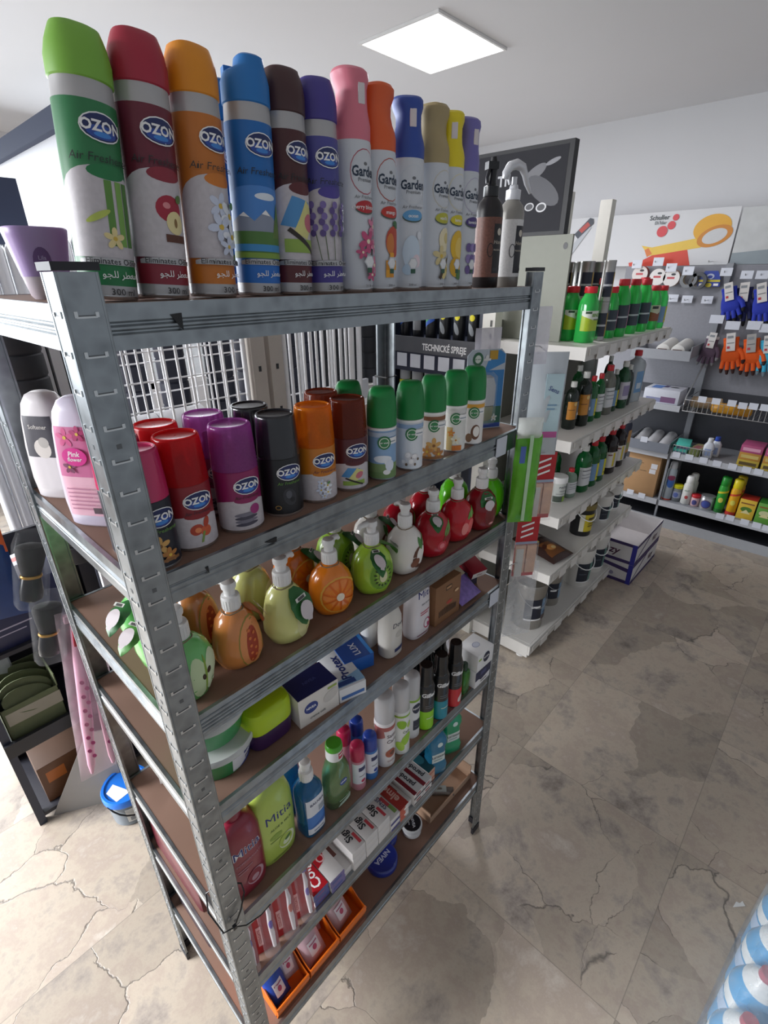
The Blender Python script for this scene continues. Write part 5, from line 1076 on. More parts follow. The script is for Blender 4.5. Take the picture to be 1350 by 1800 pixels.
razor_card('red and photo printed razor card hanging below the aqua pouch', (1.105, .03, 1.155), -.7, .2)
razor_card('red and photo printed razor card hanging lowest outside the right post', (.995, .004, 1.02), -.7, .185)
hang('clear_bag', 'clear plastic bag hanging below the lower red razor card', (1.02, .01, .79), -.6, .09, .26, .024, film('#e6e8ea', .72, .08), 15, None, 'bag')
# left end: shaving brushes, razors and a refill hanging from the rear left post
def brush_bag(label, u, v, yy, rz):
    p = at_y(u, v, yy); t = thing('shaving_brush', label, 'brush', p, 0, 'shaving brushes hanging in clear bags')
    T = Matrix.Rotation(rz, 4, 'Y')
    obj('bristles', G().sect([(.016, .013, .004), (.02, .016, .02), (.026, .02, .052), (.024, .018, .06), (.012, .01, .064)], M('#1d1b1b', .9, vary=.3, scale=200), 20, T).mesh('bristles'), t)
    obj('handle', G().sect([(.012, .012, -.05), (.019, .016, -.046), (.02, .017, -.03), (.016, .014, -.002)], M('#15161a', .25), 20, T).mesh('handle'), t)
    obj('ring', G().sect([(.0175, .015, -.002), (.0185, .0155, 0), (.0175, .015, .003)], M('#b98f4a', .3, metal=.8), 20, T).mesh('ring'), t)
    obj('bag', G().sect([(.024, .019, -.062, 3), (.028, .022, -.055, 3), (.03, .024, .06, 3), (.022, .012, .09, 3)], film('#e6e8ec', 1.06, .05), 16, T).mesh('bag'), t)
brush_bag('upper black shaving brush in a clear bag at the rear left post', 55, 1012, .5, .25)
brush_bag('lower black shaving brush in a clear bag at the rear left post', 86, 1112, .5, .2)
def razors(t):
    for k, (xt, xe) in enumerate(((-.036, .021), (.007, .045))):
        T = Matrix.Translation((xt+.018, -.006*k, .012)) @ Matrix.Rotation(atan2(xe-xt, .37), 4, 'Y')
        obj('razor', G().tube([(0, 0, 0), (0, -.002, .03), (0, -.004, .14), (0, -.002, .3), (0, 0, .4)], [.003, .008, .0125, .0115, .008], M('#dba6bd', .35), 10, T).mesh('razor'), t)
        obj('razor_head', G().box(-.019, .019, -.007, .007, .395, .412, M('#c9a9b6', .3), T).mesh('razor_head', True, bevel=.003), t)
        obj('emblem', G().box(-.0095, .0095, -.017, -.012, .345, .383, M('#b01c34', .35), T).mesh('emblem', True, bevel=.002), t)
        obj('lettering', decal([T_('2', 0, .364, .02, LW, .02)], lambda s, tt, l: T @ Vector((s, -.0172-l, tt)), step=0, name='lettering'), t)
        obj('pattern', decal([E(.004*(-1)**j, .06+.018*j, .004, .006, M('#b0407a'), .5, 8) for j in range(12)], lambda s, tt, l: T @ Vector((s, -.0165-l, tt)), step=0, name='pattern'), t)
hang('razor_bag', 'pink bag of disposable razors hanging at the rear left post', (-.03, .474, .775), 0, .085, .43, .045, film('#ecd6de', .82, .12), 16, razors, 'razor pack', .13)
p = at_y(12, 1085, .56)
hang('refill_pack', 'orange and blue film pack hanging at the far left edge', (p.x-.01, .56, p.z), -.3, .1, .3, .02, M('#24407a', .3, vary=.3, scale=18), 17, lambda t: obj('orange_half', pillow(.102, .16, .026, M('#d8602a', .35, vary=.3, scale=22), 8, .004, 18).mesh('orange_half'), t).__setattr__('location', (0, -.002, .14)))
# thin wires that carry the packs from the rack's right post
for o in list(bpy.data.objects):
    if o.parent is None and o.get('category') in ('pouch', 'bag', 'razor pack') and o.location.x > .93 and o.location.z > .75 and o.location.y < .09:
        kids = [c for c in o.children if c.type == 'MESH']; top = max(v.co.z for c in kids for v in c.data.vertices)
        a = o.location+Vector((0, 0, top-.006)); b = Vector((W+.001, .012, min(HR-.03, a.z+.035)))
        inv = (Matrix.Translation(o.location) @ o.rotation_euler.to_matrix().to_4x4()).inverted()
        obj('hanger', G().tube([inv @ p for p in (b, b+Vector((.02, 0, .002)), (a+b)/2+Vector((0, 0, .012)), a+Vector((0, 0, .006)), a)], .0012, STEEL, 6).mesh('hanger'), o)

# ------------------------------------------------------------------ white shop shelving beyond the rack
GX0, GX1, GY, GYB = 1.8, 2.86, .245, .66
GZ = [1.545, 1.175, .825, .53]
gon = thing('shop_shelving', 'white metal shop shelving with green bottles, behind the rack', 'shelving', (GX0, GY, 0))
gon.location = (0, 0, 0)
WM = M('#dad7d2', .4, vary=.03); OLV = M('#77766c', .55, vary=.05)
for z in GZ:
    g = G(); g.box(GX0+.004, GX1, GY+.003, GYB, z-.012, z, WM); g.box(GX0, GX1, GY-.004, GY+.002, z-.05, z+.002, WM); g.box(GX0, GX0+.0035, GY+.002, GYB-.02, z-.048, z-.0005, WM)
    g.box(GX0+.02, GX1, GY-.012, GY-.004, z-.03, z-.004, M('#c9c6c0', .3))
    o = obj('shelf', g.mesh('shelf', False), gon)
    for k in range(8):
        x = GX0+.09+k*.125; obj('price_holder', G().box(x, x+.07, GY-.0145, GY-.012, z-.05, z-.006, M('#e2dfda', .3)).mesh('price_holder', False), o)
g = G(); g.box(GX0+.021, GX1+.05, .296, GYB, .055, .085, WM); g.box(GX0, GX0+.02, .296, GYB-.01, .012, .084, WM); g.box(GX0, GX1+.05, .285, .295, .03, .085, WM); g.box(GX0+.02, GX1+.05, .277, .285, .052, .078, M('#c9c6c0', .3))
o = obj('base_shelf', g.mesh('base_shelf', False), gon)
for k in range(6): obj('price_holder', G().box(GX0+.1+k*.17, GX0+.18+k*.17, .2745, .277, .035, .078, M('#e2dfda', .3)).mesh('price_holder', False), o)
for x, y in ((GX0+.02, .34), (GX0+.02, .63), (GX1, .34), (GX1, .63)): obj('foot', G().lathe([(.022, 0), (.022, .005), (.008, .009), (.008, .055)], WPLAST, 18, Matrix.Translation((x, y, 0))).mesh('foot'), gon)
obj('back_panel', G().box(GX0+.03, GX1+.03, GYB+.004, GYB+.02, .085, 1.62, OLV).mesh('back_panel', False), gon)
for x, zt in ((GX0-.005, 1.68), (2.335, 2.13), (2.83, 2.14)):
    g = G(); g.box(x-.02, x+.035, GYB-.03, GYB+.03, 0, zt, CREAM)
    for k in range(30): g.box(x-.0212, x-.02, GYB-.018, GYB-.008, .15+k*.05, .175+k*.05, M('#4b4a46')) if .175+k*.05 < zt else None
    obj('upright', g.mesh('upright', False), gon)
obj('back_panel', G().box(GX0+.13, GX1+.03, GYB-.012, GYB+.004, 1.56, 1.75, M('#c9cdca', .5)).mesh('back_panel', False), gon)

def pet(label, x, y, z, r, h, color, capc, prints, ribs=0, group=None, trans=.5):
    """round shouldered bottle; shared by the rows on the white shelving"""
    r *= 1.1 if color == GRN else 1.0
    t = thing('solvent_bottle', label, 'bottle', (x, y, z), -.25, group)
    def build():
        m = M(color, .1, trans=trans, coat=.4, vary=.03); bh = h*.9
        sec = [(r*.9, r*.82, 0, 3), (r, r*.9, .006, 3.2), (r, r*.9, bh*.55, 3.2)]
        for k in range(ribs): q = bh*(.57+.035*k); sec += [(r*.96, r*.88, q, 3), (r, r*.9, q+bh*.016, 3)]
        nk = .6 if color == GRN else .42; sec += [(r*.99, r*.92, bh*.76, 2.6), (r*.9, r*.85, bh*.84, 2.4), (r*.74, r*.72, bh*.9, 2.2), (r*nk*1.05, r*nk*1.05, bh*.94), (r*nk*.9, r*nk*.9, bh)]
        g = G().sect(sec, m, 24); bv = g.bvh()
        c = G().lathe([(r*nk*1.04, bh-.003), (r*nk*1.1, bh), (r*nk*1.08, h-.002), (r*nk, h)], M(capc, .4), 20)
        out = [('bottle', g.mesh('bottle', angle=60))]
        if prints: out.append(('label', decal(prints(r, h), radial(bv, r), step=.008, off=.0012, lay=.0004)))
        return out+[('cap', c.mesh('cap'))]
    return assemble(t, ('pet', round(r, 3), round(h, 2), color, capc, ribs, id(prints) if prints else 0, trans), build)
def lb_lime(r, h): return [R_(-r*1.5, h*.22, r*1.5, h*.58, M('#a9c02c', .4)), P_([(-r*1.5, h*.5), (-r*.3, h*.42), (r*1.5, h*.42), (r*1.5, h*.58), (-r*1.5, h*.58)], M('#dfe4d8')), R_(-r*1.1, h*.53, -r*.5, h*.57, M('#2f4a30')), T_('BENZIN', r*.3, h*.5, .016, M('#6fa03c'), .03), R_(-r*.2, h*.415, r*1.2, h*.435, M('#5f6a5f'))]
def lb_dark(c):
    def f(r, h): return [R_(-r*1.3, h*.16, r*.5, h*.56, M('#26323e', .4)), R_(r*.5, h*.16, r*1.3, h*.56, M(c, .4)), R_(-r*1.3, h*.34, r*.5, h*.37, M('#b9c2c4')), R_(r*.7, h*.2, r*.85, h*.5, M('#e2e2da'))]
    return f
DKP, DKT, DKB = lb_dark('#c98aa8'), lb_dark('#4fb8a0'), lb_dark('#3fa0c8')
def lb_brown(r, h): return [R_(-r*1.4, h*.2, r*1.4, h*.55, M('#8a4a24', .4)), P_([(-r*1.4, h*.42), (0, h*.36), (r*1.4, h*.46), (r*1.4, h*.56), (-r*1.4, h*.56)], M('#c9ccb0')), R_(-r, h*.48, 0, h*.54, M('#2a2f2a'))]
def lb_orange(r, h): return [R_(-r*1.4, h*.22, r*.2, h*.6, M('#c9862c', .4)), R_(r*.2, h*.22, r*1.4, h*.6, M('#6a6f72', .4)), R_(-r*1.2, h*.42, -r*.2, h*.435, M('#7a4a1c')), E(-r*.2, h*.55, r*.3, r*.3, M('#dfc07a')), R_(r*.4, h*.3, r*1.2, h*.36, LW)]
def lb_white(r, h): return [R_(-r*1.3, h*.16, r*1.3, h*.56, M('#d5d6d8', .4)), R_(-r*.9, h*.48, r*.8, h*.5, LG), R_(-r*.9, h*.4, r*.6, h*.412, LG), R_(-r*.9, h*.33, r*.7, h*.342, LG)]
def lb_yellow(r, h): return [R_(-r*1.3, h*.14, r*.1, h*.52, M('#6f92b8', .4)), R_(r*.1, h*.14, r*1.3, h*.52, M('#d2c81e', .4)), R_(r*.3, h*.2, r*.9, h*.22, M('#4a4a2a'))]
def lb_lilac(r, h): return [R_(-r*1.3, h*.2, r*1.3, h*.58, M('#cfcad6', .4)), R_(-r*.8, h*.28, r*1.2, h*.5, M('#8f84a8'))]
def lb_darkw(r, h): return [R_(-r*1.3, h*.16, r*.1, h*.52, M('#d9d4cc', .4)), R_(-r*.3, h*.18, r*.1, h*.5, M('#d2bc2c')), R_(r*.1, h*.16, r*1.3, h*.52, M('#c9c4c0')), R_(-r, h*.44, -r*.5, h*.47, M('#7a3a3a'))]
GRN, RED, WCAP = '#3fd864', '#c8202c', '#d9d9d4'
GT1 = 'green bottles on the top white shelf'
for k, (x, y) in enumerate(((1.992, .47), (1.986, .405), (1.965, .325))):
    pet(f'green lime-labelled bottle with red cap, {("rearmost","middle","front")[k]} of three on the top white shelf', x, y, GZ[0], .034, .208, GRN, RED, lb_lime, 0, GT1)
pet('clear green bottle with lime label seen alone between the rack posts', 1.93, .56, GZ[0], .031, .21, GRN, RED, lb_lime, 0, GT1)
for k, (x, y, h, r, p) in enumerate(((2.183, .315, .203, .025, DKP), (2.262, .305, .232, .031, DKP), (2.42, .31, .231, .03, DKT), (2.555, .305, .23, .03, DKB), (2.69, .30, .2, .03, lb_brown), (2.79, .292, .198, .026, lb_yellow))):
    pet(f'green bottle with red cap, {ORD[k]} past the stacked tins on the top white shelf', x, y, GZ[0], r, h, GRN, RED, p, 0, GT1)
for k, (x, y) in enumerate(((2.28, .4), (2.47, .39), (2.62, .385), (2.76, .38))):
    pet(f'unlabelled green red-capped bottle, {ORD[k]} in the rear row of the top white shelf', x, y, GZ[0], .03, (.235, .2, .2, .23)[k], GRN, RED, None, 0, GT1)
def paint_tin(label, x, y, z, r, h, tilt=0, yl=True):
    t = thing('paint_tin', label, 'tin', (x, y, z), -.5, 'silver tins on the top white shelf')
    def build():
        sm = M('#a9a7a4', .3, metal=.75, vary=.05); g = G().lathe([(r*.97, 0), (r, .002), (r, .006), (r*.97, .008), (r*.97, h-.008), (r, h-.006), (r, h-.001), (r*.94, h), (r*.9, h-.004), (.001, h-.004)], sm, 28); bv = g.bvh()
        it = [R_(-r*1.2, h*.12, r*.35, h*.72, M('#23283a', .4)), R_(r*.35, h*.12, r*1.0, h*.72, M('#b8962c', .4)), R_(-r*1.2, h*.38, r*.35, h*.43, M('#b9bac0'))]
        return [('tin', g.mesh('tin')), ('label', decal(it, radial(bv, r), step=.008, off=.0012, lay=.0004))]
    assemble(t, ('tin', r, h), build)
    if tilt: t.rotation_euler = (tilt, 0, -.5)
paint_tin('silver paint tin, lower of the two stacked at the shelf edge', 2.06, .305, GZ[0], .024, .15)
paint_tin('silver paint tin, upper of the two stacked at the shelf edge', 2.06, .305, GZ[0]+.1503, .024, .15)
for k, (x, y, r) in enumerate(((2.2, .56, .042), (2.2, .47, .042), (2.3, .44, .036), (2.12, .42, .03))):
    paint_tin(f'{("large silver tin nearest the olive panel","large silver tin in the middle of the shelf","medium silver tin behind the stacked pair","slim silver tin beside the stacked pair")[k]}, lower', x, y, GZ[0], r, .15)
    paint_tin(f'{("large silver tin nearest the olive panel","large silver tin in the middle of the shelf","medium silver tin behind the stacked pair","slim silver tin beside the stacked pair")[k]}, upper', x, y, GZ[0]+.1503, r, .15)
# second white shelf
DK = '#1d2620'
pet('dark bottle with white cap and orange side label, front of the second white shelf', 1.992, .345, GZ[1], .028, .206, DK, WCAP, lb_orange, 2, None, .15)
pet('dark ribbed bottle with big orange label on the second white shelf', 2.078, .33, GZ[1], .031, .238, DK, WCAP, lb_orange, 4, None, .15)
pet('dark green bottle with white cap at the back of the second white shelf', 2.03, .47, GZ[1], .034, .24, '#1f5a34', WCAP, None, 3, None, .3)
for k, x in enumerate((2.173, 2.258)): pet(f'green bottle with red cap, {ORD[k]} of the pair mid second white shelf', x, .33, GZ[1], .024, .207, '#1f7a3c', RED, lb_yellow if k == 0 else lb_white, 2)
pet('green bottle with white cap behind the red capped pair', 2.24, .43, GZ[1], .028, .235, '#1f6a38', WCAP, None, 2)
pet('grey clear bottle with red cap and white label on the second white shelf', 2.355, .33, GZ[1], .033, .233, '#8a8a80', RED, lb_white, 3, None, .4)
pet('slim bottle with white cap and yellow label on the second white shelf', 2.435, .325, GZ[1], .022, .203, '#2a4a34', WCAP, lb_yellow, 0, None, .3)
pet('dark green bottle with white cap and lilac label on the second white shelf', 2.535, .32, GZ[1], .032, .23, '#2a5a3c', WCAP, lb_lilac, 2, None, .3)
pet('dark bottle with white cap right of the lilac labelled bottle', 2.61, .32, GZ[1], .024, .204, '#20302a', WCAP, None, 0, None, .2)
pet('dark bottle with white cap at the back, right of the lilac bottle', 2.6, .42, GZ[1], .024, .24, '#20402e', WCAP, None, 0, None, .3)
for k, (x, y) in enumerate(((2.5, .5), (2.62, .53))): pet(f'clear red-capped bottle, {("left","right")[k]} of two at the rear of the second white shelf', x, y, GZ[1], .034, .3, '#b9bdb8', RED, None, 0, None, .5)
t = thing('canister', 'flat clear canister with blue label at the right end of the second white shelf', 'canister', (2.725, .33, GZ[1]), -.2)
g = G().sect([(.05, .03, 0, 5), (.053, .033, .006, 5), (.053, .033, .19, 5), (.045, .028, .21, 4), (.016, .016, .225), (.016, .016, .24)], M('#b9c0c4', .2, trans=.35, coat=.3), 24); bv = g.bvh(); obj('canister', g.mesh('canister'), t)
obj('label', decal([R_(-.035, .05, .03, .16, M('#6f9ac4', .4)), R_(-.02, .07, .02, .1, M('#c9d4de'))], front(bv), step=.01), t); obj('cap', G().lathe([(.018, .236), (.019, .24), (.018, .262), (.015, .264)], M(RED, .4), 20).mesh('cap'), t)
# third white shelf
t = thing('paste_tub', 'small white tub with green label, left end of the third white shelf', 'tub', (1.985, .345, GZ[2]), -.4)
g = G().lathe([(.031, 0), (.033, .004), (.037, .1)], M('#d6dad4', .4), 28); bv = g.bvh(); obj('tub', g.mesh('tub'), t)
obj('label', decal([R_(-.045, .004, .045, .034, M('#4f5a50')), R_(.002, .006, .025, .032, M('#8fb43a')), T_('PASTA', 0, .078, .014, LG, .02), T_('ABRASIVE', 0, .06, .008, LG, .02), R_(-.03, .045, .03, .047, LG)], radial(bv, .034), step=.008, off=.001, lay=.0004), t)
obj('lid', G().lathe([(.037, .098), (.0405, .098), (.041, .102), (.041, .12), (.039, .126), (.001, .128)], WPLAST, 28).mesh('lid'), t)
for k, (x, y) in enumerate(((2.07, .325), (2.01, .41))): pet(f'small clear bottle with red cap, {("front","rear")[k]} one beside the white tub', x, y, GZ[2], .029, .145, '#9fb8a4', RED, lb_white if k == 0 else None, 0, None, .4)
JG = 'ribbed green jugs on the third white shelf'
for k, (x, y) in enumerate(((2.0, .5), (2.09, .44), (2.1, .55))): pet(f'ribbed green jug with white cap, {("left","middle","right")[k]} one, rear of the third white shelf', x, y, GZ[2], .045, .235, '#1a6a34', WCAP, None, 4, JG, .35)
pet('ribbed green jug with white cap and white label on the third white shelf', 2.178, .315, GZ[2], .036, .232, '#1a7038', WCAP, lb_white, 4, JG, .35)
pet('big ribbed green jug with red cap and blue label on the third white shelf', 2.278, .312, GZ[2], .033, .236, '#1a6a34', RED, lb_yellow, 4, JG, .35)
pet('big ribbed green jug with red cap and yellow label on the third white shelf', 2.372, .315, GZ[2], .035, .235, '#1a6634', RED, lb_yellow, 4, JG, .35)
pet('big dark ribbed jug with red cap and pale label on the third white shelf', 2.52, .318, GZ[2], .04, .238, '#221a1c', RED, lb_darkw, 3, None, .1)
pet('big dark ribbed jug with red cap, right of the pale labelled one', 2.66, .32, GZ[2], .036, .24, '#241c1e', RED, lb_darkw, 3, None, .1)
pet('big dark jug with red cap at the rear of the third white shelf', 2.6, .43, GZ[2], .04, .24, '#201a1c', RED, None, 3, None, .1)
t = thing('jerrycan', 'dark blue and orange printed flat can at the right end of the third white shelf', 'canister', (2.79, .345, GZ[2]), -.15)
obj('can', G().sect([(.04, .026, 0, 6), (.042, .028, .004, 6), (.042, .028, .2, 6), (.036, .024, .215, 5)], M('#2a3348', .3), 24).mesh('can'), t)
obj('print', decal([R_(.002, .04, .038, .17, M('#b98a52')), R_(.006, .06, .03, .1, M('#8a9a6a')), R_(-.034, .12, -.004, .135, LW)], flat((0, -.0285, 0), (1, 0, 0), (0, 0, 1)), step=0, name='print'), t); obj('cap', G().lathe([(.014, .21), (.015, .214), (.014, .232)], BLACK, 18).mesh('cap'), t)
# buckets
def bucket(label, x, y, z, r, h, body, lidc, prints, handle=True, group=None, name='bucket', clear=0, metal=False):
    t = thing(name, label, 'bucket', (x, y, z), -.45, group)
    bm = M(body, .4, trans=clear) if not metal else M(body, .3, metal=.7, vary=.06)
    r0 = r*.87 if not metal else r
    g = G().lathe([(r0*.97, 0), (r0, .004), (r0+(r-r0)*.8, h*.8), (r, h*.86), (r, h*.96)], bm, 36); bv = g.bvh(); obj('bucket', g.mesh('bucket'), t)
    obj('lid', G().lathe([(r, h*.84), (r*1.05, h*.84), (r*1.06, h*.88), (r*1.06, h*.97), (r*1.03, h), (r*.97, h), (r*.95, h*.975), (.001, h*.975)], M(lidc, .4) if not metal else bm, 36).mesh('lid'), t)
    if prints: obj('label', decal(prints, radial(bv, r), step=.012, off=.0015, lay=.0005), t)
    if handle:
        pts = [(r*1.06*cos(a), -r*1.06*sin(a)-.004, h*(.86-.34*sin(a))) for a in [pi*i/12 for i in range(13)]]
        obj('handle', G().tube(pts, .003 if not metal else .0016, WPLAST if not metal else STEEL, 8).mesh('handle'), t)
def lab_n(r, h, c2): return [R_(-r*.75, h*.16, r*.25, h*.66, M('#222a38', .4)), R_(r*.25, h*.16, r*.75, h*.66, M(c2, .4)), R_(-r*.6, h*.5, r*.1, h*.53, M('#5a6470')), R_(-r*.6, h*.36, 0, h*.38, M('#5a6470')), R_(-r*.75, h*.13, r*.75, h*.16, LW)]
bucket('black bucket with yellow label on the fourth white shelf', 2.32, .325, GZ[3], .06, .185, '#1a1a1c', '#7a6a34', [R_(-.055, .03, .05, .13, M('#c9b52c', .4)), R_(-.055, .03, -.03, .13, M('#d9d6c4')), R_(-.01, .1, .04, .112, M('#3a3420')), R_(-.01, .06, .045, .066, M('#6a5c20')), R_(-.01, .076, .045, .08, M('#6a5c20'))])
bucket('white bucket with dark label, right of the black bucket', 2.54, .312, GZ[3], .056, .165, '#dcd9d3', '#dcd9d3', lab_n(.052, .155, '#6f9a94'))
bucket('small white bucket with dark label at the right end of the fourth white shelf', 2.73, .32, GZ[3], .05, .165, '#dcd9d3', '#dcd9d3', lab_n(.05, .165, '#7fa8a0'))
pail = [R_(-.075, .07, .02, .19, M('#1f2434', .4)), R_(.02, .07, .085, .19, M('#7f9cb8', .4)), R_(-.04, .14, .01, .152, LW), R_(.03, .16, .07, .17, M('#a9bccd')), R_(.03, .1, .08, .11, M('#4a6a90')), R_(-.075, .062, .02, .07, LW), R_(.02, .062, .085, .09, M('#5a4a48'))]
bucket('large silver metal pail with navy label on the base shelf', 1.985, .405, .085, .08, .27, '#a39f98', '#a39f98', pail, True, None, 'metal_pail', 0, True)
bucket('smaller silver metal pail behind the large pail on the base shelf', 2.24, .41, .085, .06, .22, '#a39f98', '#a39f98', [R_(-.05, .05, .015, .15, M('#1f2434', .4)), R_(.015, .05, .06, .15, M('#7f9cb8', .4)), R_(-.035, .1, .0, .11, LW)], True, None, 'metal_pail', 0, True)
bucket('large white bucket with dark label in the middle of the base shelf', 2.545, .375, .085, .08, .25, '#d8d5cf', '#d8d5cf', lab_n(.08, .25, '#5f8f84'))
bucket('large white bucket with dark label at the far end of the base shelf', 2.765, .375, .085, .08, .26, '#d8d5cf', '#d8d5cf', lab_n(.08, .26, '#5f8f84'))
t = thing('charcoal_bag', 'brown bag with ember photo lying on the fourth white shelf', 'bag', (1.99, .355, GZ[3]), -.15)
me = pillow(.17, .26, .05, M('#3f2a26', .35, vary=.35, scale=30), 10, .005, 21, .5).mesh('bag'); me.transform(Matrix.Translation((0, -.1, .012)) @ Matrix.Rotation(-1.45, 4, 'X')); obj('bag', me, t)
TT = Matrix.Translation((0, -.1, .012)) @ Matrix.Rotation(-1.45, 4, 'X')
obj('print', decal([P_([(-.06, .03), (.05, .03), (.06, .12), (-.05, .13)], M('#7a4a26')), E(0, .08, .03, .02, M('#c98a4a')), E(.01, .075, .014, .01, M('#e0c48a')), E(-.03, .1, .02, .012, M('#4a2418'), .5), R_(-.06, .17, .06, .22, M('#8a8580')), R_(-.03, .18, .02, .2, M('#b5484a')), R_(-.04, .14, -.015, .165, M('#c9b42c'))], lambda s, q, l: TT @ Vector((s, -.021*(max(.02, sin(pi*(s/.15+.5))*sin(pi*q/.24)))**.5*1.15-l-.002, q)), step=.012, name='print'), t)
# cartons on the floor at the end of the shelving
for k in (0, 1):
    t = thing('shipping_carton', ('lower white and purple carton on the floor past the shelving', 'upper open white and purple carton stacked on its twin')[k], 'carton', (3.11, .32, .142*k), 0, 'two white and purple cartons on the floor')
    a, b2, h, th = .25, .175, .141, .004; CW = M('#cfcbcb', .7, vary=.06); PUR = M('#3a2a5c', .6)
    g = G(); g.box(-a, a, -b2, b2, 0, .004, CW)
    for x0, x1, y0, y1 in ((-a, a, -b2, -b2+th), (-a, a, b2-th, b2), (-a, -a+th, -b2+th, b2-th), (a-th, a, -b2+th, b2-th)): g.box(x0, x1, y0, y1, .004, h, CW)
    if k == 0: g.box(-a+th, a-th, -b2+th, b2-th, h-.003, h, CW)
    obj('box', g.mesh('box', False), t)
    it = [R_(-a, .0, a, .022, PUR), R_(-a, h-.02, a, h, PUR), P_([(-a, .022), (-a+.03, .022), (a*.1, h-.02), (a*.1-.04, h-.02)], PUR), T_('fezy', a*.45, h*.5, .06, M('#4a1f3c'), .02, .3)]
    obj('print', decal(it, flat((0, -b2-.0003, 0), (1, 0, 0), (0, 0, 1)), step=0, name='print'), t)
    it = [R_(-b2, .0, b2, .022, PUR), R_(-b2, h-.02, b2, h, PUR), R_(b2-.028, 0, b2, h, M('#2a2a8a', .6)), T_(('', 'fezy')[k], .02, h*.5, .07, M('#4a1f3c'), .02, .3)] if k else [R_(-b2, 0, b2, .022, PUR), P_([(-b2, h-.02), (b2, h*.55), (b2, h*.75), (-b2, h)], PUR), R_(b2-.028, 0, b2, h, M('#2a2a8a', .6)), E(b2*.3, h*.35, .014, .014, M('#8f88a0'))]
    obj('print', decal(it, flat((-a-.0003, 0, 0), (0, -1, 0), (0, 0, 1)), step=0, name='print'), t)
    if k: obj('flap', G().box(-a, a, b2-.004, b2, h, h+.055, CW).mesh('flap', False), t)

# ------------------------------------------------------------------ display stand behind the shelving end
sd = thing('spray_display', 'dark spray display stand headed TECHNICKÉ SPREJE, seen through the rack', 'display stand', (0, 0, 0))
sd.location = (0, 0, 0); SX = 1.86; DG = M('#55565c', .5)
g = G(); g.box(SX+.34, SX+.36, .76, 1.3, 0, 1.95, DARKN); g.box(SX, SX+.36, 1.29, 1.31, 0, 1.7, DARKN); g.box(SX, SX+.36, .74, .76, 0, 1.7, DARKN); obj('cabinet', g.mesh('cabinet', False), sd)
for z in (1.5, 1.155): obj('shelf', G().box(SX, SX+.34, .76, 1.29, z-.015, z, DARKN).mesh('shelf', False), sd)
obj('header_rail', G().box(SX-.014, SX, .745, 1.305, 1.448, 1.522, DG).mesh('header_rail', False), sd)
obj('lettering', decal([T_('TECHNICKÉ SPREJE', .11, 0, .042, LW, .03, .05, .72)], flat((SX-.0145, 1.05, 1.478), (0, -1, 0), (0, 0, 1)), step=0, name='lettering'), sd)
for k in range(5): obj('price_card', G().box(SX-.012, SX-.01, 1.17-k*.088, 1.235-k*.088, 1.375, 1.44, M('#d8dbe4', .5)).mesh('price_card', False), sd)
obj('price_strip', G().box(SX-.01, SX, .745, 1.305, 1.355, 1.448, M('#22263a', .4)).mesh('price_strip', False), sd)
for k in range(6):
    y = 1.225-k*.082
    def rb(r): return [P_([(-r*1.2, .06+.02*j), (r*1.2, .1+.02*j), (r*1.2, .12+.02*j), (-r*1.2, .08+.02*j)], M(c)) for j, c in enumerate(('#2f5fc0', '#3fa04a', '#e0c82c', '#e0762c', '#c8303a'))]
    pr = rb(.028) if k in (0, 2) else [E(.004, .12, .013, .014, M('#e6d81e')), E(0, .07, .012, .03, M('#8a8f94'), .4)] if k > 2 else [R_(-.03, .05, .03, .13, M('#7a7c80'))]
    t = spray(f'black aerosol can, {ORD[k]} from the left on the spray display upper row', (SX+.045, y, 1.5), .2, .029, M('#1b1c20', .35), BLACK, pr, .85, group='cans on the spray display'); t.rotation_euler = (0, 0, -pi/2)
    c2 = ('#d8d82c', '#c9d24a', '#2f5fa8', '#8a8f98', '#c03a44', '#7a2a6a')[k]
    t = spray(f'clear-capped aerosol can, {ORD[k]} from the left on the spray display lower row', (SX+.045, y, 1.155), .205, .031, M('#1c1d22', .35), M('#dfe2e6', .15, trans=.5), [R_(-.06, .125, .06, .145, M(c2)), R_(-.03, .1, .03, .11, LG)], .72, group='cans on the spray display'); t.rotation_euler = (0, 0, -pi/2)
t = thing('framed_poster', 'black poster with pale eyeglasses picture above the white shelving', 'poster', (0, 0, 0))
PX = 1.9
obj('frame', G().box(PX, PX+.035, .44, 1.05, 1.935, 2.235, M('#17171c', .5)).mesh('frame', False), t)
obj('print', decal([R_(-.29, -.137, .285, .137, M('#26262d', .75)), T_('TI', .02, .045, .05, M('#c9cacf'), .03), E(.16, .06, .05, .02, M('#6a6a70'), .5), E(.2, .0, .08, .035, M('#3f3f48'), -.6), E(.23, .09, .03, .008, M('#8a8a90'), .3), E(.2, -.055, .022, .016, M('#d9d9dc'), .1), E(.2, -.055, .016, .011, M('#2e2e36'), .1), E(.15, -.05, .02, .014, M('#c9c9cc'), .1), E(.15, -.05, .015, .01, M('#2e2e36'), .1)], flat((PX-.0005, .745, 2.085), (0, -1, 0), (0, 0, 1)), step=0, name='print'), t)
t = thing('metal_cabinet_panel', 'olive grey metal panel with round hole under the black poster', 'panel', (0, 0, 0))
g = G(); g.box(PX, PX+.012, .40, .69, 1.546, 1.934, M('#8a8c80', .5)); g.box(PX+.012, PX+.12, .675, .69, 1.546, 1.934, M('#7d7f74', .5)); obj('panel', g.mesh('panel', False), t)
obj('hole', decal([E(0, 0, .009, .012, BLACK)], flat((PX-.0006, .425, 1.895), (0, -1, 0), (0, 0, 1)), step=0, name='hole'), t)

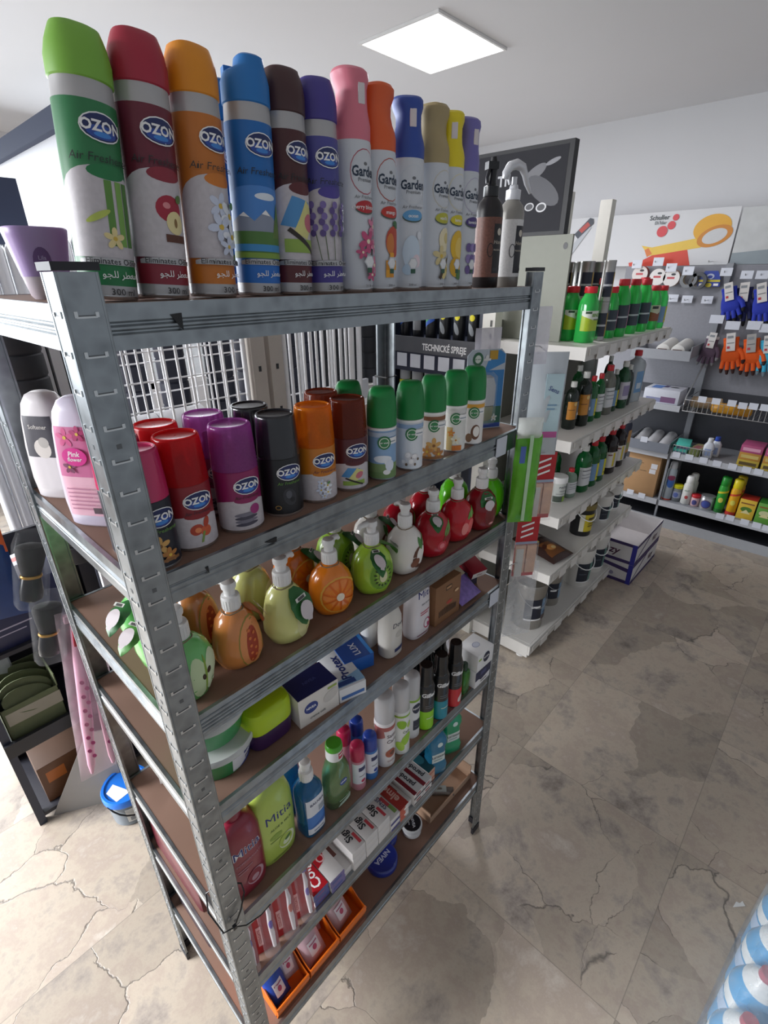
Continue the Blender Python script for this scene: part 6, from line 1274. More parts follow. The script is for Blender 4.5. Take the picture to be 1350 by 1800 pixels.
# ------------------------------------------------------------------ wall shelving at the far right
RX, RB = 3.9, 4.3
GM = M('#8f9298', .45, vary=.05); GD = M('#3f4148', .5, vary=.08)
wu = thing('grey_shelving', 'grey wall shelving with perforated back, gloves above and sprays below', 'shelving', (0, 0, 0)); wu.location = (0, 0, 0)
obj('back_panel', G().box(RB, RB+.02, -1.4, 1.02, 0, 1.0, GD).mesh('back_panel', False), wu)
g = G(); g.box(RB, RB+.02, -1.4, 1.02, 1.0, 1.848, M('#8b8c93', .5, vary=.1, scale=60))
obj('perforated_panel', g.mesh('perforated_panel', False), wu)
for y0, y1, z in ((-1.4, .312, .2), (.328, 1.0, .2), (-1.4, .312, .585), (.328, 1.0, .575), (.328, 1.0, .93)):
    g = G(); g.box(RX, RB, y0, y1, z-.02, z, GM); g.box(RX-.006, RX, y0, y1, z-.04, z+.003, M('#b9bcc2', .4)); obj('shelf', g.mesh('shelf', False), wu)
g = G(); g.box(RX-.03, RB, -1.4, 1.0, .0, .05, M('#2c2d33', .5)); g.box(RX-.035, RX-.03, -1.4, 1.0, .0, .075, M('#a4a7ac', .4)); obj('base', g.mesh('base', False), wu)
for y in (.32, -1.0): obj('upright', G().box(RX+.005, RX+.03, y-.007, y+.007, 0, .62, GM).mesh('upright', False), wu); obj('upright', G().box(RB-.03, RB, y-.02, y+.02, .0, 1.86, GM).mesh('upright', False), wu)
def wires(name, x0, x1, y0, y1, z0, z1, st, parent, m=STEEL):
    g = G(); r = .0022
    for z in (z0, z1): g.tube([(x0, y0, z), (x0, y1, z)], r*1.3, m, 6); g.tube([(x0, y0, z), (x1, y0, z)], r*1.3, m, 6); g.tube([(x0, y1, z), (x1, y1, z)], r*1.3, m, 6)
    n = int((y1-y0)/st)
    for k in range(n+1): y = y0+(y1-y0)*k/n; g.tube([(x1, y, z0), (x0, y, z0), (x0, y, z1)], r, m, 6)
    return obj(name, g.mesh(name), parent)
wires('wire_tray', RX, RX+.25, .06, .31, .59, .65, .022, wu)
bk = thing('wire_basket', 'chrome wire basket with white tags under the gloves', 'basket', (0, 0, 0)); bk.location = (0, 0, 0)
wires('basket', RX, RB-.005, -1.3, .31, .905, .985, .03, bk)
obj('side_frame', G().tube([(RB-.01, .31, 1.25), (RX+.02, .31, 1.0), (RX, .31, .95)], .005, STEEL, 8).mesh('side_frame'), bk)
def tags_at(pts, x, desc, grp, w=.05, h=.042):
    for k, (u, v) in enumerate(pts):
        p = at_x(u, v, x); o = obj('price_tag', _tagmesh(w, h)); o.location = (x, p.y, p.z)
        tag(o, desc+(f', {ORD[k]} from the left' if len(pts) > 1 else ''), 'price tag', grp)
_tm = {}
def _tagmesh(w, h):
    if (w, h) not in _tm: _tm[w, h] = G().box(-.002, 0, -w/2, w/2, -h/2, h/2, M('#d6dae4', .5)).mesh('price_tag', False)
    return _tm[w, h]
Q = lambda L: [(1080+a/4.5, 650+b/4.5) for a, b in L]
Q5 = lambda L: [(1080+a/5, 340+b/5) for a, b in L]
tags_at(Q([(835, 1158), (915, 1172), (1030, 1205), (1125, 1230), (1205, 1255)]), RX-.0065, 'blank white tag on the lowest grey shelf edge', 'tags on the lowest grey shelf')
tags_at(Q([(490, 672), (592, 692), (705, 716), (812, 742), (935, 765), (1045, 790), (1140, 808)]), RX-.0065, 'blank white tag on the shelf edge under the wire tray', 'tags on the middle grey shelf')
tags_at(Q([(695, 235), (805, 250), (930, 265), (1015, 285), (1100, 290), (1190, 300)]), RX-.005, 'blank white tag clipped on the chrome wire basket', 'tags on the wire basket')
tags_at(Q([(125, 965), (215, 995)]), RX-.0065, 'blank white tag on the shelf edge under the brown carton', 'tags under the brown carton')
tags_at(Q5([(200, 622), (387, 600), (500, 652), (650, 680)]), 4.19, 'blank white tag on the hook above the tape rolls', 'tags above the tape rolls', .07, .055)
tags_at(Q5([(985, 690), (1165, 715), (1300, 715)]), 4.19, 'blank white tag on the hook above the blue gloves', 'tags above the blue gloves', .07, .05)
tags_at(Q5([(515, 920), (640, 930), (815, 935)]), 4.27, 'blank white tag on an empty hook mid panel', 'tags on empty hooks', .07, .05)
tags_at(Q5([(900, 1105), (1040, 1160), (1232, 1160), (1345, 1185)]), 4.19, 'blank white tag above the lower row of gloves', 'tags above the lower gloves', .085, .055)
tags_at(Q([(235, 550)]), 3.874, 'blank white price tag on the grey drawer of rolls', None)
# perforated panel hooks
for k, (u, v) in enumerate(Q5([(387, 640), (500, 690), (650, 720), (200, 665), (850, 640), (985, 730), (1165, 755), (1300, 755), (515, 960), (640, 970), (815, 975)])):
    p = at_x(u, v, 4.28); o = obj('display_hook', None); o.location = (4.3, p.y, p.z+.03)
    tag(o, 'thin steel display hook holding the '+('second tape roll', 'third tape roll', 'fourth, grey tape roll', 'first tape roll', 'blue and yellow pack', 'leftmost blue glove', 'dark navy glove', 'rightmost blue glove', 'first blank tag of the middle row', 'second blank tag of the middle row', 'third blank tag of the middle row')[k], 'hook', 'display hooks on the perforated panel')
    obj('wire', G().tube([(-.001, 0, 0), (-.115, 0, -.004), (-.12, 0, .006)], .0025, STEEL, 6).mesh('wire'), o)
def tape(label, u, v, c, side, r=.056):
    p = at_x(u, v, 4.22); t = thing('tape_roll', label, 'tape', (4.225, p.y, p.z)); T = Matrix.Rotation(-pi/2, 4, 'Y')
    g = G(); m = M(c, .4); s = M(side, .45)
    g.loft([[(rr*cos(2*pi*j/28), rr*sin(2*pi*j/28), z) for j in range(28)] for rr, z in ((r*.62, -.022), (r, -.022), (r, .022), (r*.62, .022), (r*.62, -.022))], [s, m, s, M('#c9b89c', .6)], False, T)
    obj('roll', g.mesh('roll'), t)
    if side != c: obj('label', decal([E(0, 0, r*.98, r*.98, M(side)), R_(-r*.5, -r*.1, r*.4, r*.15, M('#c04a50')), E(r*.2, r*.45, r*.28, r*.14, M('#2a2a30'))], flat((-.0222, 0, 0), (0, -1, 0), (0, 0, 1)), step=0, off=.001), t)
tape('tape roll with pale red lettered face, first from the left on the panel', 1126, 482, '#7a3a34', '#dcd4d0')
tape('tape roll with white face, second from the left on the panel', 1157, 487, '#c9c4c0', '#e2dedb')
tape('brown tape roll with white face, third from the left on the panel', 1181, 489, '#a98a70', '#e0dcda')
tape('grey tape roll, fourth from the left on the panel', 1211, 491, '#75787c', '#75787c')
tape('dark grey tape roll, fifth from the left, overlapping the grey one', 1227, 494, '#4a4d52', '#4a4d52')
p = at_x(1248, 490, 4.24); t = thing('blister_pack', 'blue and yellow hanging pack between tape rolls and gloves', 'pack', (4.24, p.y, p.z))
obj('card', G().prism([(-.07, -.05), (-.065, .0), (-.04, .05), (.04, .05), (.065, 0), (.07, -.05)], -.004, .004, M('#2440a0', .4), 'x').mesh('card', False), t)
obj('print', decal([R_(-.066, -.02, .066, -.006, M('#d2c43a')), E(0, .015, .025, .018, M('#b9c4dc')), E(0, .012, .015, .01, M('#2440a0')), E(0, -.04, .02, .014, M('#d2c43a')), R_(-.06, -.045, -.03, -.03, LW), R_(.03, -.045, .06, -.03, LW)], flat((-.0042, 0, 0), (0, -1, 0), (0, 0, 1)), step=0, off=.001), t)
def glove(label, u, v, c, tip, cuff, rz=0, s=1.0, tagc='#d9d5d2', grp=None, x=4.21):
    """knitted glove hanging fingers down; u, v is the cuff"""
    p = at_x(u, v, x); t = thing('work_glove', label, 'glove', (x, p.y, p.z), 0, grp)
    def build():
        g = G(); m = M(c, .8, vary=.12, scale=120); k = M(tip, .8); T = Matrix.Rotation(-pi/2, 4, 'Z')
        g.sect([(.038, .012, 0, 2.6), (.041, .014, -.012, 2.6), (.039, .013, -.045, 2.6), (.048, .016, -.075, 2.8), (.052, .017, -.11, 2.8), (.05, .015, -.135, 3), (.044, .01, -.142, 3)], m, 24, T)
        for j, (x0, L, dx) in enumerate(((-.036, .062, -.012), (-.0125, .075, -.003), (.0125, .072, .004), (.036, .056, .013))):
            q = [(x0, 0, -.125), (x0+dx*.4, -.004, -.15), (x0+dx*.8, -.007, -.135-L*.7), (x0+dx, -.006, -.135-L)]
            g.tube(q[:3], [.0125, .0125, .0115], m, 10, T); g.tube(q[2:], [.0117, .008], k, 10, T); g.sphere(q[3], .008, .008, .008, k, 10, T)
        q = [(.04, 0, -.07), (.062, -.006, -.1), (.068, -.012, -.135), (.066, -.014, -.15)]
        g.tube(q[:3], [.015, .014, .0125], m, 10, T); g.tube(q[2:], [.0127, .009], k, 10, T); g.sphere(q[3], .009, .009, .009, k, 10, T)
        cf = G().sect([(.0385, .0125, .003, 2.6), (.042, .015, 0, 2.6), (.0415, .0145, -.014, 2.6), (.0385, .0125, -.017, 2.6)], M(cuff, .8), 24, T)
        cd_ = G().box(-.024, -.02, -.024, .022, -.075, .03, M(tagc, .5))
        tx = decal([R_(-.018, -.06, -.004, -.046, M('#c04048')), R_(-.018, -.03, .018, -.026, LG), R_(-.018, 0, .012, .014, M('#8a8f94'))], flat((-.0242, -.001, 0), (0, -1, 0), (0, 0, 1)), step=0, name='print', off=.001)
        return [('glove', g.mesh('glove')), ('cuff', cf.mesh('cuff')), ('header_card', cd_.mesh('header_card', False), [('print', tx)])]
    assemble(t, ('glove', c, tip, cuff, tagc), build); t.rotation_euler = (rz, 0, 0); t.scale = (s, s, s)
GB = 'work gloves hanging on the perforated panel'
glove('blue knitted glove with black fingertips, leftmost of the upper glove row', 1282, 506, '#2336a8', '#15151b', '#2336a8', -.3, 1.1, grp=GB)
glove('dark navy glove behind, second in the upper glove row', 1310, 506, '#1b2154', '#121218', '#1b2154', -.12, 1.15, grp=GB, x=4.235)
glove('blue knitted glove with black fingertips, at the right end of the upper row', 1340, 507, '#2336a8', '#15151b', '#2336a8', -.28, 1.15, grp=GB)
glove('purple grey glove with white band, leftmost of the lower glove row', 1254, 592, '#5d4a5c', '#8a8a8c', '#cfcaca', .06, 1.0, grp=GB)
glove('orange glove with dark fingertips, left one of two in the lower row', 1286, 594, '#e35a14', '#3a1f1c', '#e35a14', -.2, 1.15, grp=GB)
glove('orange glove with dark fingertips, right one of two in the lower row', 1322, 596, '#e35a14', '#3a1f1c', '#e35a14', -.2, 1.15, '#a9a6a2', grp=GB)
glove('light blue glove at the right edge of the lower glove row', 1352, 598, '#3fb4d8', '#7a8a94', '#3fb4d8', -.2, 1.1, grp=GB)
# posters above the panel
t = thing('poster', 'white poster with yellow tape roll and Schuller lettering above the tapes', 'poster', (0, 0, 0)); t.location = (0, 0, 0)
obj('sheet', G().box(RB+.004, RB+.014, .345, 1.75, 1.85, 2.2, M('#d3d4d6', .45, vary=.02, scale=3)).mesh('sheet', False), t)
YT, YT2, YT3 = M('#dfa62c'), M('#e3be4a'), M('#c9822a')
def uv(u, v): p = at_x(u, v, RB+.004); return (-(p.y-1.0), p.z-2.0)
def PU(pts, m): return P_([uv(1080+a/5, 340+b/5) for a, b in pts], m)
c0 = uv(1080+880/5, 340+375/5); c1 = uv(1080+860/5, 340+305/5)
RDP = M('#d2402c')
it = [PU([(125, 610), (130, 655), (665, 665), (640, 490), (330, 545), (240, 590)], RDP), PU([(240, 460), (300, 550), (760, 475), (740, 390), (330, 475)], YT2), PU([(265, 500), (285, 560), (330, 530), (300, 480)], M('#d97a3a')),
      E(c1[0], c1[1], .115, .085, YT, .15, 30), PU([(735, 300), (745, 460), (800, 470), (985, 330), (950, 225)], YT), E(c0[0], c0[1], .108, .062, YT3, .33, 30), E(c0[0], c0[1], .076, .043, M('#c9cacb'), .33, 28),
      E(*uv(1080+543/5, 340+210/5), .021, .021, M('#d04048')), E(*uv(1080+503/5, 340+280/5), .027, .027, M('#d04048')), E(*uv(1080+420/5, 340+335/5), .036, .036, M('#d04048')),
      T_('Schuller', *uv(1080+400/5, 340+215/5), .042, M('#4a5054'), .02), T_('Eh\'klar', *uv(1080+408/5, 340+260/5), .03, M('#6a7074'), .015),
      P_([uv(992, 450), uv(1004, 449), uv(1040, 400), uv(1033, 397)], M('#b9bdc2')), P_([uv(1010, 412), uv(1016, 420), uv(1044, 393), uv(1044, 385), uv(1038, 383)], M('#4a4f58')), P_([uv(1018, 405), uv(1023, 410), uv(1038, 396), uv(1034, 390)], M('#b8504a'))]
obj('print', decal(it, flat((RB+.004, 1.0, 2.0), (0, -1, 0), (0, 0, 1)), step=0, name='print', off=.001, lay=.0003), t)
t = thing('poster', 'pale grey stone textured poster right of the tape poster', 'poster', (0, 0, 0)); t.location = (0, 0, 0)
obj('sheet', G().box(RB+.004, RB+.014, -1.3, .335, 1.85, 2.19, M('#c4c6c6', .5, vary=.14, scale=14)).mesh('sheet', False), t)
obj('print', decal([P_([(-.0, -.15), (1.6, -.15), (1.6, .05), (.0, -.02-.06)], M('#8f9aa0', .5, vary=.1, scale=10))], flat((RB+.004, .335, 2.0), (0, -1, 0), (0, 0, 1)), step=0, name='print', off=.001), t)
# left bay of the wall shelving
t = thing('roller_holder', 'grey wall drawer holding two white paint rollers, under the tape rolls', 'drawer', (0, 0, 0)); t.location = (0, 0, 0)
g = G(); g.box(3.98, RB-.002, .36, .76, 1.25, 1.256, GM); g.box(3.974, 3.98, .36, .76, 1.232, 1.3, M('#9a9da3', .4)); g.box(3.98, RB-.002, .754, .76, 1.256, 1.3, GM); g.box(3.98, RB-.002, .36, .366, 1.256, 1.33, GM); obj('drawer', g.mesh('drawer', False), t)
for k, y in enumerate((.56, .46)):
    t = thing('paint_roller', ('white paint roller in the wall drawer, left one', 'white paint roller in the wall drawer, right one')[k], 'roller', (4.13, y, 1.256+.046))
    obj('sleeve', G().lathe([(.03, -.12), (.045, -.115), (.046, .11), (.03, .115)], M('#dcdad5', .9), 24, Matrix.Rotation(-pi/2-.12, 4, 'Y')).mesh('sleeve'), t)
    obj('end_print', G().box(-.124, -.1205, -.03, .03, -.026, .0, M('#5a3a34', .5)).mesh('end_print', False), t)
carton('bottle_carton', 'white and blue printed carton on the grey shelf above the rolls drawer', 'carton', (4.02, .475, .93), (.2, .24, .1), M('#cfd2dc', .5), 0, {'top': [E(.03, -.05, .02, .03, BLACK), R_(-.06, .02, .06, .09, M('#5f8ad0')), R_(.0, -.01, .08, .02, M('#4a3a6a'))], 'left': [R_(-.1, -.04, .1, -.01, M('#8a8fb0')), R_(.0, -.04, .1, .0, M('#7a5a7c'))]})
t = thing('roll_holder', 'grey metal tray holding three wrapped rolls', 'drawer', (0, 0, 0)); t.location = (0, 0, 0)
g = G(); g.box(3.88, 4.25, .33, .62, .5765, .58, GM); g.box(3.875, 3.88, .33, .62, .5765, .65, M('#7d828c', .4)); g.box(3.88, 4.25, .33, .334, .58, .66, GM); g.box(3.88, 4.25, .616, .62, .58, .66, GM); obj('tray', g.mesh('tray', False), t)
for k, y in enumerate((.57, .48, .39)):
    t = thing('wrapped_roll', f'clear wrapped white roll in the grey tray, {("left","middle","right")[k]} one', 'roll', (4.05, y, .622))
    g = G().lathe([(.015, -.15), (.03, -.14), (.041, -.11), (.041, .11), (.03, .14), (.012, .155)], M('#c9c9cc', .15, coat=.5, vary=.15, scale=25), 20, Matrix.Rotation(-pi/2-.15, 4, 'Y')); obj('roll', g.mesh('roll'), t)
carton('brown_carton', 'brown cardboard carton with two white labels on the grey shelf', 'carton', (4.05, .485, .2), (.26, .235, .335), CARD, 0, {'left': [R_(.055, .06, .1, .1, M('#d9dae0')), R_(.05, .02, .095, .055, M('#d9dae0')), R_(-.04, .09, .0, .094, M('#5a4a38')), R_(-.02, .03, .03, .034, M('#5a4a38'))], 'top': [R_(-.13, -.004, .13, .004, M('#6a4f36'))]})
# sprays and cartons on the lowest shelf of the main bay
bottle('spray_can', 'tall pale aerosol with blue oval at the left end of the lowest grey shelf', 'bottle', (3.96, .283, .2), [(.03, .03, 0), (.032, .032, .003), (.032, .032, .24), (.024, .024, .258)], M('#a9b4bc', .35), [E(.012, .15, .03, .045, M('#3f6ab4')), E(.012, .185, .03, .02, M('#8a3a5c')), R_(-.06, .002, .06, .014, M('#b8402c'))], ([(.025, .025, .256), (.026, .026, .26), (.024, .024, .3), (.016, .016, .312)], M('#c4c6ca', .35)), mode='radial', R=.032, rz=-pi/2)
bottle('jar', 'clear jar with yellow lid, second on the lowest grey shelf', 'bottle', (3.98, .222, .2), [(.028, .028, 0), (.032, .032, .004), (.032, .032, .1), (.028, .028, .108)], M('#9aa0a4', .2, trans=.3), [R_(-.04, .03, .04, .08, M('#a9b0c4')), E(0, .055, .018, .02, M('#5f6fae'))], ([(.033, .033, .106), (.034, .034, .108), (.034, .034, .13), (.03, .03, .133)], M('#d8d21e', .4)), mode='radial', R=.032, rz=-pi/2)
for k, (x, y) in enumerate(((3.97, .152), (4.06, .145))): bottle('powder_bottle', ('white plastic bottle with small red print on the lowest grey shelf', 'white plastic bottle behind its twin on the lowest grey shelf')[k], 'bottle', (x, y, .2), [(.03, .03, 0), (.034, .034, .004), (.034, .034, .15), (.024, .024, .172)], M('#dcdcd8', .4), [E(.005, .06, .012, .014, M('#b84a4a')), T_('ANT', .0, .11, .018, M('#4a7a5c'), .02)] if k == 0 else None, ([(.027, .027, .17), (.028, .028, .174), (.027, .027, .21), (.02, .02, .222)], WPLAST), mode='radial', R=.034, rz=-pi/2)
bottle('jar', 'pink labelled jar with red lid beside the white bottles', 'bottle', (3.97, .088, .2), [(.026, .026, 0), (.03, .03, .004), (.03, .03, .066), (.028, .028, .072)], M('#d9b4b8', .4), [E(0, .034, .018, .02, M('#4a4a86'))], ([(.031, .031, .07), (.032, .032, .072), (.032, .032, .088), (.028, .028, .092)], M('#c0202a', .4)), mode='radial', R=.03, rz=-pi/2)
bottle('tin', 'wide silver tin with round dark label on the lowest grey shelf', 'bottle', (3.975, .012, .2), [(.046, .046, 0), (.047, .047, .004), (.047, .047, .086), (.044, .044, .09), (.044, .044, .096), (.047, .047, .098), (.046, .046, .102)], M('#b0b2b4', .3, metal=.6), [E(0, .045, .036, .032, M('#5a3a5a')), E(0, .045, .03, .027, M('#3f4f9a'))], None, mode='radial', R=.047, rz=-pi/2)
for n, x, y, b, c, p in (('green aerosol with green cap on the lowest grey shelf', 3.97, -.07, '#2f9a34', '#1f8a2c', '#d2c42c'), ('yellow aerosol with yellow cap, front one on the lowest grey shelf', 3.97, -.145, '#e0a81c', '#e6d21c', '#c8402c'), ('yellow aerosol with yellow cap behind the front yellow one', 4.06, -.15, '#d9a41c', '#cfb41c', '#c8402c')):
    bottle('spray_can', n, 'bottle', (x, y, .2), [(.03, .03, 0), (.032, .032, .003), (.032, .032, .19), (.027, .027, .21)], M(b, .35), [P_([(-.05, .14), (.05, .165), (.05, .18), (-.05, .155)], M(p)), E(0, .1, .016, .02, M('#d9d05a')), R_(-.06, .003, .06, .03, M('#b8302c' if b != '#2f9a34' else '#1f6a2c'))], ([(.028, .028, .208), (.03, .03, .212), (.029, .029, .268), (.022, .022, .275)], M(c, .35)), mode='radial', R=.032, rz=-pi/2)
for n, y, c, c2, p in (('yellow carton with red top beside the yellow aerosols', -.235, '#d8b43a', '#c03a2c', '#4f7a2c'), ('green carton on the lowest grey shelf', -.345, '#5f9a3c', '#3f8a34', '#c9c89a'), ('orange yellow carton at the right end of the lowest grey shelf', -.455, '#c9a04a', '#b8842c', '#6a8a3a')):
    carton('bait_carton', n, 'carton', (4.0, y, .2), (.12, .1, .15), {'all': M(c, .45), 'top': M(c2, .45)}, 0, {'left': [E(0, .0, .035, .02, M(p)), P_([(-.03, -.03), (0, .0), (.03, -.03)], M('#d9cf9a')), R_(-.04, .04, .04, .05, M('#8a5a2c'))]})
for k in range(2): carton('soap_carton', f'aqua carton, {("lower","upper")[k]} of two in the chrome wire tray', 'carton', (3.99, .262, .5855+.0405*k), (.16, .09, .04), M('#57c4b4', .45), .15*k, {'left': [R_(-.04, -.018, .04, 0, M('#6a6f8a'))]}, 'aqua cartons in the wire tray')
carton('soap_carton', 'olive green carton in the chrome wire tray', 'carton', (4.0, .165, .5855), (.17, .07, .055), {'all': M('#6f7a44', .5), 'top': M('#b4a878')}, -.15, {'top': [R_(-.05, -.02, .03, .02, M('#b8707a'))]})
for k, (x, y) in enumerate(((3.96, .095), (4.03, .065))): bottle('cleaner_bottle', ('white blue labelled bottle in front of the wire tray end', 'white bottle with blue cap at the wire tray end')[k], 'bottle', (x, y, .5855), [(.03, .022, 0, 3), (.033, .025, .005, 3), (.033, .025, .09, 3), (.018, .016, .115)], M('#cfd3dc', .35), [R_(-.02, .02, .02, .07, M('#8fa0c4'))], ([(.017, .016, .113), (.018, .017, .116), (.016, .015, .145)], M(('#d9dce0', '#2f4fae')[k], .35)), rz=-pi/2)
for k, (y, z) in enumerate(((-.16, 0), (-.16, .0505), (-.16, .101), (-.3, 0), (-.3, .0505), (-.3, .101))):
    carton('paste_carton', f'{("yellow","yellow and pink","pink")[k % 3]} carton, {("bottom","middle","top")[k % 3]} of the {("left","right")[k//3]} stack on the middle grey shelf', 'carton', (3.99, y, .5855+z), (.16, .125, .05), M(('#b8a03a', '#b8863a', '#b0507a')[k % 3], .45), 0, {'left': [R_(-.05, -.012, .05, .01, M(('#5a4a2a', '#c9b46a', '#dca0b8')[k % 3]))]}, 'cartons stacked on the middle grey shelf')
bottle('film_roll', 'yellow wrapped roll lying in the chrome wire basket', 'roll', (3.97, .03, .945), [(.02, .02, -.12), (.035, .035, -.11), (.036, .036, .11), (.02, .02, .12)], M('#c98f1c', .35, vary=.2), None, None).rotation_euler = (pi/2, 0, 0)
bottle('film_roll', 'pale brown wrapped roll lying in the chrome wire basket', 'roll', (4.05, .2, .95), [(.02, .02, -.1), (.04, .04, -.09), (.04, .04, .09), (.02, .02, .1)], M('#9a8468', .4, vary=.3), None, None).rotation_euler = (pi/2, 0, .2)

# ------------------------------------------------------------------ things behind the rack
def grid_panel(label, x0, x1, y, z0, z1, st, sh, r=.004, cat='panel'):
    t = thing('wire_grid_panel', label, cat, (0, 0, 0)); t.location = (0, 0, 0)
    g = G(); m = M('#e4e4e6', .35); n = int((x1-x0)/st)
    for k in range(n+1): x = x0+(x1-x0)*k/n; g.tube([(x, y, z0), (x, y, z1)], r, m, 8)
    k = z0+.05
    while k < z1 and sh: g.tube([(x0, y+r*1.6, k), (x1, y+r*1.6, k)], r*.7, m, 6); k += sh
    obj('grid', g.mesh('grid'), t)
    for x in (x0, x1): obj('frame_post', G().tube([(x, y, 0), (x, y, z1)], r*2.2, m, 10).mesh('frame_post'), t)
grid_panel('white wire grid panel behind the left half of the rack', .37, .80, 1.0, .7, 1.72, .036, .085)
grid_panel('second white wire grid panel standing behind the first', .42, .9, 1.14, .7, 1.70, .05, .1)
grid_panel('white barred panel behind the middle of the rack', .965, 1.3, 1.0, .7, 1.72, .03, 0, .0055)
grid_panel('white barred panel behind the first barred one', 1.0, 1.5, 1.16, .7, 1.7, .055, .3, .0055)
for k, x in enumerate((.845, .918)):
    t = thing('steel_upright', ('left beige steel upright behind the rack', 'right beige steel upright behind the rack')[k], 'upright', (x, 1.0, 0))
    g = G(); g.box(-.027, .027, -.02, .02, 0, 1.74, M('#b4aca4', .5)); obj('upright', g.mesh('upright', False), t)
    g = G(); [g.box(-.005, .005, -.0215, -.02, .3+q*.15, .318+q*.15, BLACK) for q in range(10)]; obj('slots', g.mesh('slots', False), t)
t = thing('slatted_panel', 'white slatted panel with dark gaps behind the near post', 'panel', (0, 0, 0)); t.location = (0, 0, 0)
g = G()
for k in range(6): g.box(.19+k*.03, .213+k*.03, .94, .96, .3, 1.74, M('#dedee2', .4))
g.box(.185, .37, .96, .965, .3, 1.74, M('#1f2230', .5)); g.box(.185, .37, .935, .962, 1.5, 1.515, M('#dedee2', .4)); g.box(.185, .2, .94, .965, 0, .3, WM); g.box(.355, .37, .94, .965, 0, .3, WM); obj('panel', g.mesh('panel', False), t)
def pot_stack(label, x, y, z, r, h, n, nm='pot_stack', c='#26282e'):
    t = thing(nm, label, 'roll', (x, y, z)); pr = []
    for k in range(n): a = h*k/n; b2 = h*(k+1)/n; pr += [(r*.96, a), (r, a+.003), (r, b2-.006), (r*.93, b2-.003)]
    obj('rolls', G().lathe(pr, M(c, .6, vary=.15), 28).mesh('rolls'), t)
pot_stack('tall dark ribbed roll behind the far left of the rack', .135, .86, 1.12, .05, .58, 11, 'ribbed_roll')
for k in range(6): pot_stack(f'tall dark roll standing behind the white wire grid panels, {ORD[k]} from the left', .54+.165*k, 1.3+.05*(k % 2), 0, .052, 1.7, 20, 'dark_roll', '#1d2030')
t = thing('display_shelf', 'white low shelf carrying dark rolls behind the rack', 'shelving', (0, 0, 0)); t.location = (0, 0, 0)
g = G(); g.box(1.44, 1.84, 1.28, 1.62, 1.27, 1.29, WM); g.box(1.44, 1.84, 1.28, 1.62, .6, .62, WM); obj('boards', g.mesh('boards', False), t)
for x in (1.46, 1.82):
    for y in (1.3, 1.6): obj('leg', G().box(x-.015, x+.015, y-.015, y+.015, 0, 1.27, WM).mesh('leg', False), t)
for k, x in enumerate((1.5, 1.63, 1.76)):
    pot_stack(f'dark ribbed roll on the low white shelf, {ORD[k]} from the left', x, 1.36, 1.29, .048, .38, 5, 'ribbed_roll')
    t = tag(obj('price_holder', G().box(x-.05, x+.03, 1.262, 1.2795, 1.235, 1.33, M('#dfe1e6', .3)).mesh('price_holder', False)), f'white price holder under the {ORD[k]} dark ribbed roll from the left', 'price tag')
for k, (x, z) in enumerate(((.235, .0), (.33, .0))):
    t = thing('white_roll', ('white roll lying behind the rack near the slatted panel', 'white roll lying on the wire panel ledge behind the rack')[k], 'roll', (.42+.16*k, 1.08, 1.36)); obj('roll', G().lathe([(.02, -.08), (.045, -.078), (.045, .078), (.02, .08)], M('#dcdce0', .5), 24, Matrix.Rotation(pi/2, 4, 'Y')).mesh('roll'), t)
t = thing('ledge', 'narrow white ledge behind the rack holding white rolls', 'shelf', (0, 0, 0)); t.location = (0, 0, 0)
g = G(); g.box(.38, .78, 1.02, 1.13, 1.295, 1.313, WM); g.box(.38, .4, 1.1, 1.13, 0, 1.295, WM); g.box(.76, .78, 1.1, 1.13, 0, 1.295, WM); obj('ledge', g.mesh('ledge', False), t)
# far left above the top shelf
t = thing('display_board', 'large white board with dark blue top rail beyond the tall cans', 'board', (0, 0, 0)); t.location = (0, 0, 0)
obj('board', G().box(1.0, 1.03, 2.5, 4.0, .0, 2.46, M('#d9dae0', .5, vary=.02)).mesh('board', False), t); obj('top_rail', G().box(.96, 1.06, 2.5, 4.02, 2.46, 2.55, M('#2c3650', .85)).mesh('top_rail', False), t)
t = thing('speaker_box', 'dark blue box on a stand at the far left, above the lilac cup', 'box', (0, 0, 0)); t.location = (0, 0, 0)
p = at_y(14, 372, 2.2); obj('box', G().box(p.x-.1, p.x+.06, 2.2, 2.35, p.z-.12, p.z+.12, M('#313a52', .5)).mesh('box', False), t); obj('stand', G().box(p.x-.04, p.x, 2.25, 2.29, 0, p.z-.12, DARKN).mesh('stand', False), t)
t = thing('radiator', 'white ribbed panel with wavy top seen left of the lilac cup', 'panel', (0, 0, 0)); t.location = (0, 0, 0)
g = G()
for k in range(12): g.lathe([(.022, 0), (.022, 1.86+.006*k), (.014, 1.875+.006*k)], M('#e6e8ee', .4), 12, Matrix.Translation((.16+.046*k, 1.9, 0)))
obj('ribs', g.mesh('ribs'), t)

# ------------------------------------------------------------------ lower left, beyond the rack's end
t = thing('display_crate', 'dark stand with baskets behind the left end of the rack', 'display stand', (0, 0, 0)); t.location = (0, 0, 0)
g = G(); X0, X1 = -.16, .46
for x in (X0, X1):
    for y in (1.18, 1.5): g.box(x-.012, x+.012, y-.012, y+.012, 0, .98, DARKN)
obj('frame', g.mesh('frame', False), t)
for z in (.03, .36, .72): obj('shelf', G().box(X0, X1, 1.17, 1.51, z, z+.015, M('#22222a', .5)).mesh('shelf', False), t)
obj('front_lip', G().box(X0-.01, .3, 1.155, 1.17, .355, .41, M('#1f2026', .4)).mesh('front_lip', False), t)
obj('back_panel', G().box(X0, X1, 1.51, 1.525, 0, .98, M('#26242c', .6)).mesh('back_panel', False), t)
OLG = M('#5f6648', .8, vary=.12)
t = thing('insole_carton', 'open olive green carton full of flat insoles on the dark stand', 'carton', (-.06, 1.27, .3755), 0)
g = G(); a, b2, h = .085, .085, .2
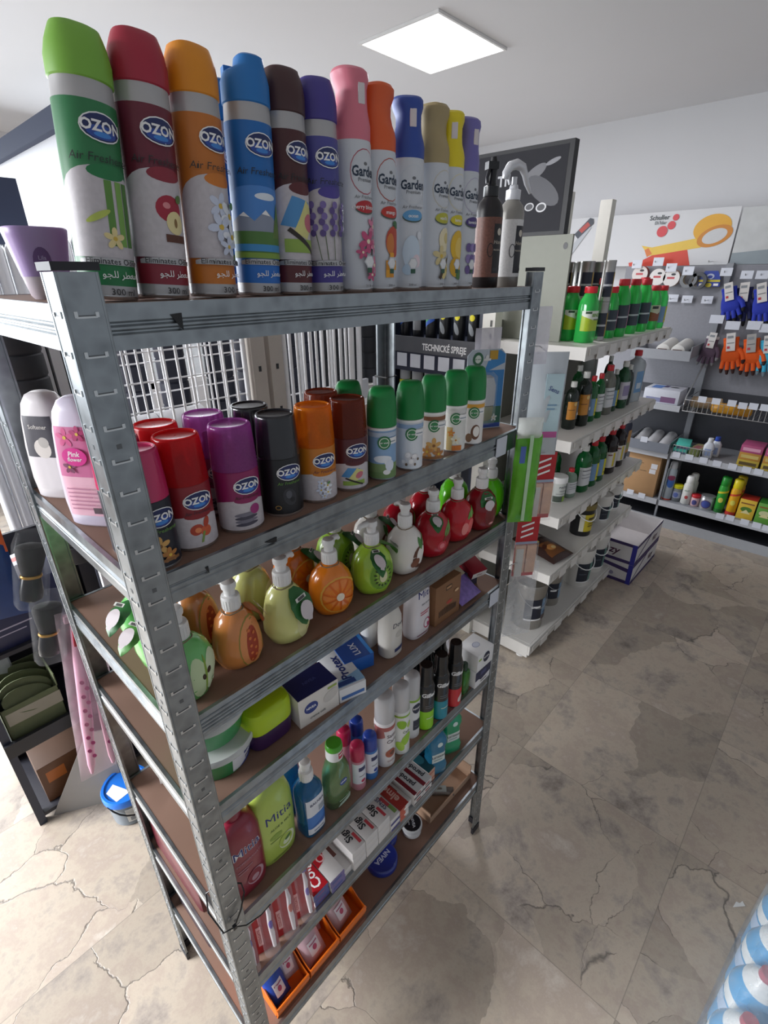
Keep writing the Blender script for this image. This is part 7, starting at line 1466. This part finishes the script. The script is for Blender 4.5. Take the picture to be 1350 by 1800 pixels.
for x0, x1, y0, y1 in ((-a, a, -b2, -b2+.003), (-a, a, b2-.003, b2), (-a, -a+.003, -b2, b2), (a-.003, a, -b2, b2)): g.box(x0, x1, y0, y1, 0, h if y0 != -b2 or y1 > 0 else h*.75, OLG)
obj('box', g.mesh('box', False), t)
obj('print', G().box(-a+.01, a, -b2-.001, -b2, .08, .13, M('#9a9484', .6)).mesh('print', False), t)
for k in range(6):
    o = tag(obj('insole', G().prism([(.075*cos(q*.35)+.0, .045*sin(q*.35)) for q in range(18)], -.002, .002, OLG, 'y').mesh('insole', False)), f'flat olive green insole, {ORD[k]} from the front of the olive carton', 'insole', 'insoles in the olive carton')
    o.location = (-.06+.004*k, 1.2+.022*k, .52+.02*(k % 2)); o.rotation_euler = (-.35 if k == 0 else -.12, .35, 0)
carton('dark_carton', 'navy carton on the dark stand behind the shaving brushes', 'carton', (.02, 1.28, .7355), (.3, .18, .2), M('#23284a', .45), .05, {'front': [R_(-.1, -.03, .0, -.025, M('#a9a4b8')), R_(-.1, -.05, -.02, -.046, M('#a9a4b8'))]})
carton('dark_carton', 'black carton on the dark stand beside the navy one', 'carton', (.32, 1.3, .7355), (.25, .2, .22), M('#1b1a20', .45), 0)
carton('white_carton', 'white carton with red print seen between the second and third shelves', 'carton', (.2, 1.26, .9362), (.09, .08, .05), M('#d6d8e0', .5), .3, {'top': [E(0, 0, .03, .015, M('#c8402c'))]}).location = (.05, 1.27, .9362)
carton('film_heap', 'grey plastic wrapped pack lying on the olive carton', 'pack', (-.11, 1.4, .3755), (.1, .18, .3), film('#b9bcc0', .25, .1), 0, bevel=.02)
carton('brown_goods_carton', 'brown and orange carton under the olive insole carton', 'carton', (-.02, 1.3, .0455), (.2, .2, .17), {'all': M('#4a3426', .6), 'front': M('#6a452c')}, 0, {'front': [R_(-.08, .0, -.02, .05, M('#b8682c'))]})
t = thing('side_panel', 'plain grey slanted sheet panel standing on the floor by the rack', 'panel', (0, 0, 0)); t.location = (0, 0, 0)
A, B = at_z(95, 1431, 0), at_z(226, 1398, 0); Cc = at_y(205, 1270, B.y); Dd = at_y(168, 1270, (A.y+B.y)/2)
n = (B-A).cross(Vector((0, 0, 1))).normalized()*.006
g = G(); q = [Vector((A.x, A.y, .0)), Vector((B.x, B.y, .0)), Vector((B.x, B.y, Cc.z)), Vector((A.x*.25+B.x*.75, A.y*.25+B.y*.75, Cc.z))]
g.add(q+[v+n for v in q], [(0, 1, 2, 3), (7, 6, 5, 4), (0, 4, 5, 1), (1, 5, 6, 2), (2, 6, 7, 3), (3, 7, 4, 0)], M('#8c8884', .5, vary=.04)); obj('panel', g.mesh('panel', False), t)
t = thing('paint_bucket', 'clear bucket with bright blue lid on the floor left of the rack', 'bucket', (.085, .985, 0), .3)
obj('bucket', G().lathe([(.062, 0), (.066, .004), (.074, .115)], M('#8f9aa4', .2, trans=.3), 32).mesh('bucket'), t)
bv = G().lathe([(.0665, 0), (.0745, .115)], WHITE, 32).bvh(); obj('label', decal([R_(-.06, .025, .06, .095, M('#c4c6c4')), R_(-.05, .03, .0, .05, M('#7a8088'))], radial(bv, .072), step=.012, off=.0015), t)
obj('lid', G().lathe([(.0745, .112), (.08, .112), (.081, .118), (.081, .135), (.078, .141), (.07, .141), (.068, .136), (.001, .136)], M('#1f6fd0', .35), 32).mesh('lid'), t)
obj('lid_sticker', decal([P_([(-.06, -.03), (-.01, -.04), (-.02, .04), (-.055, .03)], LW), E(.025, 0, .025, .02, M('#4f94e0'))], flat((0, 0, .1362), (1, 0, 0), (0, 1, 0)), step=0, name='lid_sticker', off=.0006), t)
obj('handle', G().tube([(.08*cos(a), -.08*sin(a)-.003, .118-.06*sin(a)) for a in [pi*i/12 for i in range(13)]], .003, BLACK, 8).mesh('handle'), t)

# ------------------------------------------------------------------ bottom right foreground and floor scraps
ZP = .33
a0, a1 = at_z(1237, 1800, ZP), at_z(1350, 1548, ZP)
pk = thing('bottle_pack', 'film wrapped pack of blue and white bottles at the lower right corner', 'pack', (0, 0, 0)); ang = atan2(a1.y-a0.y, a1.x-a0.x); pk.location = (a0.x-.1*cos(ang), a0.y-.1*sin(ang), 0); pk.rotation_euler = (0, 0, ang)
L_, D_ = (a1-a0).length+.3, .3
g = G().sect([(L_/2-.015, D_/2-.015, 0, 7), (L_/2, D_/2, .02, 7), (L_/2-.004, D_/2-.004, ZP-.06, 7), (L_/2-.03, D_/2-.03, ZP-.01, 6), (L_/2-.06, D_/2-.06, ZP, 5)], film('#c9dbe6', .66, .06), 48, Matrix.Translation((L_/2, -D_/2, 0))); obj('wrap', g.mesh('wrap'), pk)
BLW, BLD = M('#3f9fd8', .25, coat=.4), M('#1f5a9a', .3)
def pb():
    g = G().sect([(.055, .05, 0), (.062, .056, .005), (.062, .056, .07), (.062, .056, .16), (.062, .056, .2), (.042, .04, .25), (.016, .016, .285)], [BLD, BLW, BLW, WPLAST, BLW, WPLAST], 24)
    return [('bottle', g.mesh('bottle')), ('cap', G().lathe([(.016, .283), (.017, .286), (.016, .305)], M('#b8203c', .4), 18).mesh('cap')), ('sleeve', G().sect([(.0624, .0564, .1), (.0626, .0566, .102), (.0626, .0566, .15), (.0624, .0564, .152)], M('#b9cbe6', .3), 24, caps=False).mesh('sleeve'))]
nb = int((L_-.06)/.128)
for i in range(nb):
    for j in range(2):
        c = Vector((.07+.128*i, -.066-.12*j, .003)); c = Matrix.Rotation(ang, 4, 'Z') @ c+pk.location
        assemble(thing('water_bottle', f'blue and white bottle in the wrapped pack, {ORD[j]} row, {ORD[i]} along', 'bottle', c, 0, 'bottles in the wrapped pack'), ('pb',), pb)
tag(obj('paper_scrap', G().prism([tuple(at_z(u, v, 0))[:2] for u, v in ((1288, 1595), (1294, 1585), (1300, 1588), (1305, 1584), (1310, 1593))], .0004, .0012, M('#d8d8d6', .7)).mesh('paper_scrap', False)), 'small white paper scrap on the floor tiles', 'paper')
